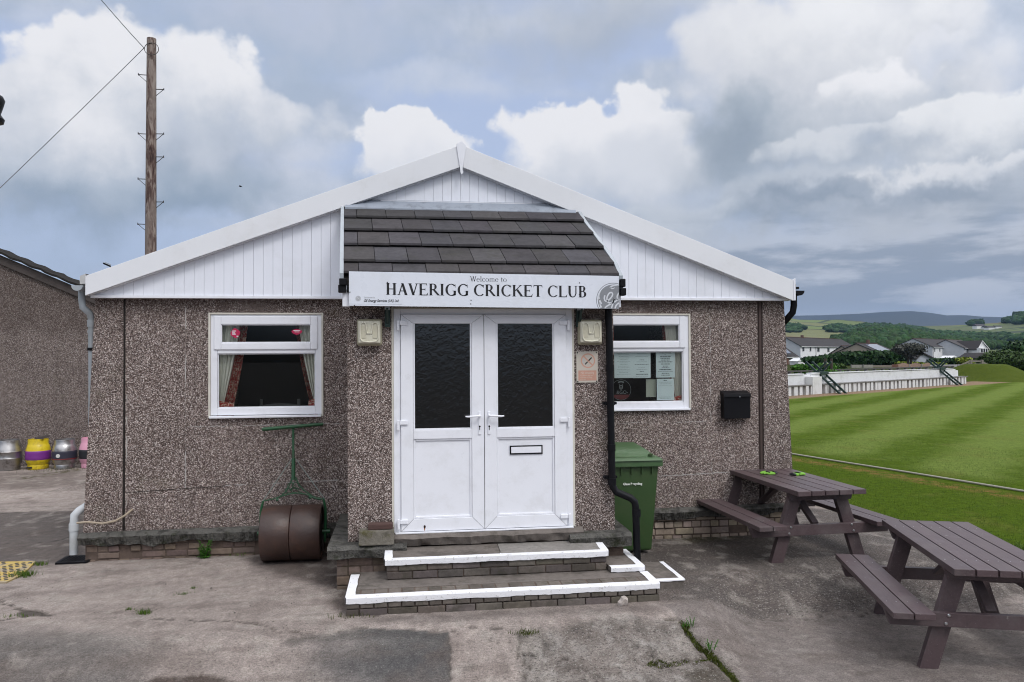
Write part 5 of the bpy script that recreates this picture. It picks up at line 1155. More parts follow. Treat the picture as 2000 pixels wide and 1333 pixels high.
# ------------------------------------------------------------------ garden roller
IRON = simple('rusty_iron_drum', (.050, .029, .024), .40, var=.3, scale=5, dirt=(.085, .040, .026), dscale=5, damt=.55, bmp=.003, bscale=40)
RL = thing('garden_roller', 'old cast iron garden roller with a green T handle leaning against the wall', 'garden roller', (-1.165, 8.185, 0))
rc, rr = (8.185, .283), .280
for x0, x1 in ((-1.455, -1.168), (-1.162, -.868)):
    b = MB(); b.lathe([(rr-.03, x0), (rr-.006, x0), (rr, x0+.008), (rr, x1-.008), (rr-.006, x1), (rr-.03, x1), (rr-.03, x1-.02), (.03, x1-.03), (.03, x0+.03), (rr-.03, x0+.02), (rr-.03, x0)], (0, rc[0], rc[1]), 56, 'x'); b.build('drum', IRON, RL, smooth=True)
for x in (-1.485, -.838):
    b = MB()
    s = 1 if x < -1.2 else -1
    b.tube([(x, rc[0], rc[1]), (x-.003*s, rc[0]+.02, rc[1]+.12), (x, rc[0]+.03, rc[1]+.24), (x+.02*s, rc[0]+.04, rc[1]+.325)], [.016, .015, .014, .012], 8); b.tube([(x-.03, rc[0], rc[1]), (x+.05, rc[0], rc[1])], .022, 10)
    b.tube([(x, rc[0], rc[1]), (x, rc[0]-.03, rc[1]-.10)], [.018, .010], 8)
    b.build('side_strap', RGREEN, RL, smooth=True)
fy = lambda z: rc[0]+(z-rc[1])*.27
b = MB()
def fr(pts, r=.0075): b.tube([(x, fy(z), z) for x, z in pts], r, 8)
fr([(-1.47, .60), (-1.38, .615), (-1.28, .645), (-1.19, .665), (-1.13, .668), (-1.05, .655), (-.96, .625), (-.85, .60)])
fr([(-1.30, .64), (-1.245, .69), (-1.21, .76), (-1.19, .83)]); fr([(-.985, .64), (-1.06, .69), (-1.12, .75), (-1.155, .83)]); fr([(-1.02, .645), (-.94, .61), (-.88, .60)], .013)
for cx_, cz_2, r_ in ((-1.20, .74, .034), (-1.15, .745, .034), (-1.175, .79, .022), (-1.23, .695, .026), (-1.10, .70, .026), (-1.165, .70, .03)):
    b.tube([(cx_+r_*math.cos(a), fy(cz_2), cz_2+r_*math.sin(a)) for a in [k*math.pi/7 for k in range(13)]], .0045, 6)
b.tube([(-1.01, fy(.63), .632), (-.985, fy(.62), .615)], .022, 8); b.tube([(-1.345, fy(.61), .612), (-1.32, fy(.62), .605)], .016, 8)
b.build('scroll_frame', RGREEN, RL, smooth=True)
STAY = simple('stay_rod', (.22, .25, .23), .4, metal=.3)
for x in (-1.475, -.85): b = MB(); b.tube([(x, fy(.60), .60), (-1.19+(.028 if x > -1.2 else -.012), fy(1.0), 1.015)], .0055, 6); b.build('stay', STAY, RL, smooth=True)
b = MB(); b.tube([(-1.178, fy(.80), .80), (-1.184, fy(1.02), 1.02)], .020, 12); b.tube([(-1.183, fy(1.0), 1.0), (-1.20, fy(1.335), 1.335)], .0125, 12); b.build('shaft', RGREEN, RL, smooth=True)
b = MB(); b.tube([(-1.515, fy(1.335)-.04, 1.325), (-1.49, fy(1.335)-.035, 1.327), (-.905, fy(1.335)+.01, 1.366), (-.885, fy(1.335)+.01, 1.368)], [.017, .021, .017, .014], 12); b.build('handle', RGREEN, RL, smooth=True)

# hose over the plinth
b = MB(); hp = [PY(*p, 8.385) for p in ((150, 1022), (170, 1020), (200, 1023), (225, 1018), (243, 1008), (252, 1001))]; hp = [tuple(p) for p in hp]; hp[-1] = (hp[-1][0], 8.48, hp[-1][2]+.01)
b.tube(hp, .011, 8); o = b.build('cable_hose', simple('cream_hose', (.34, .28, .21), .6), None, smooth=True); tag(o, 'cream hose looping round the left corner just above the plinth', 'hose')

# ------------------------------------------------------------------ wheelie bin
BINM = simple('bin_green', (.034, .072, .022), .42, var=.1, dirt=(.06, .085, .035), dscale=4, damt=.4); BINL = simple('bin_lid_green', (.055, .115, .045), .48, var=.12, dirt=(.11, .14, .08), dscale=6, damt=.5)
BN = thing('wheelie_bin', 'green wheelie bin for glass recycling behind the porch corner', 'bin', (2.32, 8.12, 0))
b = MB(); b.hexa([(2.075, 7.86, .03), (2.56, 7.86, .03), (2.56, 8.33, .03), (2.075, 8.33, .03)], [(2.03, 7.79, .97), (2.625, 7.79, .97), (2.625, 8.44, .97), (2.03, 8.44, .97)])
b.build('body', BINM, BN, bevel=.03, smooth=True, seg=3)
b = MB(); b.box((2.005, 7.755, .925), (2.655, 8.46, .985)); b.build('rim', BINL, BN, bevel=.01)
b = MB(); b.hexa([(1.995, 7.735, .987), (2.665, 7.735, .987), (2.665, 8.47, .995), (1.995, 8.47, .995)], [(2.03, 7.765, 1.02), (2.63, 7.765, 1.02), (2.63, 8.45, 1.03), (2.03, 8.45, 1.03)])
b.hexa([(2.06, 7.80, 1.021), (2.60, 7.80, 1.021), (2.60, 8.43, 1.031), (2.06, 8.43, 1.031)], [(2.13, 7.93, 1.085), (2.53, 7.93, 1.085), (2.53, 8.40, 1.115), (2.13, 8.40, 1.115)]); b.build('lid', BINL, BN, bevel=.014, smooth=True, seg=3)
b = MB(); b.tube([(2.05, 8.47, 1.04), (2.60, 8.47, 1.04)], .016, 10); b.box((2.52, 7.80, 1.035), (2.56, 7.83, 1.055)); b.build('handle', BINM, BN)
for x in (2.06, 2.575): b = MB(); b.lathe([(0, -.025), (.09, -.025), (.1, -.015), (.1, .015), (.09, .025), (0, .025)], (x, 8.37, .1), 24, 'x'); b.build('wheel', BLACK, BN, smooth=True)
b = MB()
for k in range(5): x = 2.10+k*.11; b.box((x, 7.775, .85), (x+.012, 7.80, .92))
b.build('rib', BINM, BN)
textmesh('Glass Recycling', .033, (2.235, 7.796, .735), simple('bin_print', (.75, .78, .72), .5), BN, off=.0012)

# ------------------------------------------------------------------ picnic tables (local: length along y, near end at -y)
def picnic(name_label, loc, rz, LEN=1.66, dh=0.0):
    t_ = thing('picnic_table', name_label, 'picnic table', (0, 0, 0), 'brown recycled plastic picnic tables')
    hl = LEN/2; H = .75+dh; SH = dh; lg = hl-.27
    def pl(b): k = random.uniform(.88, 1.14); b.tint = (k, k, k)
    for i in range(5):
        x = -.362+.149*i; b = MB(); pl(b); b.box((x, -hl, H-.048), (x+.138, hl, H)); q = b.build('table_board', PLANK, t_, bevel=.004)
        c = MB()
        for y in (-lg, lg):
            for xx in (x+.035, x+.103): c.lathe([(.005, H+.0006), (0, H+.0012)], (xx, y, 0), 8)
        c.build('screw_head', STEEL, q)
    for s in (-1, 1):
        for i in range(2):
            x = s*(.63)+(-.143 if i == 0 else .005); b = MB(); pl(b); b.box((x, -hl+.0, .378+SH), (x+.138, hl, .422+SH)); q = b.build('seat_board', PLANK, t_, bevel=.004)
            c = MB()
            for y in (-lg, lg):
                for xx in (x+.035, x+.103): c.lathe([(.005, .4226+SH), (0, .4232+SH)], (xx, y, 0), 8)
            c.build('screw_head', STEEL, q)
    for y in (-lg, lg):
        e = 1 if y > 0 else -1
        for s in (-1, 1):
            b = MB(); pl(b); w = .066; xt, xb_ = s*.235, s*.46
            b.hexa([(xb_-w, y-.03, 0), (xb_+w, y-.03, 0), (xb_+w, y+.03, 0), (xb_-w, y+.03, 0)], [(xt-w, y-.03, H-.0485), (xt+w, y-.03, H-.0485), (xt+w, y+.03, H-.0485), (xt-w, y+.03, H-.0485)]); b.build('leg', PLANK, t_, bevel=.004)
        b = MB(); pl(b); yo = y+e*.032; b.prism([(-.74, .275+SH), (.74, .275+SH), (.775, .3775+SH), (-.775, .3775+SH)], min(yo, yo+e*.05), max(yo, yo+e*.05)); b.build('crossbeam', PLANK, t_, bevel=.004)
        b = MB(); pl(b); b.prism([(-.33, H-.125), (.33, H-.130), (.36, H-.0485), (-.36, H-.0485)], min(yo, yo+e*.05), max(yo, yo+e*.05)); b.build('top_batten', PLANK, t_, bevel=.004)
        for s in (-1, 1):
            for dz in (-.028, .033):
                c = MB(); c.lathe([(.0, -.009), (.009, -.007), (.014, 0), (.014, .002)], (0, 0, 0), 12, 'y'); xx = s*(.345+(.33-.3)*.0-dz*.35); yb = y+e*.082
                c.v = [(v[0]+xx, yb+(v[1] if e < 0 else -v[1]), v[2]+.328+SH+dz) for v in c.v]; c.build('bolt', STEEL, t_, smooth=True)
        b = MB(); pl(b); b.bar((0, y-e*.035, .36+SH), (0, y-e*.50, H-.09), .07, .04); b.build('brace', PLANK, t_, bevel=.003)
    b = MB(); pl(b); b.box((-.045, -.60, H-.088), (.045, .60, H-.0485)); b.build('centre_batten', PLANK, t_, bevel=.003)
    t_.location = loc; t_.rotation_euler = (0, 0, rz); return t_
T1 = picnic('brown slatted picnic table near the corner of the clubhouse with two green gloves on it', (4.105, 7.94, float(gz(4.1, 7.6))), rad(2.4), 1.74)
T2 = picnic('brown slatted picnic table in the foreground, bare and cut off at the right', (4.445, 5.69, -.250), rad(-17.3), 1.66, .06)

# gloves on the far table
GLV = simple('green_glove', (.16, .38, .035), .7, var=.2, scale=60); GLK = simple('glove_palm_black', (.012, .014, .016), .6)
def glove(x, y, a, label, cuff=False):
    t_ = thing('glove', label, 'glove', (0, 0, 0)); bm_ = MB(); zt = .018
    pts = [(-.045, -.05), (.040, -.055), (.050, .0), (.045, .045), (-.040, .05), (-.052, 0)]
    b = MB(); b.add([(p[0]*1.0, p[1], 0) for p in pts]+[(p[0]*.92, p[1]*.92, zt+.004*math.sin(i*2)) for i, p in enumerate(pts)], [tuple(range(6))[::-1], tuple(range(6, 12))]+[(i, (i+1) % 6, (i+1) % 6+6, i+6) for i in range(6)]); b.build('palm', GLV, t_, bevel=.006, smooth=True)
    b = MB()
    for i in range(4):
        x0 = -.036+i*.024; L = (.055, .068, .064, .05)[i]; bend = random.uniform(-.012, .012)
        b.tube([(x0, .038, .010), (x0+bend*.5, .038+L*.5, .016), (x0+bend, .038+L, .009)], [.0115, .011, .008], 8)
    b.tube([(.045, -.01, .011), (.068, .018, .015), (.076, .045, .010)], [.012, .011, .008], 8); b.build('finger', GLV, t_, smooth=True)
    b = MB(); b.tube([(0, -.052, .012), (0, -.082, .014)], [.038, .036], 14); b.v = [(v[0], v[1], max(0.0, (v[2]-.013)*.36+.013)) for v in b.v]; b.build('cuff', GLK, t_, smooth=True)
    b = MB(); b.tube([(-.04, .02, .022), (0, .026, .026), (.04, .018, .022)], .006, 6); b.build('knuckle_band', GLK, t_, smooth=True)
    t_.location = (x, y, .752+float(gz(4.1, 7.6))); t_.rotation_euler = (0, 0, a); return t_
p = PZ(1503, 926, .752); glove(p[0], p[1], rad(95), 'lime green glove on the far table, the left one of a pair')
p = PZ(1556, 928, .752); glove(p[0], p[1], rad(-65), 'lime green glove with a black cuff on the far table, right one of a pair')

# ------------------------------------------------------------------ outbuilding, casks
YO = 16.1
OB = thing('outbuilding', 'pebbledashed outbuilding with a ragged dark verge behind the clubhouse', 'outbuilding', (-9.5, YO, 0))
apx = -12.2; vs_ = (4.155-3.50)/(-7.81+6.33)
zo = lambda x: 3.50+(x+6.33)*vs_
b = MB(); b.prism([(-18.2, -.2), (-6.02, -.2), (-6.02, zo(-6.02)-.20), (apx, zo(apx)-.20), (-18.2, zo(-6.2)-.2)], YO, YO+.25); b.box((-6.25, YO+.26, -.2), (-6.02, YO+.85, 3.1)); b.build('wall', PEB2, OB)
TIMB = simple('weathered_timber', (.060, .048, .044), .8, var=.3, scale=12, dirt=(.02, .016, .014), dscale=5, damt=.7)
b = MB(); b.prism([(apx, zo(apx)-.23), (-6.02, zo(-6.02)-.23), (-6.02, zo(-6.02)-.055), (apx, zo(apx)-.055)][::1], YO-.05, YO-.02); b.prism([(-18.2, zo(-6.2)-.23), (apx, zo(apx)-.23), (apx, zo(apx)-.055), (-18.2, zo(-6.2)-.055)], YO-.05, YO-.02); b.build('bargeboard', TIMB, OB)
b = MB(); n = 90
P_ = []
for i in range(n+1):
    x = lerp(apx, -5.9, i/n); P_.append((x, zo(x)+.012*math.sin(i*1.3)+.012*random.random()*(1 if x > -7.2 else .2)+.01))
b.prism([(x, z-.045) for x, z in P_]+P_[::-1], YO-.12, YO+.9); b.build('roof', simple('old_roof_sheet', (.022, .020, .019), .95, dirt=(.06, .06, .045), dscale=8, damt=.4, spec=.1), OB)
b = MB(); b.prism([(-18.4, zo(-6.0)-.05), (apx, zo(apx)-.03), (apx, zo(apx)+.02), (-18.4, zo(-6.0)+.0)], YO-.12, YO+.9); b.build('roof', MATS.get('x') or simple('old_roof_sheet_far', (.05, .048, .045), .9), OB)

STL = simple('keg_steel', (.42, .41, .41), .34, metal=.9, dirt=(.13, .11, .10), dscale=6, damt=.8)
KY = simple('cask_yellow', (.60, .45, .01), .4, dirt=(.16, .11, .03), dscale=9, damt=.7); KP = simple('cask_purple', (.18, .03, .24), .45, dirt=(.10, .03, .10), damt=.4); KK = simple('cask_pink', (.62, .30, .40), .45, dirt=(.4, .2, .25), damt=.4); KB = simple('cask_black_band', (.016, .018, .022), .5); KD = simple('cask_dark_inside', (.02, .018, .016), .8)
KN = simple('cask_navy_band', (.03, .03, .05), .5); KR = simple('cask_red_line', (.2, .03, .03), .5)
def cask(x, y, r, h, label, kind):
    t_ = thing('beer_cask', label, 'cask', (x, y, 0), 'casks standing by the outbuilding wall')
    if kind == 'keg':
        prof = [(r*.80, 0), (r*.86, .01), (r*.88, h*.16), (r*.97, h*.22), (r*.98, h*.36), (r*1.02, h*.40), (r*.98, h*.44), (r*.98, h*.58), (r*1.02, h*.62), (r*.98, h*.66), (r*.95, h*.76), (r*.84, h*.84), (r*.82, h*.97), (r*.80, h), (r*.76, h), (r*.76, h*.88), (0, h*.88)]
        b = MB(); b.lathe(prof, (x, y, 0), 40); b.build('barrel', STL, t_, smooth=True)
    else:
        mats = {'yellow': (KY, KP, KY), 'steel': (STL, KN, STL), 'pink': (KK, KB, KK)}[kind]
        b = MB(); b.lathe([(r*.78, 0), (r*.82, .01), (r*.82, h*.13), (r*.80, h*.15), (r*.90, h*.22), (r*.97, h*.30), (r*.98, h*.32)], (x, y, 0), 40); b.build('lower_shell', mats[2], t_, smooth=True)
        b = MB(); b.lathe([(r*.98, h*.321), (r*1.01, h*.34), (r, h*.42), (r*1.0, h*.54), (r*1.01, h*.60), (r*.98, h*.619)], (x, y, 0), 40); b.build('band', mats[1], t_, smooth=True)
        b = MB(); b.lathe([(r*.98, h*.62), (r*.94, h*.70), (r*.84, h*.82), (r*.80, h*.84), (r*.81, h*.97), (r*.79, h), (r*.75, h), (r*.74, h*.86), (0, h*.86)], (x, y, 0), 40); b.build('upper_shell', mats[0], t_, smooth=True)
        if kind == 'steel':
            b = MB(); b.lathe([(0, -.006), (.036, -.006), (.036, .01)], (0, 0, 0), 20, 'y'); b.v = [(v[0]+x-.03, v[1]+y-r*1.0, v[2]+h*.47) for v in b.v]; b.build('bung', simple('bung_white', (.6, .6, .58), .5), t_)
            b = MB(); b.lathe([(r*1.012, h*.335), (r*1.014, h*.35), (r*1.008, h*.365)], (x, y, 0), 40); b.build('red_line', KR, t_)
        for s in ((-.5,) if kind == 'yellow' else ()):
            b = MB(); b.box((x-.13, y-r*.82-.004, h*.045), (x-.03, y-r*.7, h*.105)); b.build('hand_slot', KD, t_, bevel=.004)
    return t_
cask(-7.40, 15.60, .228, .56, 'plain ribbed steel keg, leftmost of the row by the outbuilding wall', 'keg')
cask(-6.905, 15.66, .212, .56, 'yellow cask with a purple band round its middle', 'yellow')
cask(-6.42, 15.62, .212, .55, 'steel cask with a dark band and a round white bung', 'steel')
cask(-5.96, 15.66, .212, .57, 'pink cask with a black band partly hidden by the clubhouse corner', 'pink')
b = MB(); b.add([(-6.94, 15.55, .565), (-6.76, 15.50, .57), (-6.72, 15.74, .60), (-6.90, 15.78, .585), (-6.90, 15.56, .60), (-6.78, 15.52, .615), (-6.74, 15.72, .63), (-6.88, 15.76, .61)], [(3, 2, 1, 0), (4, 5, 6, 7), (0, 1, 5, 4), (1, 2, 6, 5), (2, 3, 7, 6), (3, 0, 4, 7)]); o = b.build('slate_piece', TIMB); tag(o, 'flat dark piece of slate lying on top of the yellow cask', 'slate')

# ------------------------------------------------------------------ pole, wires, birds, bracket top left
m, G = newmat('pole_wood'); p = G.obj; n = G.noise(G.v('MULTIPLY', p, (7, 7, 1.5)), 1.0, 6, .65, 1.5)
c = G.ramp(n, [(.36, (.035, .016, .014)), (.47, (.10, .06, .05)), (.56, (.24, .19, .165)), (.75, (.34, .29, .26))])
n2 = G.noise(G.v('MULTIPLY', p, (2, 2, .3)), 1.2, 3, .5); c = G.mix(G.ss(n2, .5, .7), c, (.22, .18, .16))
G.put(G.b.inputs['Base Color'], c); G.b.inputs['Roughness'].default_value = .85; POLEM = m
px_, py_ = -7.36, 24.0
PL_ = thing('telegraph_pole', 'tall weathered wooden pole with iron climbing steps behind the clubhouse roof', 'pole', (px_, py_, 0))
zt = PY(296, 76, 24)[2]; xt = PY(296, 76, 24)[0]; xb2 = PY(294.5, 488, 24)[0]; xa_ = lambda z: xt+(xb2-xt)*(zt-z)/(zt-PY(294, 488, 24)[2])
b = MB(); b.tube([(xa_(z), py_, z) for z in (-.1, 2, 4, 6, 8, 10, zt)], [.18, .172, .163, .155, .147, .138, .130], 24); b.build('pole_shaft', POLEM, PL_, smooth=True)
IRONM = simple('step_iron', (.05, .045, .045), .6, metal=.4)
for s, pyy in ((-1, 148), (1, 175), (-1, 263), (1, 262), (1, 307), (-1, 351), (1, 395), (-1, 439)):
    z = PY(296, pyy, 24)[2]; x = xa_(z); r = .145; b = MB(); b.tube([(x+s*.10, py_-.02, z), (x+s*.36, py_-.02, z+.005)], .013, 6); b.tube([(x+s*.36, py_-.02, z-.02), (x+s*.36, py_-.02, z+.045)], .013, 6); b.tube([(x+s*.34, py_-.02, z-.01), (x+s*.13, py_-.02, z-.20)], .009, 6); b.build('climbing_step', IRONM, PL_)
zr = PY(296, 100, 24)[2]; b = MB(); x = xa_(zr); b.tube([(x+.05+.20*math.cos(a), py_-.16+.02*math.sin(a), zr+.19*math.sin(a)) for a in [k*math.pi/10 for k in range(21)]], .010, 6); b.build('wire_loop', IRONM, PL_)
WIREM = simple('wire_black', (.02, .02, .022), .5)
def wire(p, q, sag, label, r=.012, far=2.0):
    p, q = Vector(p), Vector(q); q = p+(q-p)*far; P = [p.lerp(q, k/24)+Vector((0, 0, -sag*4*(k/24)*(1-k/24))) for k in range(25)]
    b = MB(); b.tube(P, [r*(1-.65*k/24) for k in range(25)], 5); o = b.build('overhead_wire', WIREM, None); tag(o, label, 'wire')
a = (xa_(zr)-.16, py_-.16, zr+.02)
wire(a, PY(0, 366, 12), .02, 'thin wire dropping from the pole top to the lower left', .011, 1.25); wire(a, PY(199, 0, 12), .02, 'thin wire rising from the pole top to the upper left', .011, 1.25)
def bird(px, py, y, s, label, wings=True):
    p = PY(px, py, y); t_ = thing('bird', label, 'bird', tuple(p)); b = MB(); x, yy_, z = p
    b.tube([(x-.5*s, yy_, z-.05*s), (x-.2*s, yy_, z+.02*s), (x+.15*s, yy_, z+.03*s), (x+.4*s, yy_, z+.08*s), (x+.55*s, yy_, z+.09*s)], [.02*s, .12*s, .16*s, .09*s, .02*s], 10); b.build('body', BLACK, t_, smooth=True)
    b = MB()
    for sg in (-1, 1): b.add([(x-.15*s, yy_, z+.04*s), (x+.2*s, yy_, z+.06*s), (x+.1*s, yy_+sg*.7*s, z+.3*s), (x-.2*s, yy_+sg*.9*s, z+.2*s)], [(0, 1, 2, 3)])
    b.build('wing', BLACK, t_) if wings else None
    return t_
bird(469.5, 365, 40, .16, 'tiny dark bird flying above the left roof slope')
t_ = thing('roof_clip', 'small black and pale clip sticking up behind the left bargeboard', 'clip', (-3.05, 8.6, 3.0)); p = PY(208, 517, 8.5)
b = MB(); b.bar((p[0]-.03, 8.5, p[2]+.012), (p[0]+.04, 8.5, p[2]-.02), .02, .016); b.build('clip_strap', BLACK, t_); b = MB(); b.bar((p[0]-.012, 8.49, p[2]+.02), (p[0]+.045, 8.49, p[2]-.005), .012, .010); b.build('clip_strap', GREYP, t_)
yk = 4.2; p0, p1 = PY(0, 178, yk), PY(0, 243, yk); hz_ = p0[2]-p1[2]; xk = p0[0]
t_ = thing('lamp_finial', 'black bulbous object jutting in at the upper left edge of the picture', 'ornament', (xk-.06, yk, p1[2])); b = MB(); sc_ = hz_/65
b.lathe([(0, 0), (.020*1, .004), (.0215+.055, .010), (.0215+.06, .030), (.0215+.042, .052), (.040+.02, .062), (.062+.013, .11), (.065+.018, .14), (.06+.012, .162), (.03, .185), (.015, .19), (0, .192)], (0, 0, 0), 28)
k = hz_/.192; w_ = (PY(7.5, 210, yk)[0]-xk); b.v = [(v[0]*k*.9+xk-.083*k*.9+w_, v[1]*k*.9+yk, v[2]*k+p1[2]) for v in b.v]; b.build('finial', BLACK, t_, smooth=True)
b = MB(); b.tube([(xk-.05, yk, p0[2]-.02), (xk-.05, yk, p0[2]+.25), (xk-.35, yk, p0[2]+.33), (xk-.9, yk, p0[2]+.33)], .012, 8); b.tube([(xk-.9, yk, p0[2]+.6), (xk-.9, yk, -.3)], .03, 10); b.build('bracket', BLACK, t_)

# boundary rope
b = MB(); ra, rb_ = PZ(1400, 862, 0.05), PZ(2200, 989, .05); n = 60; P_ = []
for i in range(n+1):
    q = ra+(rb_-ra)*i/n; w_ = .10*math.sin(i*.22)*.6; P_.append((q[0]+w_*.25, q[1], float(lawnz(q[0], q[1]))+.022))
b.tube(P_, .017, 8); tag(b.build('boundary_rope', simple('rope_grey', (.34, .32, .27), .8, bmp=.004, bscale=90), None, smooth=True), 'pale boundary rope lying across the grass beside the tables', 'rope')

# ------------------------------------------------------------------ long white wall, bench and stiles
WALLW = simple('whitewashed_wall', (.66, .66, .68), .85, var=.04, scale=3, dirt=(.34, .33, .30), dscale=1.3, damt=.35, world=True, bmp=.01, bscale=12)
CONCW = simple('whitewashed_post', (.62, .62, .62), .9, var=.06, dirt=(.33, .30, .27), dscale=3, damt=.4, world=True)
GREYC = simple('grey_concrete', (.16, .155, .15), .9, dirt=(.07, .065, .06), damt=.6, world=True)
A_ = np.array([18.286, 35.119]); B_ = np.array([37.022, 46.55]); dW = (B_-A_)/np.linalg.norm(B_-A_); nW = np.array([dW[1], -dW[0]])    # nW points to the camera side
def wpt(s, o_=0.0): q = A_+dW*s+nW*o_; return q
Lw = np.linalg.norm(B_-A_)
def wbox(b, s0, s1, o0, o1, z0, z1, z0b=None, z1b=None):
    q = [wpt(s0, o1), wpt(s1, o1), wpt(s1, o0), wpt(s0, o0)]; zb = (z0, z0b or z0, z0b or z0, z0); zt_ = (z1, z1b or z1, z1b or z1, z1)
    b.hexa([(q[i][0], q[i][1], zb[i]) for i in range(4)], [(q[i][0], q[i][1], zt_[i]) for i in range(4)])
WW = thing('boundary_wall', 'long whitewashed wall along the far side of the pitch', 'wall', (float(wpt(10)[0]), float(wpt(10)[1]), 0))
b = MB(); wbox(b, -16, 2.25, -.62, -.40, -.3, 1.01); wbox(b, 2.9, Lw-.9, -.62, -.40, -.3, 1.03, None, .99); wbox(b, 2.25, 2.9, -.60, -.42, -.3, 1.0); wbox(b, Lw-.9, Lw-.45, -.61, -.41, -.3, .90)
b.build('wall_face', WALLW, WW)
b = MB(); wbox(b, -16, 2.2, -.66, -.36, 1.012, 1.06); wbox(b, 2.9, Lw-1.3, -.66, -.36, 1.034, 1.085, None, 1.04); b.build('coping', WALLW, WW)
BE = thing('long_bench', 'long low concrete bench on white uprights in front of the white wall', 'bench', (float(wpt(10)[0]), float(wpt(10)[1]), 0))
b = MB(); wbox(b, -16, 2.3, -.40, .03, .47, .51); wbox(b, 3.3, Lw+.0, -.40, .03, .47, .51); b.build('bench_seat', GREYC, BE)
s = -8.0
i = 0
while s < Lw:
    if not (2.3 < s < 3.3):
        b = MB(); w_ = .21 if i % 3 else .27; wbox(b, s, s+w_*1.2, -.39, .0+random.uniform(-.02, .01), -.1, .468); b.build('upright', CONCW, BE)
    s += .50+random.uniform(-.04, .04) if i % 7 else .36; i += 1
b = MB(); wbox(b, 2.35, 3.25, -.39, .02, -.1, .9); o = b.build('bench_block', CONCW, BE)
def stile(s, label):
    p = wpt(s); t_ = thing('stile', label, 'stile', (float(p[0]), float(p[1]), 0), 'green ladder stiles over the white wall')
    def P(ds, o_, z): q = wpt(s+ds, o_); return Vector((q[0], q[1], z))
    for w_ in (-.31, .31):
        b = MB(); b.bar(P(w_, .70, -.02), P(w_, -1.2, 1.64), .065, .10, (0, 0, 1)); b.build('stringer', DGREEN, t_)
        b = MB(); b.bar(P(w_*.8, -1.75, -.02), P(w_*.8, -.08, 1.64), .06, .09, (0, 0, 1)); b.build('stringer', DGREEN, t_)
    for k in range(5):
        f = .12+k*.135; b = MB(); c = P(0, .70, -.02).lerp(P(0, -1.2, 1.64), f); d = Vector((dW[0], dW[1], 0)); b.bar(c-d*.26, c+d*.26, .16, .035); b.build('tread', DGREEN, t_)
        b = MB(); c = P(0, -1.75, -.02).lerp(P(0, -.08, 1.64), f); b.bar(c-d*.22, c+d*.22, .16, .035); b.build('tread', DGREEN, t_)
    b = MB(); wbox(b, s-.38, s+.38, -.72, -.30, .98, 1.13); b.build('platform', DGREEN, t_)
stile(4.15, 'dark green ladder stile over the white wall, the nearer one'); stile(18.9, 'dark green ladder stile over the white wall, the farther one')

# ------------------------------------------------------------------ foliage builder
def clump(b, c, r, n, size, flat=1.0, base=(1, 1, 1)):
    """leaf clusters through a lumpy ellipsoid"""
    c = np.array(c, float); r = np.array(r, float)
    for _ in range(n):
        d = RNG.normal(size=3); d /= np.linalg.norm(d); rr_ = RNG.rand()**.35
        lump = .80+.35*vnoise(d[0]*2+c[0], d[1]*2+d[2]*1.3+c[1], 1.3, 3, 41)
        p = c+d*r*rr_*lump; nrm = Vector(d+RNG.normal(size=3)*.6).normalized(); t1 = nrm.cross(Vector((0, 0, 1)));
        if t1.length < 1e-3: t1 = Vector((1, 0, 0))
        t1.normalize(); t2 = nrm.cross(t1); s_ = size*RNG.uniform(.5, 1.3); a = RNG.uniform(0, 3.14); u = (t1*math.cos(a)+t2*math.sin(a))*s_; w = (t2*math.cos(a)-t1*math.sin(a))*s_*.7
        k = RNG.uniform(.55, 1.5); b.tint = (base[0]*k, base[1]*k, base[2]*k); P = Vector(p)
        b.add([P-u, P-w*.9+u*.1, P+u, P+w], [(0, 1, 2, 3)])
    b.tint = (1, 1, 1)
HEDGE_D = leafmat('dark_conifer_leaf', (.010, .028, .008), (.022, .055, .014)); HEDGE_L = leafmat('bright_hedge_leaf', (.030, .085, .010), (.055, .14, .018)); HEDGE_Y = leafmat('yellow_hedge_leaf', (.12, .16, .018), (.20, .23, .03))
BUSH = leafmat('olive_bush_leaf', (.018, .040, .009), (.045, .075, .016)); PURP = leafmat('purple_grey_leaf', (.030, .034, .030), (.075, .075, .060)); RUSTL = leafmat('reddish_leaf', (.05, .03, .02), (.08, .06, .03)); BARK = simple('bark', (.05, .038, .03), .9)
def hedge(px0, px1, py_top, y, depth, mat, label, name='hedge', n=1800, size=.28, zb=-.2, tops=None, cat='hedge', step=1.2):
    a, c = PY(px0, py_top, y), PY(px1, py_top, y); b = MB(); L = c[0]-a[0]; k = max(2, int(L/step)); core = MB()
    for i in range(k):
        x = a[0]+L*(i+.5)/k; px = lerp(px0, px1, (i+.5)/k); top = np.interp(px, [t[0] for t in tops], [t[1] for t in tops]) if tops else py_top
        zt_ = PY(px, top, y)[2]; h = (zt_-zb)
        clump(b, (x, y, zb+h*.72), (L/k*.85, depth/2, h*.32), n//k//2, size); clump(b, (x+L/k*.4, y, zb+h*.35), (L/k*.9, depth/2, h*.42), n//k-n//k//2, size)
    root = thing(name, label, cat, (float(a[0]+L/2), y, zb)); b.build('foliage', mat, root)
    for i in range(k//2+1): core.tube([(a[0]+L*(i+.5)/(k//2+1), y, zb-.3), (a[0]+L*(i+.5)/(k//2+1), y, zb+.9)], .08, 6)
    core.build('stem', BARK, root); return root
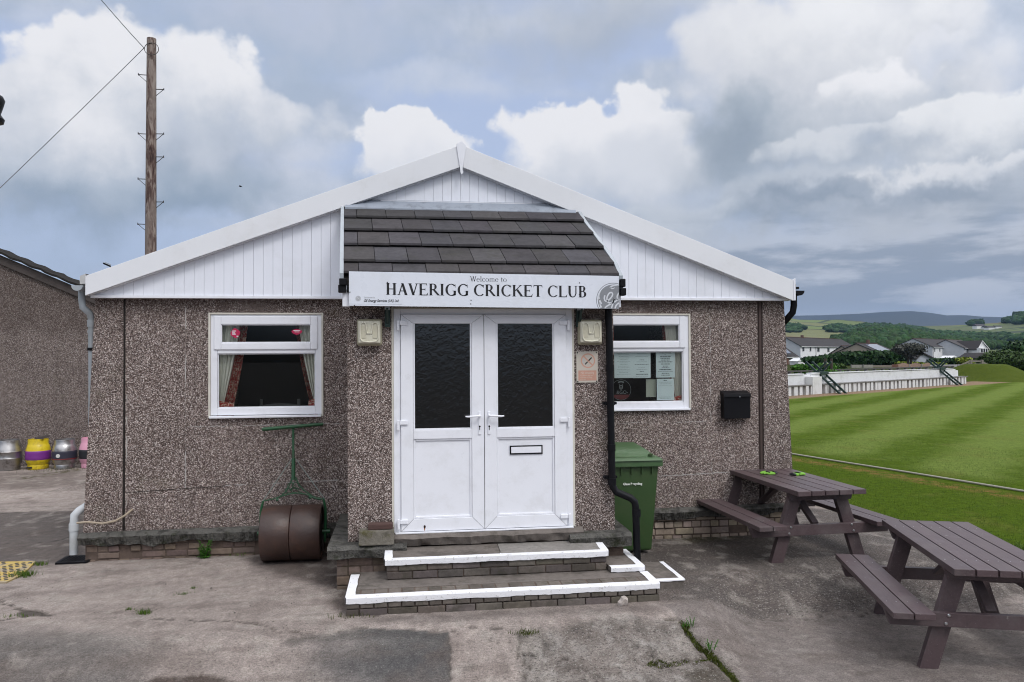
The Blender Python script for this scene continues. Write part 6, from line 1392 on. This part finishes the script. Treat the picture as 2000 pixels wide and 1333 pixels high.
def tree(px, py_top, y, rx, rz, mat, label, name='tree', n=2500, size=.35, zb=-.2, cat='tree', trunks=1, zc=None):
    p = PY(px, py_top, y); root = thing(name, label, cat, (float(p[0]), y, zb)); b = MB(); zt_ = p[2]; zc = zc or zt_-rz
    clump(b, (p[0], y, zc), (rx*.8, rx*.8, rz*.85), n//2, size)
    for k in range(9):
        a = RNG.uniform(0, 6.28); e = RNG.uniform(-.5, .9); clump(b, (p[0]+rx*.62*math.cos(a), y+rx*.5*math.sin(a), zc+rz*.6*e), (rx*.38, rx*.38, rz*.36), n//18, size)
    b.build('crown', mat, root); b = MB()
    for k in range(trunks):
        dx = (k-(trunks-1)/2)*rx*.3; b.tube([(p[0]+dx*.4, y, zb-.2), (p[0]+dx*.7, y, lerp(zb, zc, .5)), (p[0]+dx, y, zc), (p[0]+dx*1.6, y, zc+rz*.5)], [.2, .15, .09, .03], 8)
        for j in range(3): a = RNG.uniform(0, 6.28); b.tube([(p[0]+dx, y, zc-.2), (p[0]+dx+rx*.5*math.cos(a), y+rx*.5*math.sin(a), zc+rz*.4)], [.07, .02], 6)
    b.build('trunk', BARK, root); return root
hedge(1574, 1756, 695, 118, 3.0, HEDGE_D, 'tall dark evergreen hedge in front of the left terrace', n=7000, size=.42, tops=[(1574, 699), (1600, 697), (1625, 693), (1650, 689), (1700, 687), (1745, 686), (1756, 690)], step=1.6)
hedge(1553, 1585, 712, 70, 1.6, HEDGE_L, 'short bright green clipped hedge left of the nearer stile', n=1500, size=.16, step=.8)
hedge(1597, 1631, 711, 71, 1.6, HEDGE_L, 'short bright green clipped hedge right of the nearer stile', n=1500, size=.16, step=.8)
hedge(1632, 1648, 711, 74, 1.4, BUSH, 'small dull bush at the end of the clipped hedge', 'bush', n=500, size=.18, cat='bush')
hedge(1753, 1842, 708, 116, 1.6, HEDGE_Y, 'yellow green hedge showing over the scalloped fence', n=1900, size=.22, tops=[(1753, 706), (1770, 709), (1785, 706), (1800, 711), (1842, 708)], step=1.2)
hedge(1818, 1876, 700, 120, 2.2, HEDGE_D, 'dark clipped hedge in front of the right terrace', n=2600, size=.3, tops=[(1818, 701), (1876, 700)], step=1.4)
hedge(1872, 1893, 699, 117, 2.2, HEDGE_Y, 'yellow green rounded hedge end beside the gate', n=1300, size=.24, tops=[(1872, 701), (1885, 697), (1893, 702)], step=1.0)
tree(1776, 672, 112, 2.9, 1.5, PURP, 'grey purple small tree with bare lower stems over the fence', n=1500, size=.22, trunks=2, zc=2.45)
tree(1958, 690, 74, 2.9, 2.2, BUSH, 'broad dark olive bush at the end of the pitch, left of a taller tree', 'bush', n=6000, size=.17, cat='bush', zc=.05+.6)
tree(1992, 700, 70, 3.0, 2.0, BUSH, 'low dark bush below the tall tree, cut off by the picture edge', 'bush', n=5000, size=.17, cat='bush', zc=.6)
tree(2004, 662, 86, 3.9, 2.6, HEDGE_D, 'taller green tree at the right edge of the picture', n=5000, size=.25, zc=1.5)
tree(1935, 701, 125, 2.2, 1.3, RUSTL, 'small dark reddish shrub left of the big bushes', 'shrub', n=900, size=.2, cat='shrub')
b = MB(); hedge(1606, 1630, 723, 45, .5, HEDGE_L, 'low green plant sprawling over the top of the white wall', 'plant', n=420, size=.09, zb=.85, cat='plant', step=.4)

# fences behind the wall
def fence_px(px0, px1, pyt0, pyt1, y, mat, label, name='fence', zb=-.3, pw=.14, gap=.02, scallop=0, post=None, cat='fence', y2=None):
    a, c = PY(px0, pyt0, y), PY(px1, pyt1, y2 or y); root = thing(name, label, cat, (float(a[0]), float(y), 0)); b = MB()
    L = math.hypot(c[0]-a[0], c[1]-a[1]); d = Vector(((c[0]-a[0])/L, (c[1]-a[1])/L, 0)); s = 0; A0 = Vector((a[0], a[1], 0))
    while s < L:
        z = lerp(a[2], c[2], s/L)+(scallop*(1-abs(2*((s/1.9) % 1)-1)) if scallop else 0); p, q = A0+d*s, A0+d*(s+pw-gap); b.bar((p.x, p.y, (z+zb)/2), (q.x, q.y, (z+zb)/2), .04, z-zb); s += pw
    b.build('fence_boards', mat, root)
    if post:
        s = 0
        while s <= L: p = A0+d*s; z = lerp(a[2], c[2], s/L)+.05; b = MB(); b.box((p.x-.07, p.y-.12, zb), (p.x+.07, p.y-.03, z)); b.build('post', post[1], root); s += post[0]
    return root
PALEF = simple('weathered_fence', (.26, .25, .22), .9, var=.2, scale=3, dirt=(.12, .12, .10)); PINKF = simple('pinkish_fence', (.33, .22, .17), .85, var=.1, dirt=(.2, .14, .11)); DARKF = simple('dark_fence', (.07, .065, .06), .9, dirt=(.12, .12, .11), damt=.6); CREAMW = simple('cream_render', (.20, .17, .14), .9, world=True); BROWNT = simple('brown_timber', (.13, .06, .04), .8)
fence_px(1662, 1700, 713, 713, 100, PALEF, 'pale weathered panel fence under the dark hedge', pw=1.7, gap=.08, post=(1.8, GREYC))
fence_px(1752, 1816, 712, 712, 101, PINKF, 'pinkish brown fence with a scalloped top', scallop=.22, pw=.15, post=(1.9, PALEF))
fence_px(1742, 1753, 712, 712, 100.5, BROWNT, 'short dark brown timber gate beside the scalloped fence', pw=.2)
b = MB(); p, q = PY(1814, 713, 101), PY(1876, 712, 101); b.box((p[0], 101, -.3), (q[0], 101.25, p[2])); tag(b.build('low_wall', simple('pale_grey_render', (.36, .35, .35), .9, world=True)), 'low pale grey wall between the scalloped fence and the field gate', 'wall')
b = MB(); p, q = PY(1700, 714, 101), PY(1745, 712, 101); b.box((p[0], 101.2, -.3), (q[0], 101.4, p[2])); tag(b.build('low_wall', CREAMW), 'low brownish wall in front of the dark hedge', 'wall')
RF = thing('rail_fence', 'low dark fence of concrete posts and a rail just behind the white wall', 'fence', (20, 50, 0)); b = MB()
for i in range(34):
    q = wpt(-6+i*1.25, -6.0); c = MB(); c.box((q[0]-.09, q[1]-.09, -.1), (q[0]+.09, q[1]+.09, .93)); c.build('post', GREYC, RF)
q0, q1 = wpt(-6.2, -6.0), wpt(-6+33*1.25, -6.0); b.bar((q0[0], q0[1], .95), (q1[0], q1[1], .95), .22, .08); b.bar((q0[0], q0[1], .62), (q1[0], q1[1], .62), .06, .30); b.build('rail', DARKF, RF)

# grass bank and gate, path at the right
def bank():
    n = 40; V = []; cx_, cy_ = PZ(1924, 742, 0)[:2]
    for j in range(n+1):
        for i in range(n+1):
            u, v = i/n*2-1, j/n*2-1; r = math.hypot(u, v*.9); z = 1.22*(1-float(sstep(r, .25, .98)))+.05*float(vnoise(u*3, v*3, 2, 3, 9)); V.append((cx_+u*3.7+v*1.2, cy_+v*6.0, z-.06))
    b = MB(); b.add(V, [(j*(n+1)+i, j*(n+1)+i+1, (j+1)*(n+1)+i+1, (j+1)*(n+1)+i) for j in range(n) for i in range(n)]); tag(b.build('grass_bank', BANKM, smooth=True), kind='structure')
m, G = newmat('rough_bank_grass'); n_ = G.noise(G.pos, 1.2, 7, .65); G.put(G.b.inputs['Base Color'], G.mix(n_, (.042, .064, .008), (.085, .105, .020))); G.b.inputs['Specular IOR Level'].default_value = .03; G.b.inputs['Roughness'].default_value = 1; bump(G, G.noise(G.pos, 6, 5, .6), .1); BANKM = m
bank()
b = MB(); ps = [PZ(1900, 738.5, 0), PZ(2300, 733, 0), PZ(2300, 737, 0), PZ(1900, 742, 0)]
b.add([(p[0], p[1], .03) for p in (PZ(1930, 744.5), PZ(2300, 743), PZ(2300, 733), PZ(1935, 738))], [(0, 1, 2, 3)]); tag(b.build('path', simple('grey_tarmac', (.10, .098, .095), .9, world=True)), kind='structure')
GT = thing('field_gate', 'weathered timber gate with sloping side rails on the grass bank', 'gate', (52, 66, 1)); yg = 66
GW = simple('weathered_gate_wood', (.20, .18, .15), .9)
for px in (1896, 1918):
    a, c = PY(px, 703, yg), PY(px, 721, yg); b = MB(); b.box((a[0]-.09, yg-.09, c[2]-1.2), (a[0]+.09, yg+.09, a[2])); b.build('gate_post', GW, GT)
for (xa, ya, xc, yc) in ((1896, 706, 1918, 706), (1896, 712, 1918, 712), (1870, 717, 1896, 705), (1870, 721, 1896, 710), (1918, 707, 1945, 720), (1918, 712, 1945, 725)):
    a, c = PY(xa, ya, yg), PY(xc, yc, yg); b = MB(); b.bar(tuple(a), tuple(c), .05, .14); b.build('gate_rail', GW, GT)
for px, pt in ((1872, 714), (1943, 718)):
    a = PY(px, pt, yg); b = MB(); b.box((a[0]-.08, yg-.08, a[2]-1.6), (a[0]+.08, yg+.08, a[2])); b.build('gate_post', GW, GT)

# ------------------------------------------------------------------ houses
REND = simple('white_render', (.74, .74, .75), .85, var=.04, dirt=(.42, .42, .41), dscale=.8, damt=.4); RENDG = simple('grey_blue_render', (.40, .42, .46), .85, var=.05, dirt=(.3, .31, .33), dscale=.8); RENDB = simple('buff_render', (.30, .26, .22), .9); ROOFD = simple('dark_tile_roof', (.018, .015, .016), .85, var=.2, scale=2, dirt=(.035, .025, .022), dscale=.3, damt=.6); RIDGE = simple('brown_ridge', (.10, .055, .042), .85); ROOFG = simple('grey_tile_roof', (.040, .034, .034), .85, var=.2, scale=2)
DGL = simple('dark_window_glass', (.015, .017, .02), .15); SOLAR = simple('solar_panel', (.12, .14, .19), .15)
def house(name, label, A, B, depth, eave, rise, mats, wins=(), z0=-.5, over=.35, chim=(), pipes=(), rmat=None, win_h=1.05):
    """A, B: ends of the front eaves wall on the ground plan; the ridge runs parallel to it"""
    A = Vector((A[0], A[1], 0)); B = Vector((B[0], B[1], 0)); d = (B-A).normalized(); L = (B-A).length; nb = Vector((-d.y, d.x, 0)); 
    if nb.y < 0: nb = -nb
    root = thing(name, label, 'house', (A.x, A.y, z0)); Pt = lambda s, o_, z: tuple(A+d*s+nb*o_+Vector((0, 0, z)))
    wall, gable = mats; b = MB(); b.hexa([Pt(0, 0, z0), Pt(L, 0, z0), Pt(L, depth, z0), Pt(0, depth, z0)], [Pt(0, 0, eave), Pt(L, 0, eave), Pt(L, depth, eave), Pt(0, depth, eave)]); b.build('wall', wall, root)
    for s in (0, L):
        e = -.02 if s == 0 else .02; b = MB(); b.add([Pt(s+e, .02, z0), Pt(s+e, depth-.02, z0), Pt(s+e, depth-.02, eave), Pt(s+e, depth/2, eave+rise-.08), Pt(s+e, .02, eave)]+[Pt(s-e, .02, z0), Pt(s-e, depth-.02, z0), Pt(s-e, depth-.02, eave), Pt(s-e, depth/2, eave+rise-.08), Pt(s-e, .02, eave)], [(0, 1, 2, 3, 4), (9, 8, 7, 6, 5), (3, 2, 7, 8), (4, 3, 8, 9)]); b.build('gable', gable, root)
    b = MB(); sl = rise/(depth/2)
    for sgn in (0, 1):
        o0, o1 = (-over, depth/2) if sgn == 0 else (depth+over, depth/2); zl_ = eave-over*sl
        b.hexa([Pt(-.25, o0, zl_), Pt(L+.25, o0, zl_), Pt(L+.25, o1, eave+rise), Pt(-.25, o1, eave+rise)], [Pt(-.25, o0, zl_+.13), Pt(L+.25, o0, zl_+.13), Pt(L+.25, o1, eave+rise+.13), Pt(-.25, o1, eave+rise+.13)])
    rf = b.build('roof', rmat or ROOFD, root); b = MB(); b.bar(Pt(-.25, depth/2, eave+rise+.15), Pt(L+.25, depth/2, eave+rise+.15), .4, .12); b.build('ridge', RIDGE, rf)
    for s, w_, h_ in chim: b = MB(); c = Pt(s, depth/2, eave+rise); b.box((c[0]-w_/2, c[1]-w_/2, c[2]-.4), (c[0]+w_/2, c[1]+w_/2, c[2]+h_)); b.build('chimney', RIDGE, rf)
    b = MB(); b.bar(Pt(-.1, -over-.06, eave-over*sl), Pt(L+.1, -over-.06, eave-over*sl), .12, .12); b.build('gutter', REND, root)
    for s, w_, zc_ in wins:
        b = MB(); h_ = win_h; b.bar(Pt(s-w_/2, -.03, zc_), Pt(s+w_/2, -.03, zc_), .08, h_); f = b.build('window', REND, root)
        k = 2 if w_ > 1.2 else 1
        for i in range(k):
            b = MB(); sa = s-w_/2+.1+i*(w_-.1)/k; sb = sa+(w_-.1)/k-.1; b.bar(Pt(sa, -.085, zc_), Pt(sb, -.085, zc_), .02, h_-.2); b.build('pane', DGL, f)
    for s in pipes: b = MB(); b.bar(Pt(s, -.1, z0), Pt(s, -.1, eave-.1), .1, .1); b.build('drainpipe', JOINT, root)
    return root
def XYP(px, y): q = PY(px, 693, y); return (q[0], q[1])
a, c = XYP(1563.5, 222), XYP(1669, 262); 
house('terraced_house', 'left white two storey terrace with a dark roof beyond the dark hedge', a, c, 9.5, 4.35, 2.75, (REND, RENDG), [(2.5, 1.9, 3.35), (9.2, 1.6, 3.35), (17, 2.4, 3.2), (27.5, 2.4, 3.15), (37, 2.0, 3.15)], chim=((16, .7, .9),), pipes=(14.5,), win_h=1.5)
a, c = XYP(1821.5, 235), XYP(1881, 262)
house('terraced_house', 'right white two storey terrace with a broad pale gable end', a, c, 12, 4.0, 2.8, (REND, RENDG), [(2.5, 1.5, 2.9), (9, 1.4, 2.9), (16.5, 1.8, 2.9), (24, 2.2, 2.9)], pipes=(.4, 13.5), win_h=1.3)
a, c = XYP(1671, 205), XYP(1700, 214)
def gablehouse(label, pxl, pxa, pxr, pye, pya, y, wall, trim, name='bungalow', z0=-.5, dep=9, rmat=None, ew=None):
    p, q, r_ = PY(pxl, pye, y), PY(pxa, pya, y), PY(pxr, pye, y); root = thing(name, label, 'house', (float(q[0]), y, z0)); zl_, za_ = p[2], q[2]
    b = MB(); b.prism([(p[0], z0), (r_[0], z0), (r_[0], zl_), (q[0], za_), (p[0], zl_)], y, y+dep); b.build('wall', wall, root)
    b = MB(); o_ = .35; b.prism([(p[0]-o_, zl_-.15), (q[0], za_+.02), (q[0], za_+.22), (p[0]-o_, zl_+.08)], y-.35, y+dep+.3); b.prism([(q[0], za_+.02), (r_[0]+o_, zl_-.15), (r_[0]+o_, zl_+.08), (q[0], za_+.22)], y-.35, y+dep+.3); b.build('roof', rmat or ROOFD, root)
    b = MB(); b.prism([(p[0]-o_, zl_-.22), (q[0], za_-.08), (q[0], za_+.2), (p[0]-o_, zl_+.06)], y-.43, y-.352); b.prism([(q[0], za_-.08), (r_[0]+o_, zl_-.22), (r_[0]+o_, zl_+.06), (q[0], za_+.2)], y-.43, y-.352); b.build('bargeboard', trim, root); return root
gablehouse('bungalow with a white edged brown gable between the left terrace and the dark hedge', 1681, 1698.5, 1713, 684.5, 675, 190, RENDB, REND)
b = MB(); p, q = PY(1671, 676, 196), PY(1699, 676, 204)
house('bungalow', 'dark roofed wing beside the white edged brown gable', XYP(1668, 196), XYP(1697, 198), 8, 1.9, 2.1, (RENDB, RENDB))
hs = house('bungalow', 'bungalow with a large solar panel on its dark roof', XYP(1713, 160), XYP(1751, 168), 9.0, 2.2, 2.0, (RENDB, RENDB), chim=((7.4, .6, 1.0),))
r0 = hs.location; A = Vector((*XYP(1713, 160), 0)); B = Vector((*XYP(1751, 168), 0)); d = (B-A).normalized(); nb = Vector((-d.y, d.x, 0)); L = (B-A).length; sl = 2.0/4.5
Pt = lambda s, o_: tuple(A+d*s+nb*o_+Vector((0, 0, 2.2+o_*sl+.15)))
b = MB(); b.hexa([Pt(L*.15, .3), Pt(L*.78, .3), Pt(L*.86, 3.9), Pt(L*.25, 3.9)], [tuple(Vector(Pt(s, o_))+Vector((0, 0, .08))) for s, o_ in ((L*.15, .3), (L*.78, .3), (L*.86, 3.9), (L*.25, 3.9))]); b.build('solar_panel', SOLAR, hs)
gablehouse('low grey roofed outhouse in front of the right terrace gable', 1790, 1800, 1822, 701, 690, 150, RENDG, ROOFG, name='outhouse')
# the end house with its steep gable and bay
a, c = XYP(1883, 238), XYP(1910.5, 252)
eh = house('house', 'grey blue side wing of the end house with a red brown ridge', a, c, 11, 3.6, 2.8, (RENDG, RENDG), rmat=ROOFG)
e2 = gablehouse('end house with a steep white gable and a bay window', 1909.5, 1917.5, 1930, 683, 666.5, 236, REND, REND, name='house', dep=12, rmat=ROOFG)
p, q = PY(1912, 690, 235), PY(1925.5, 680, 235); b = MB(); b.box((p[0], 234.2, p[2]), (q[0], 235.99, q[2])); bay = b.build('bay_window', REND, e2)
for k in range(3): b = MB(); w_ = (q[0]-p[0])/3; b.box((p[0]+w_*k+.15, 234.15, p[2]+.25), (p[0]+w_*(k+1)-.12, 234.19, q[2]-.25)); b.build('pane', DGL, bay)
gablehouse('low dark roofed outhouse beyond the gate', 1933, 1946, 1960, 700, 691, 150, RENDB, ROOFD, name='outhouse')
# near left bungalow with garage doors
g_ = house('bungalow', 'low bungalow with brown garage doors beside the corner of the clubhouse', XYP(1500, 133), XYP(1556.5, 137), 9, 1.55, 2.7, (CREAMW, CREAMW))
p, q = PY(1535, 722, 132.5), PY(1546, 701, 132.5); b = MB(); b.box((p[0], 133.6, p[2]), (q[0], 134.9, q[2])); b.build('garage_door', BROWNT, g_)
b = MB(); p, q = PY(1536, 695, 134), PY(1545, 686, 136); b.hexa([(p[0], 134.9, 2.05), (q[0]-.6, 134.9, 2.05), (q[0]-1.2, 137.5, 3.65), (p[0]-.6, 137.5, 3.65)], [(p[0], 134.9, 2.15), (q[0]-.6, 134.9, 2.15), (q[0]-1.2, 137.5, 3.75), (p[0]-.6, 137.5, 3.75)]); b.build('solar_panel', SOLAR, g_)
# lean-tos and greenhouse roofs at hedge level
for (px0, px1, pt, pb, y, label, mt) in ((1559, 1574, 700, 706, 128, 'small white lean-to roof at the foot of the left terrace', REND), (1856, 1873, 695, 702, 128, 'white framed conservatory roof by the right terrace', REND)):
    p, q = PY(px0, pb, y), PY(px1, pt, y); t_ = thing('lean_to', label, 'lean-to', (float(p[0]), y, -.5)); b = MB(); xm = (p[0]+q[0])/2
    b.prism([(p[0], -.5), (q[0], -.5), (q[0], p[2]), (p[0], p[2])], y, y+3); b.build('wall', mt, t_); b = MB(); b.prism([(p[0]-.2, p[2]), (q[0]+.2, p[2]), (xm, q[2])], y-.1, y+3.1); b.build('roof', mt, t_)
b = MB(); p = PY(1612.5, 715, 78); zd = PY(1612.5, 708.5, 78)[2]-.42; b.lathe([(.55, -1.2), (.55, 0), (.55, .05), (.50, .2), (.38, .32), (.2, .40), (0, .42)], (p[0], 78, zd), 24); tag(b.build('dome_shelter', simple('pale_dome', (.38, .36, .30), .8), smooth=True), 'pale domed top showing above the clipped hedge', 'shelter')

# ------------------------------------------------------------------ hills, woods, mountain
def ridge(name, r0, rc_, r1, crest, mat, nr=60, zb=-1.0, amp=6, nsc=.004, px0=-2400, px1=2700, step=10, seed=50):
    cols = np.arange(px0, px1, step); V = []; crx = [c[0] for c in crest]; cry = [c[1] for c in crest]
    rs = np.concatenate([np.linspace(r0, rc_, nr), np.linspace(rc_, r1, nr//3)[1:]])
    info = []
    for px in cols:
        d = ray(px, 693); d = d/math.hypot(d[0], d[1]); cy_ = np.interp(px, crx, cry)
        dd = ray(px, cy_); el_ = dd[2]/math.hypot(dd[0], dd[1]); hc = 2.1+el_*rc_
        for r in rs:
            t = (r-r0)/(rc_-r0) if r <= rc_ else 1; f = t**1.15 if r <= rc_ else 1-((r-rc_)/(r1-rc_))**1.6
            x, y = d[0]*r, d[1]*r; nz_ = (float(vnoise(x, y, nsc, 5, seed))-.5)*amp*min(1, t*1.3)*(1 if r <= rc_ else max(0, f))*(1-.85*float(sstep(t, .75, 1.0)))
            V.append((x, y, zb+(hc-zb)*max(f, 0)+nz_))
    k = len(rs); F = np.array([(i*k+j, (i+1)*k+j, (i+1)*k+j+1, i*k+j+1) for i in range(len(cols)-1) for j in range(k-1)])
    o = grid_mesh(name, np.array(V), F, None, mat); tag(o, kind='structure')
    P = np.array(V).reshape(len(cols), k, 3)
    def at(px, t):
        i = (px-px0)/step; i0 = int(np.clip(math.floor(i), 0, len(cols)-2)); fi = i-i0; j = t*(nr-1); j0 = int(min(j, nr-2)); fj = j-j0
        return (P[i0, j0]*(1-fi)+P[i0+1, j0]*fi)*(1-fj)+(P[i0, j0+1]*(1-fi)+P[i0+1, j0+1]*fi)*fj
    return at
m, G = newmat('moorland'); n_ = G.noise(G.pos, .0012, 8, .6); n2_ = G.noise(G.pos, .004, 8, .6)
G.put(G.b.inputs['Base Color'], G.mix(n2_, G.mix(G.ss(n_, .4, .6), (.012, .022, .024), (.024, .032, .03)), (.018, .026, .026))); G.b.inputs['Roughness'].default_value = 1; MOOR = m
m, G = newmat('hill_pasture'); p = G.pos; big = G.noise(p, .0035, 6, .6); n_ = G.noise(p, .02, 7, .65); vo = G.node('ShaderNodeTexVoronoi'); G.l.new(G.v('MULTIPLY', p, (1, .45, 1)), vo.inputs['Vector']); vo.inputs['Scale'].default_value = .009
se = G.node('ShaderNodeSeparateColor'); G.l.new(vo.outputs['Color'], se.inputs[0])
c = G.ramp(se.outputs[0], [(0, (.062, .088, .020)), (.3, (.105, .140, .034)), (.55, (.080, .112, .022)), (.75, (.135, .140, .050)), (1, (.05, .075, .020))])
ve = G.node('ShaderNodeTexVoronoi', feature='DISTANCE_TO_EDGE'); G.l.new(G.v('MULTIPLY', p, (1, .45, 1)), ve.inputs['Vector']); ve.inputs['Scale'].default_value = .009
c = G.mix(G.ss(ve.outputs['Distance'], .035, .015), c, (.018, .030, .012))
c = G.mix(G.m('MULTIPLY', G.ss(big, .52, .62), .7), c, (.13, .10, .045)); c = G.mix(G.m('MULTIPLY', G.ss(n_, .55, .68), .6), c, (.03, .045, .016))
G.put(G.b.inputs['Base Color'], c); G.b.inputs['Roughness'].default_value = 1; bump(G, n_, 6, 1.0); PAST = m
ridge('mountain', 3600, 5200, 7000, [(-2400, 640), (0, 630), (1400, 621), (1530, 617), (1600, 616), (1680, 613), (1730, 609.5), (1780, 608), (1815, 611), (1850, 616.5), (1885, 616), (1920, 619), (1960, 620), (2010, 618), (2100, 622), (2700, 630)], MOOR, 40, -5, 25, .0012, seed=51)
hA = ridge('hills', 700, 1500, 2600, [(-2400, 680), (0, 670), (1300, 640), (1480, 618), (1531, 620), (1560, 625), (1600, 625.5), (1640, 624.5), (1680, 627.5), (1720, 634), (1800, 637), (1860, 636), (1900, 634), (1950, 631), (1985, 624), (2040, 614), (2200, 610), (2700, 640)], PAST, 70, -3, 8, .004, seed=52)
hB = ridge('foothills', 300, 640, 1000, [(-2400, 690), (0, 688), (1300, 676), (1500, 662), (1640, 668), (1665, 657), (1690, 652), (1740, 650), (1780, 655), (1840, 668), (1900, 673), (1960, 678), (2050, 672), (2200, 668), (2700, 680)], PAST, 50, -2, 3, .006, seed=53)
WOODM = leafmat('woodland_leaf', (.012, .034, .012), (.030, .062, .020), .8)
icb = bmesh.new(); bmesh.ops.create_icosphere(icb, subdivisions=2, radius=1); ICV = [v.co.copy() for v in icb.verts]; ICF = [tuple(v.index for v in f.verts) for f in icb.faces]; icb.free()
def crown(b, p, r, h):
    ph = RNG.uniform(0, 10); k = RNG.uniform(.55, 1.45); b.tint = (k*RNG.uniform(.85, 1.2), k, k*RNG.uniform(.8, 1.1)); V = []
    for v in ICV:
        f = 1+.28*math.sin(v.x*5+ph)*math.cos(v.y*6+ph*1.7)+.16*math.sin(v.z*9+ph*2); V.append((p[0]+v.x*r*f, p[1]+v.y*r*f, p[2]+h*.45+v.z*h*.55*f))
    b.add(V, ICF)
def inpoly(x, y, P):
    return float(poly_sd(np.array([float(x)]), np.array([float(y)]), P)[0]) < 0
def wood(name, at, poly, n, r, h, tr=(0, 1)):
    b = MB(); k = 0; tries = 0; xs = [q[0] for q in poly]
    while k < n and tries < n*30:
        tries += 1; px = RNG.uniform(min(xs), max(xs)); t = RNG.uniform(*tr); p = at(px, t); q = prj(p)
        if inpoly(q[0], q[1], poly): crown(b, p, r*RNG.uniform(.6, 1.3), h*RNG.uniform(.7, 1.35)); k += 1
    b.tint = (1, 1, 1); o = b.build(name, WOODM); o.data.shade_smooth(); return tag(o, kind='stuff')
wood('woodland', hB, [(1655, 658), (1680, 650), (1740, 648), (1790, 654), (1850, 666), (1880, 672), (1860, 690), (1800, 692), (1700, 690), (1640, 680), (1620, 672), (1650, 662)], 1700, 2.5, 4.5)
wood('woodland', hB, [(1840, 668), (1900, 668), (1965, 678), (1968, 681), (1920, 684), (1860, 684)], 450, 2.3, 4.2)
wood('woodland', hB, [(1640, 676), (1690, 668), (1720, 680), (1700, 692), (1650, 686)], 230, 2.0, 3.2)
wood('woodland', hA, [(1652, 652), (1680, 637), (1730, 637), (1790, 643), (1830, 652), (1900, 657), (2010, 660), (2010, 668), (1700, 668)], 1700, 4.2, 5.2)
wood('woodland', hA, [(1530, 637), (1560, 637), (1572, 644), (1560, 650), (1530, 650)], 130, 4, 5)
wood('woodland', hA, [(1610, 643), (1640, 638), (1665, 641), (1660, 650), (1620, 650)], 140, 4, 5)
wood('woodland', hA, [(1890, 632), (1915, 631), (1920, 636), (1895, 637)], 50, 5, 7, (.6, 1))
wood('woodland', hA, [(1980, 618), (2010, 612), (2010, 634), (1985, 634)], 60, 6, 10, (.6, 1)); wood('woodland', hA, [(1955, 626), (1978, 624), (1978, 632), (1958, 632)], 26, 5, 7, (.6, 1))
for k, (px, t, s_, lab) in enumerate(((1917, .80, 1.0, 'white farmhouse on the far hillside, leftmost of a cluster'), (1932, .76, .7, 'small white farm building on the far hillside, middle of a cluster'), (1938, .72, .7, 'small pale farm building on the far hillside, lowest of a cluster'), (1952, .76, .6, 'small greyish farm building on the far hillside, rightmost of a cluster'))):
    p = hA(px, t); t_ = thing('farmhouse', lab, 'house', tuple(float(v) for v in p)); w_ = 7*s_; b = MB(); b.box((p[0]-w_, p[1], p[2]-3), (p[0]+w_, p[1]+9, p[2]+4*s_)); b.build('wall', REND, t_)
    b = MB(); x0, x1, z = p[0]-w_-.5, p[0]+w_+.5, p[2]+4*s_; b.add([(x0, p[1]-.5, z), (x1, p[1]-.5, z), (x1, p[1]+9.5, z), (x0, p[1]+9.5, z), (x0, p[1]+4.5, z+3*s_), (x1, p[1]+4.5, z+3*s_)], [(0, 1, 5, 4), (3, 4, 5, 2), (0, 4, 3), (1, 2, 5), (3, 2, 1, 0)]); b.build('roof', ROOFG, t_)

HAZE = True
if HAZE:
    m = bpy.data.materials.new('haze'); m.use_nodes = True; nt = m.node_tree; nt.nodes.clear(); o_ = nt.nodes.new('ShaderNodeOutputMaterial'); pv = nt.nodes.new('ShaderNodeVolumePrincipled'); pv.inputs['Color'].default_value = (.36, .53, .84, 1); pv.inputs['Density'].default_value = .000075; pv.inputs['Anisotropy'].default_value = .2; nt.links.new(pv.outputs[0], o_.inputs['Volume'])
    b = MB(); b.box((-7600, -400, -8), (7600, 7400, 480)); o = b.build('haze', m); tag(o, kind='stuff')
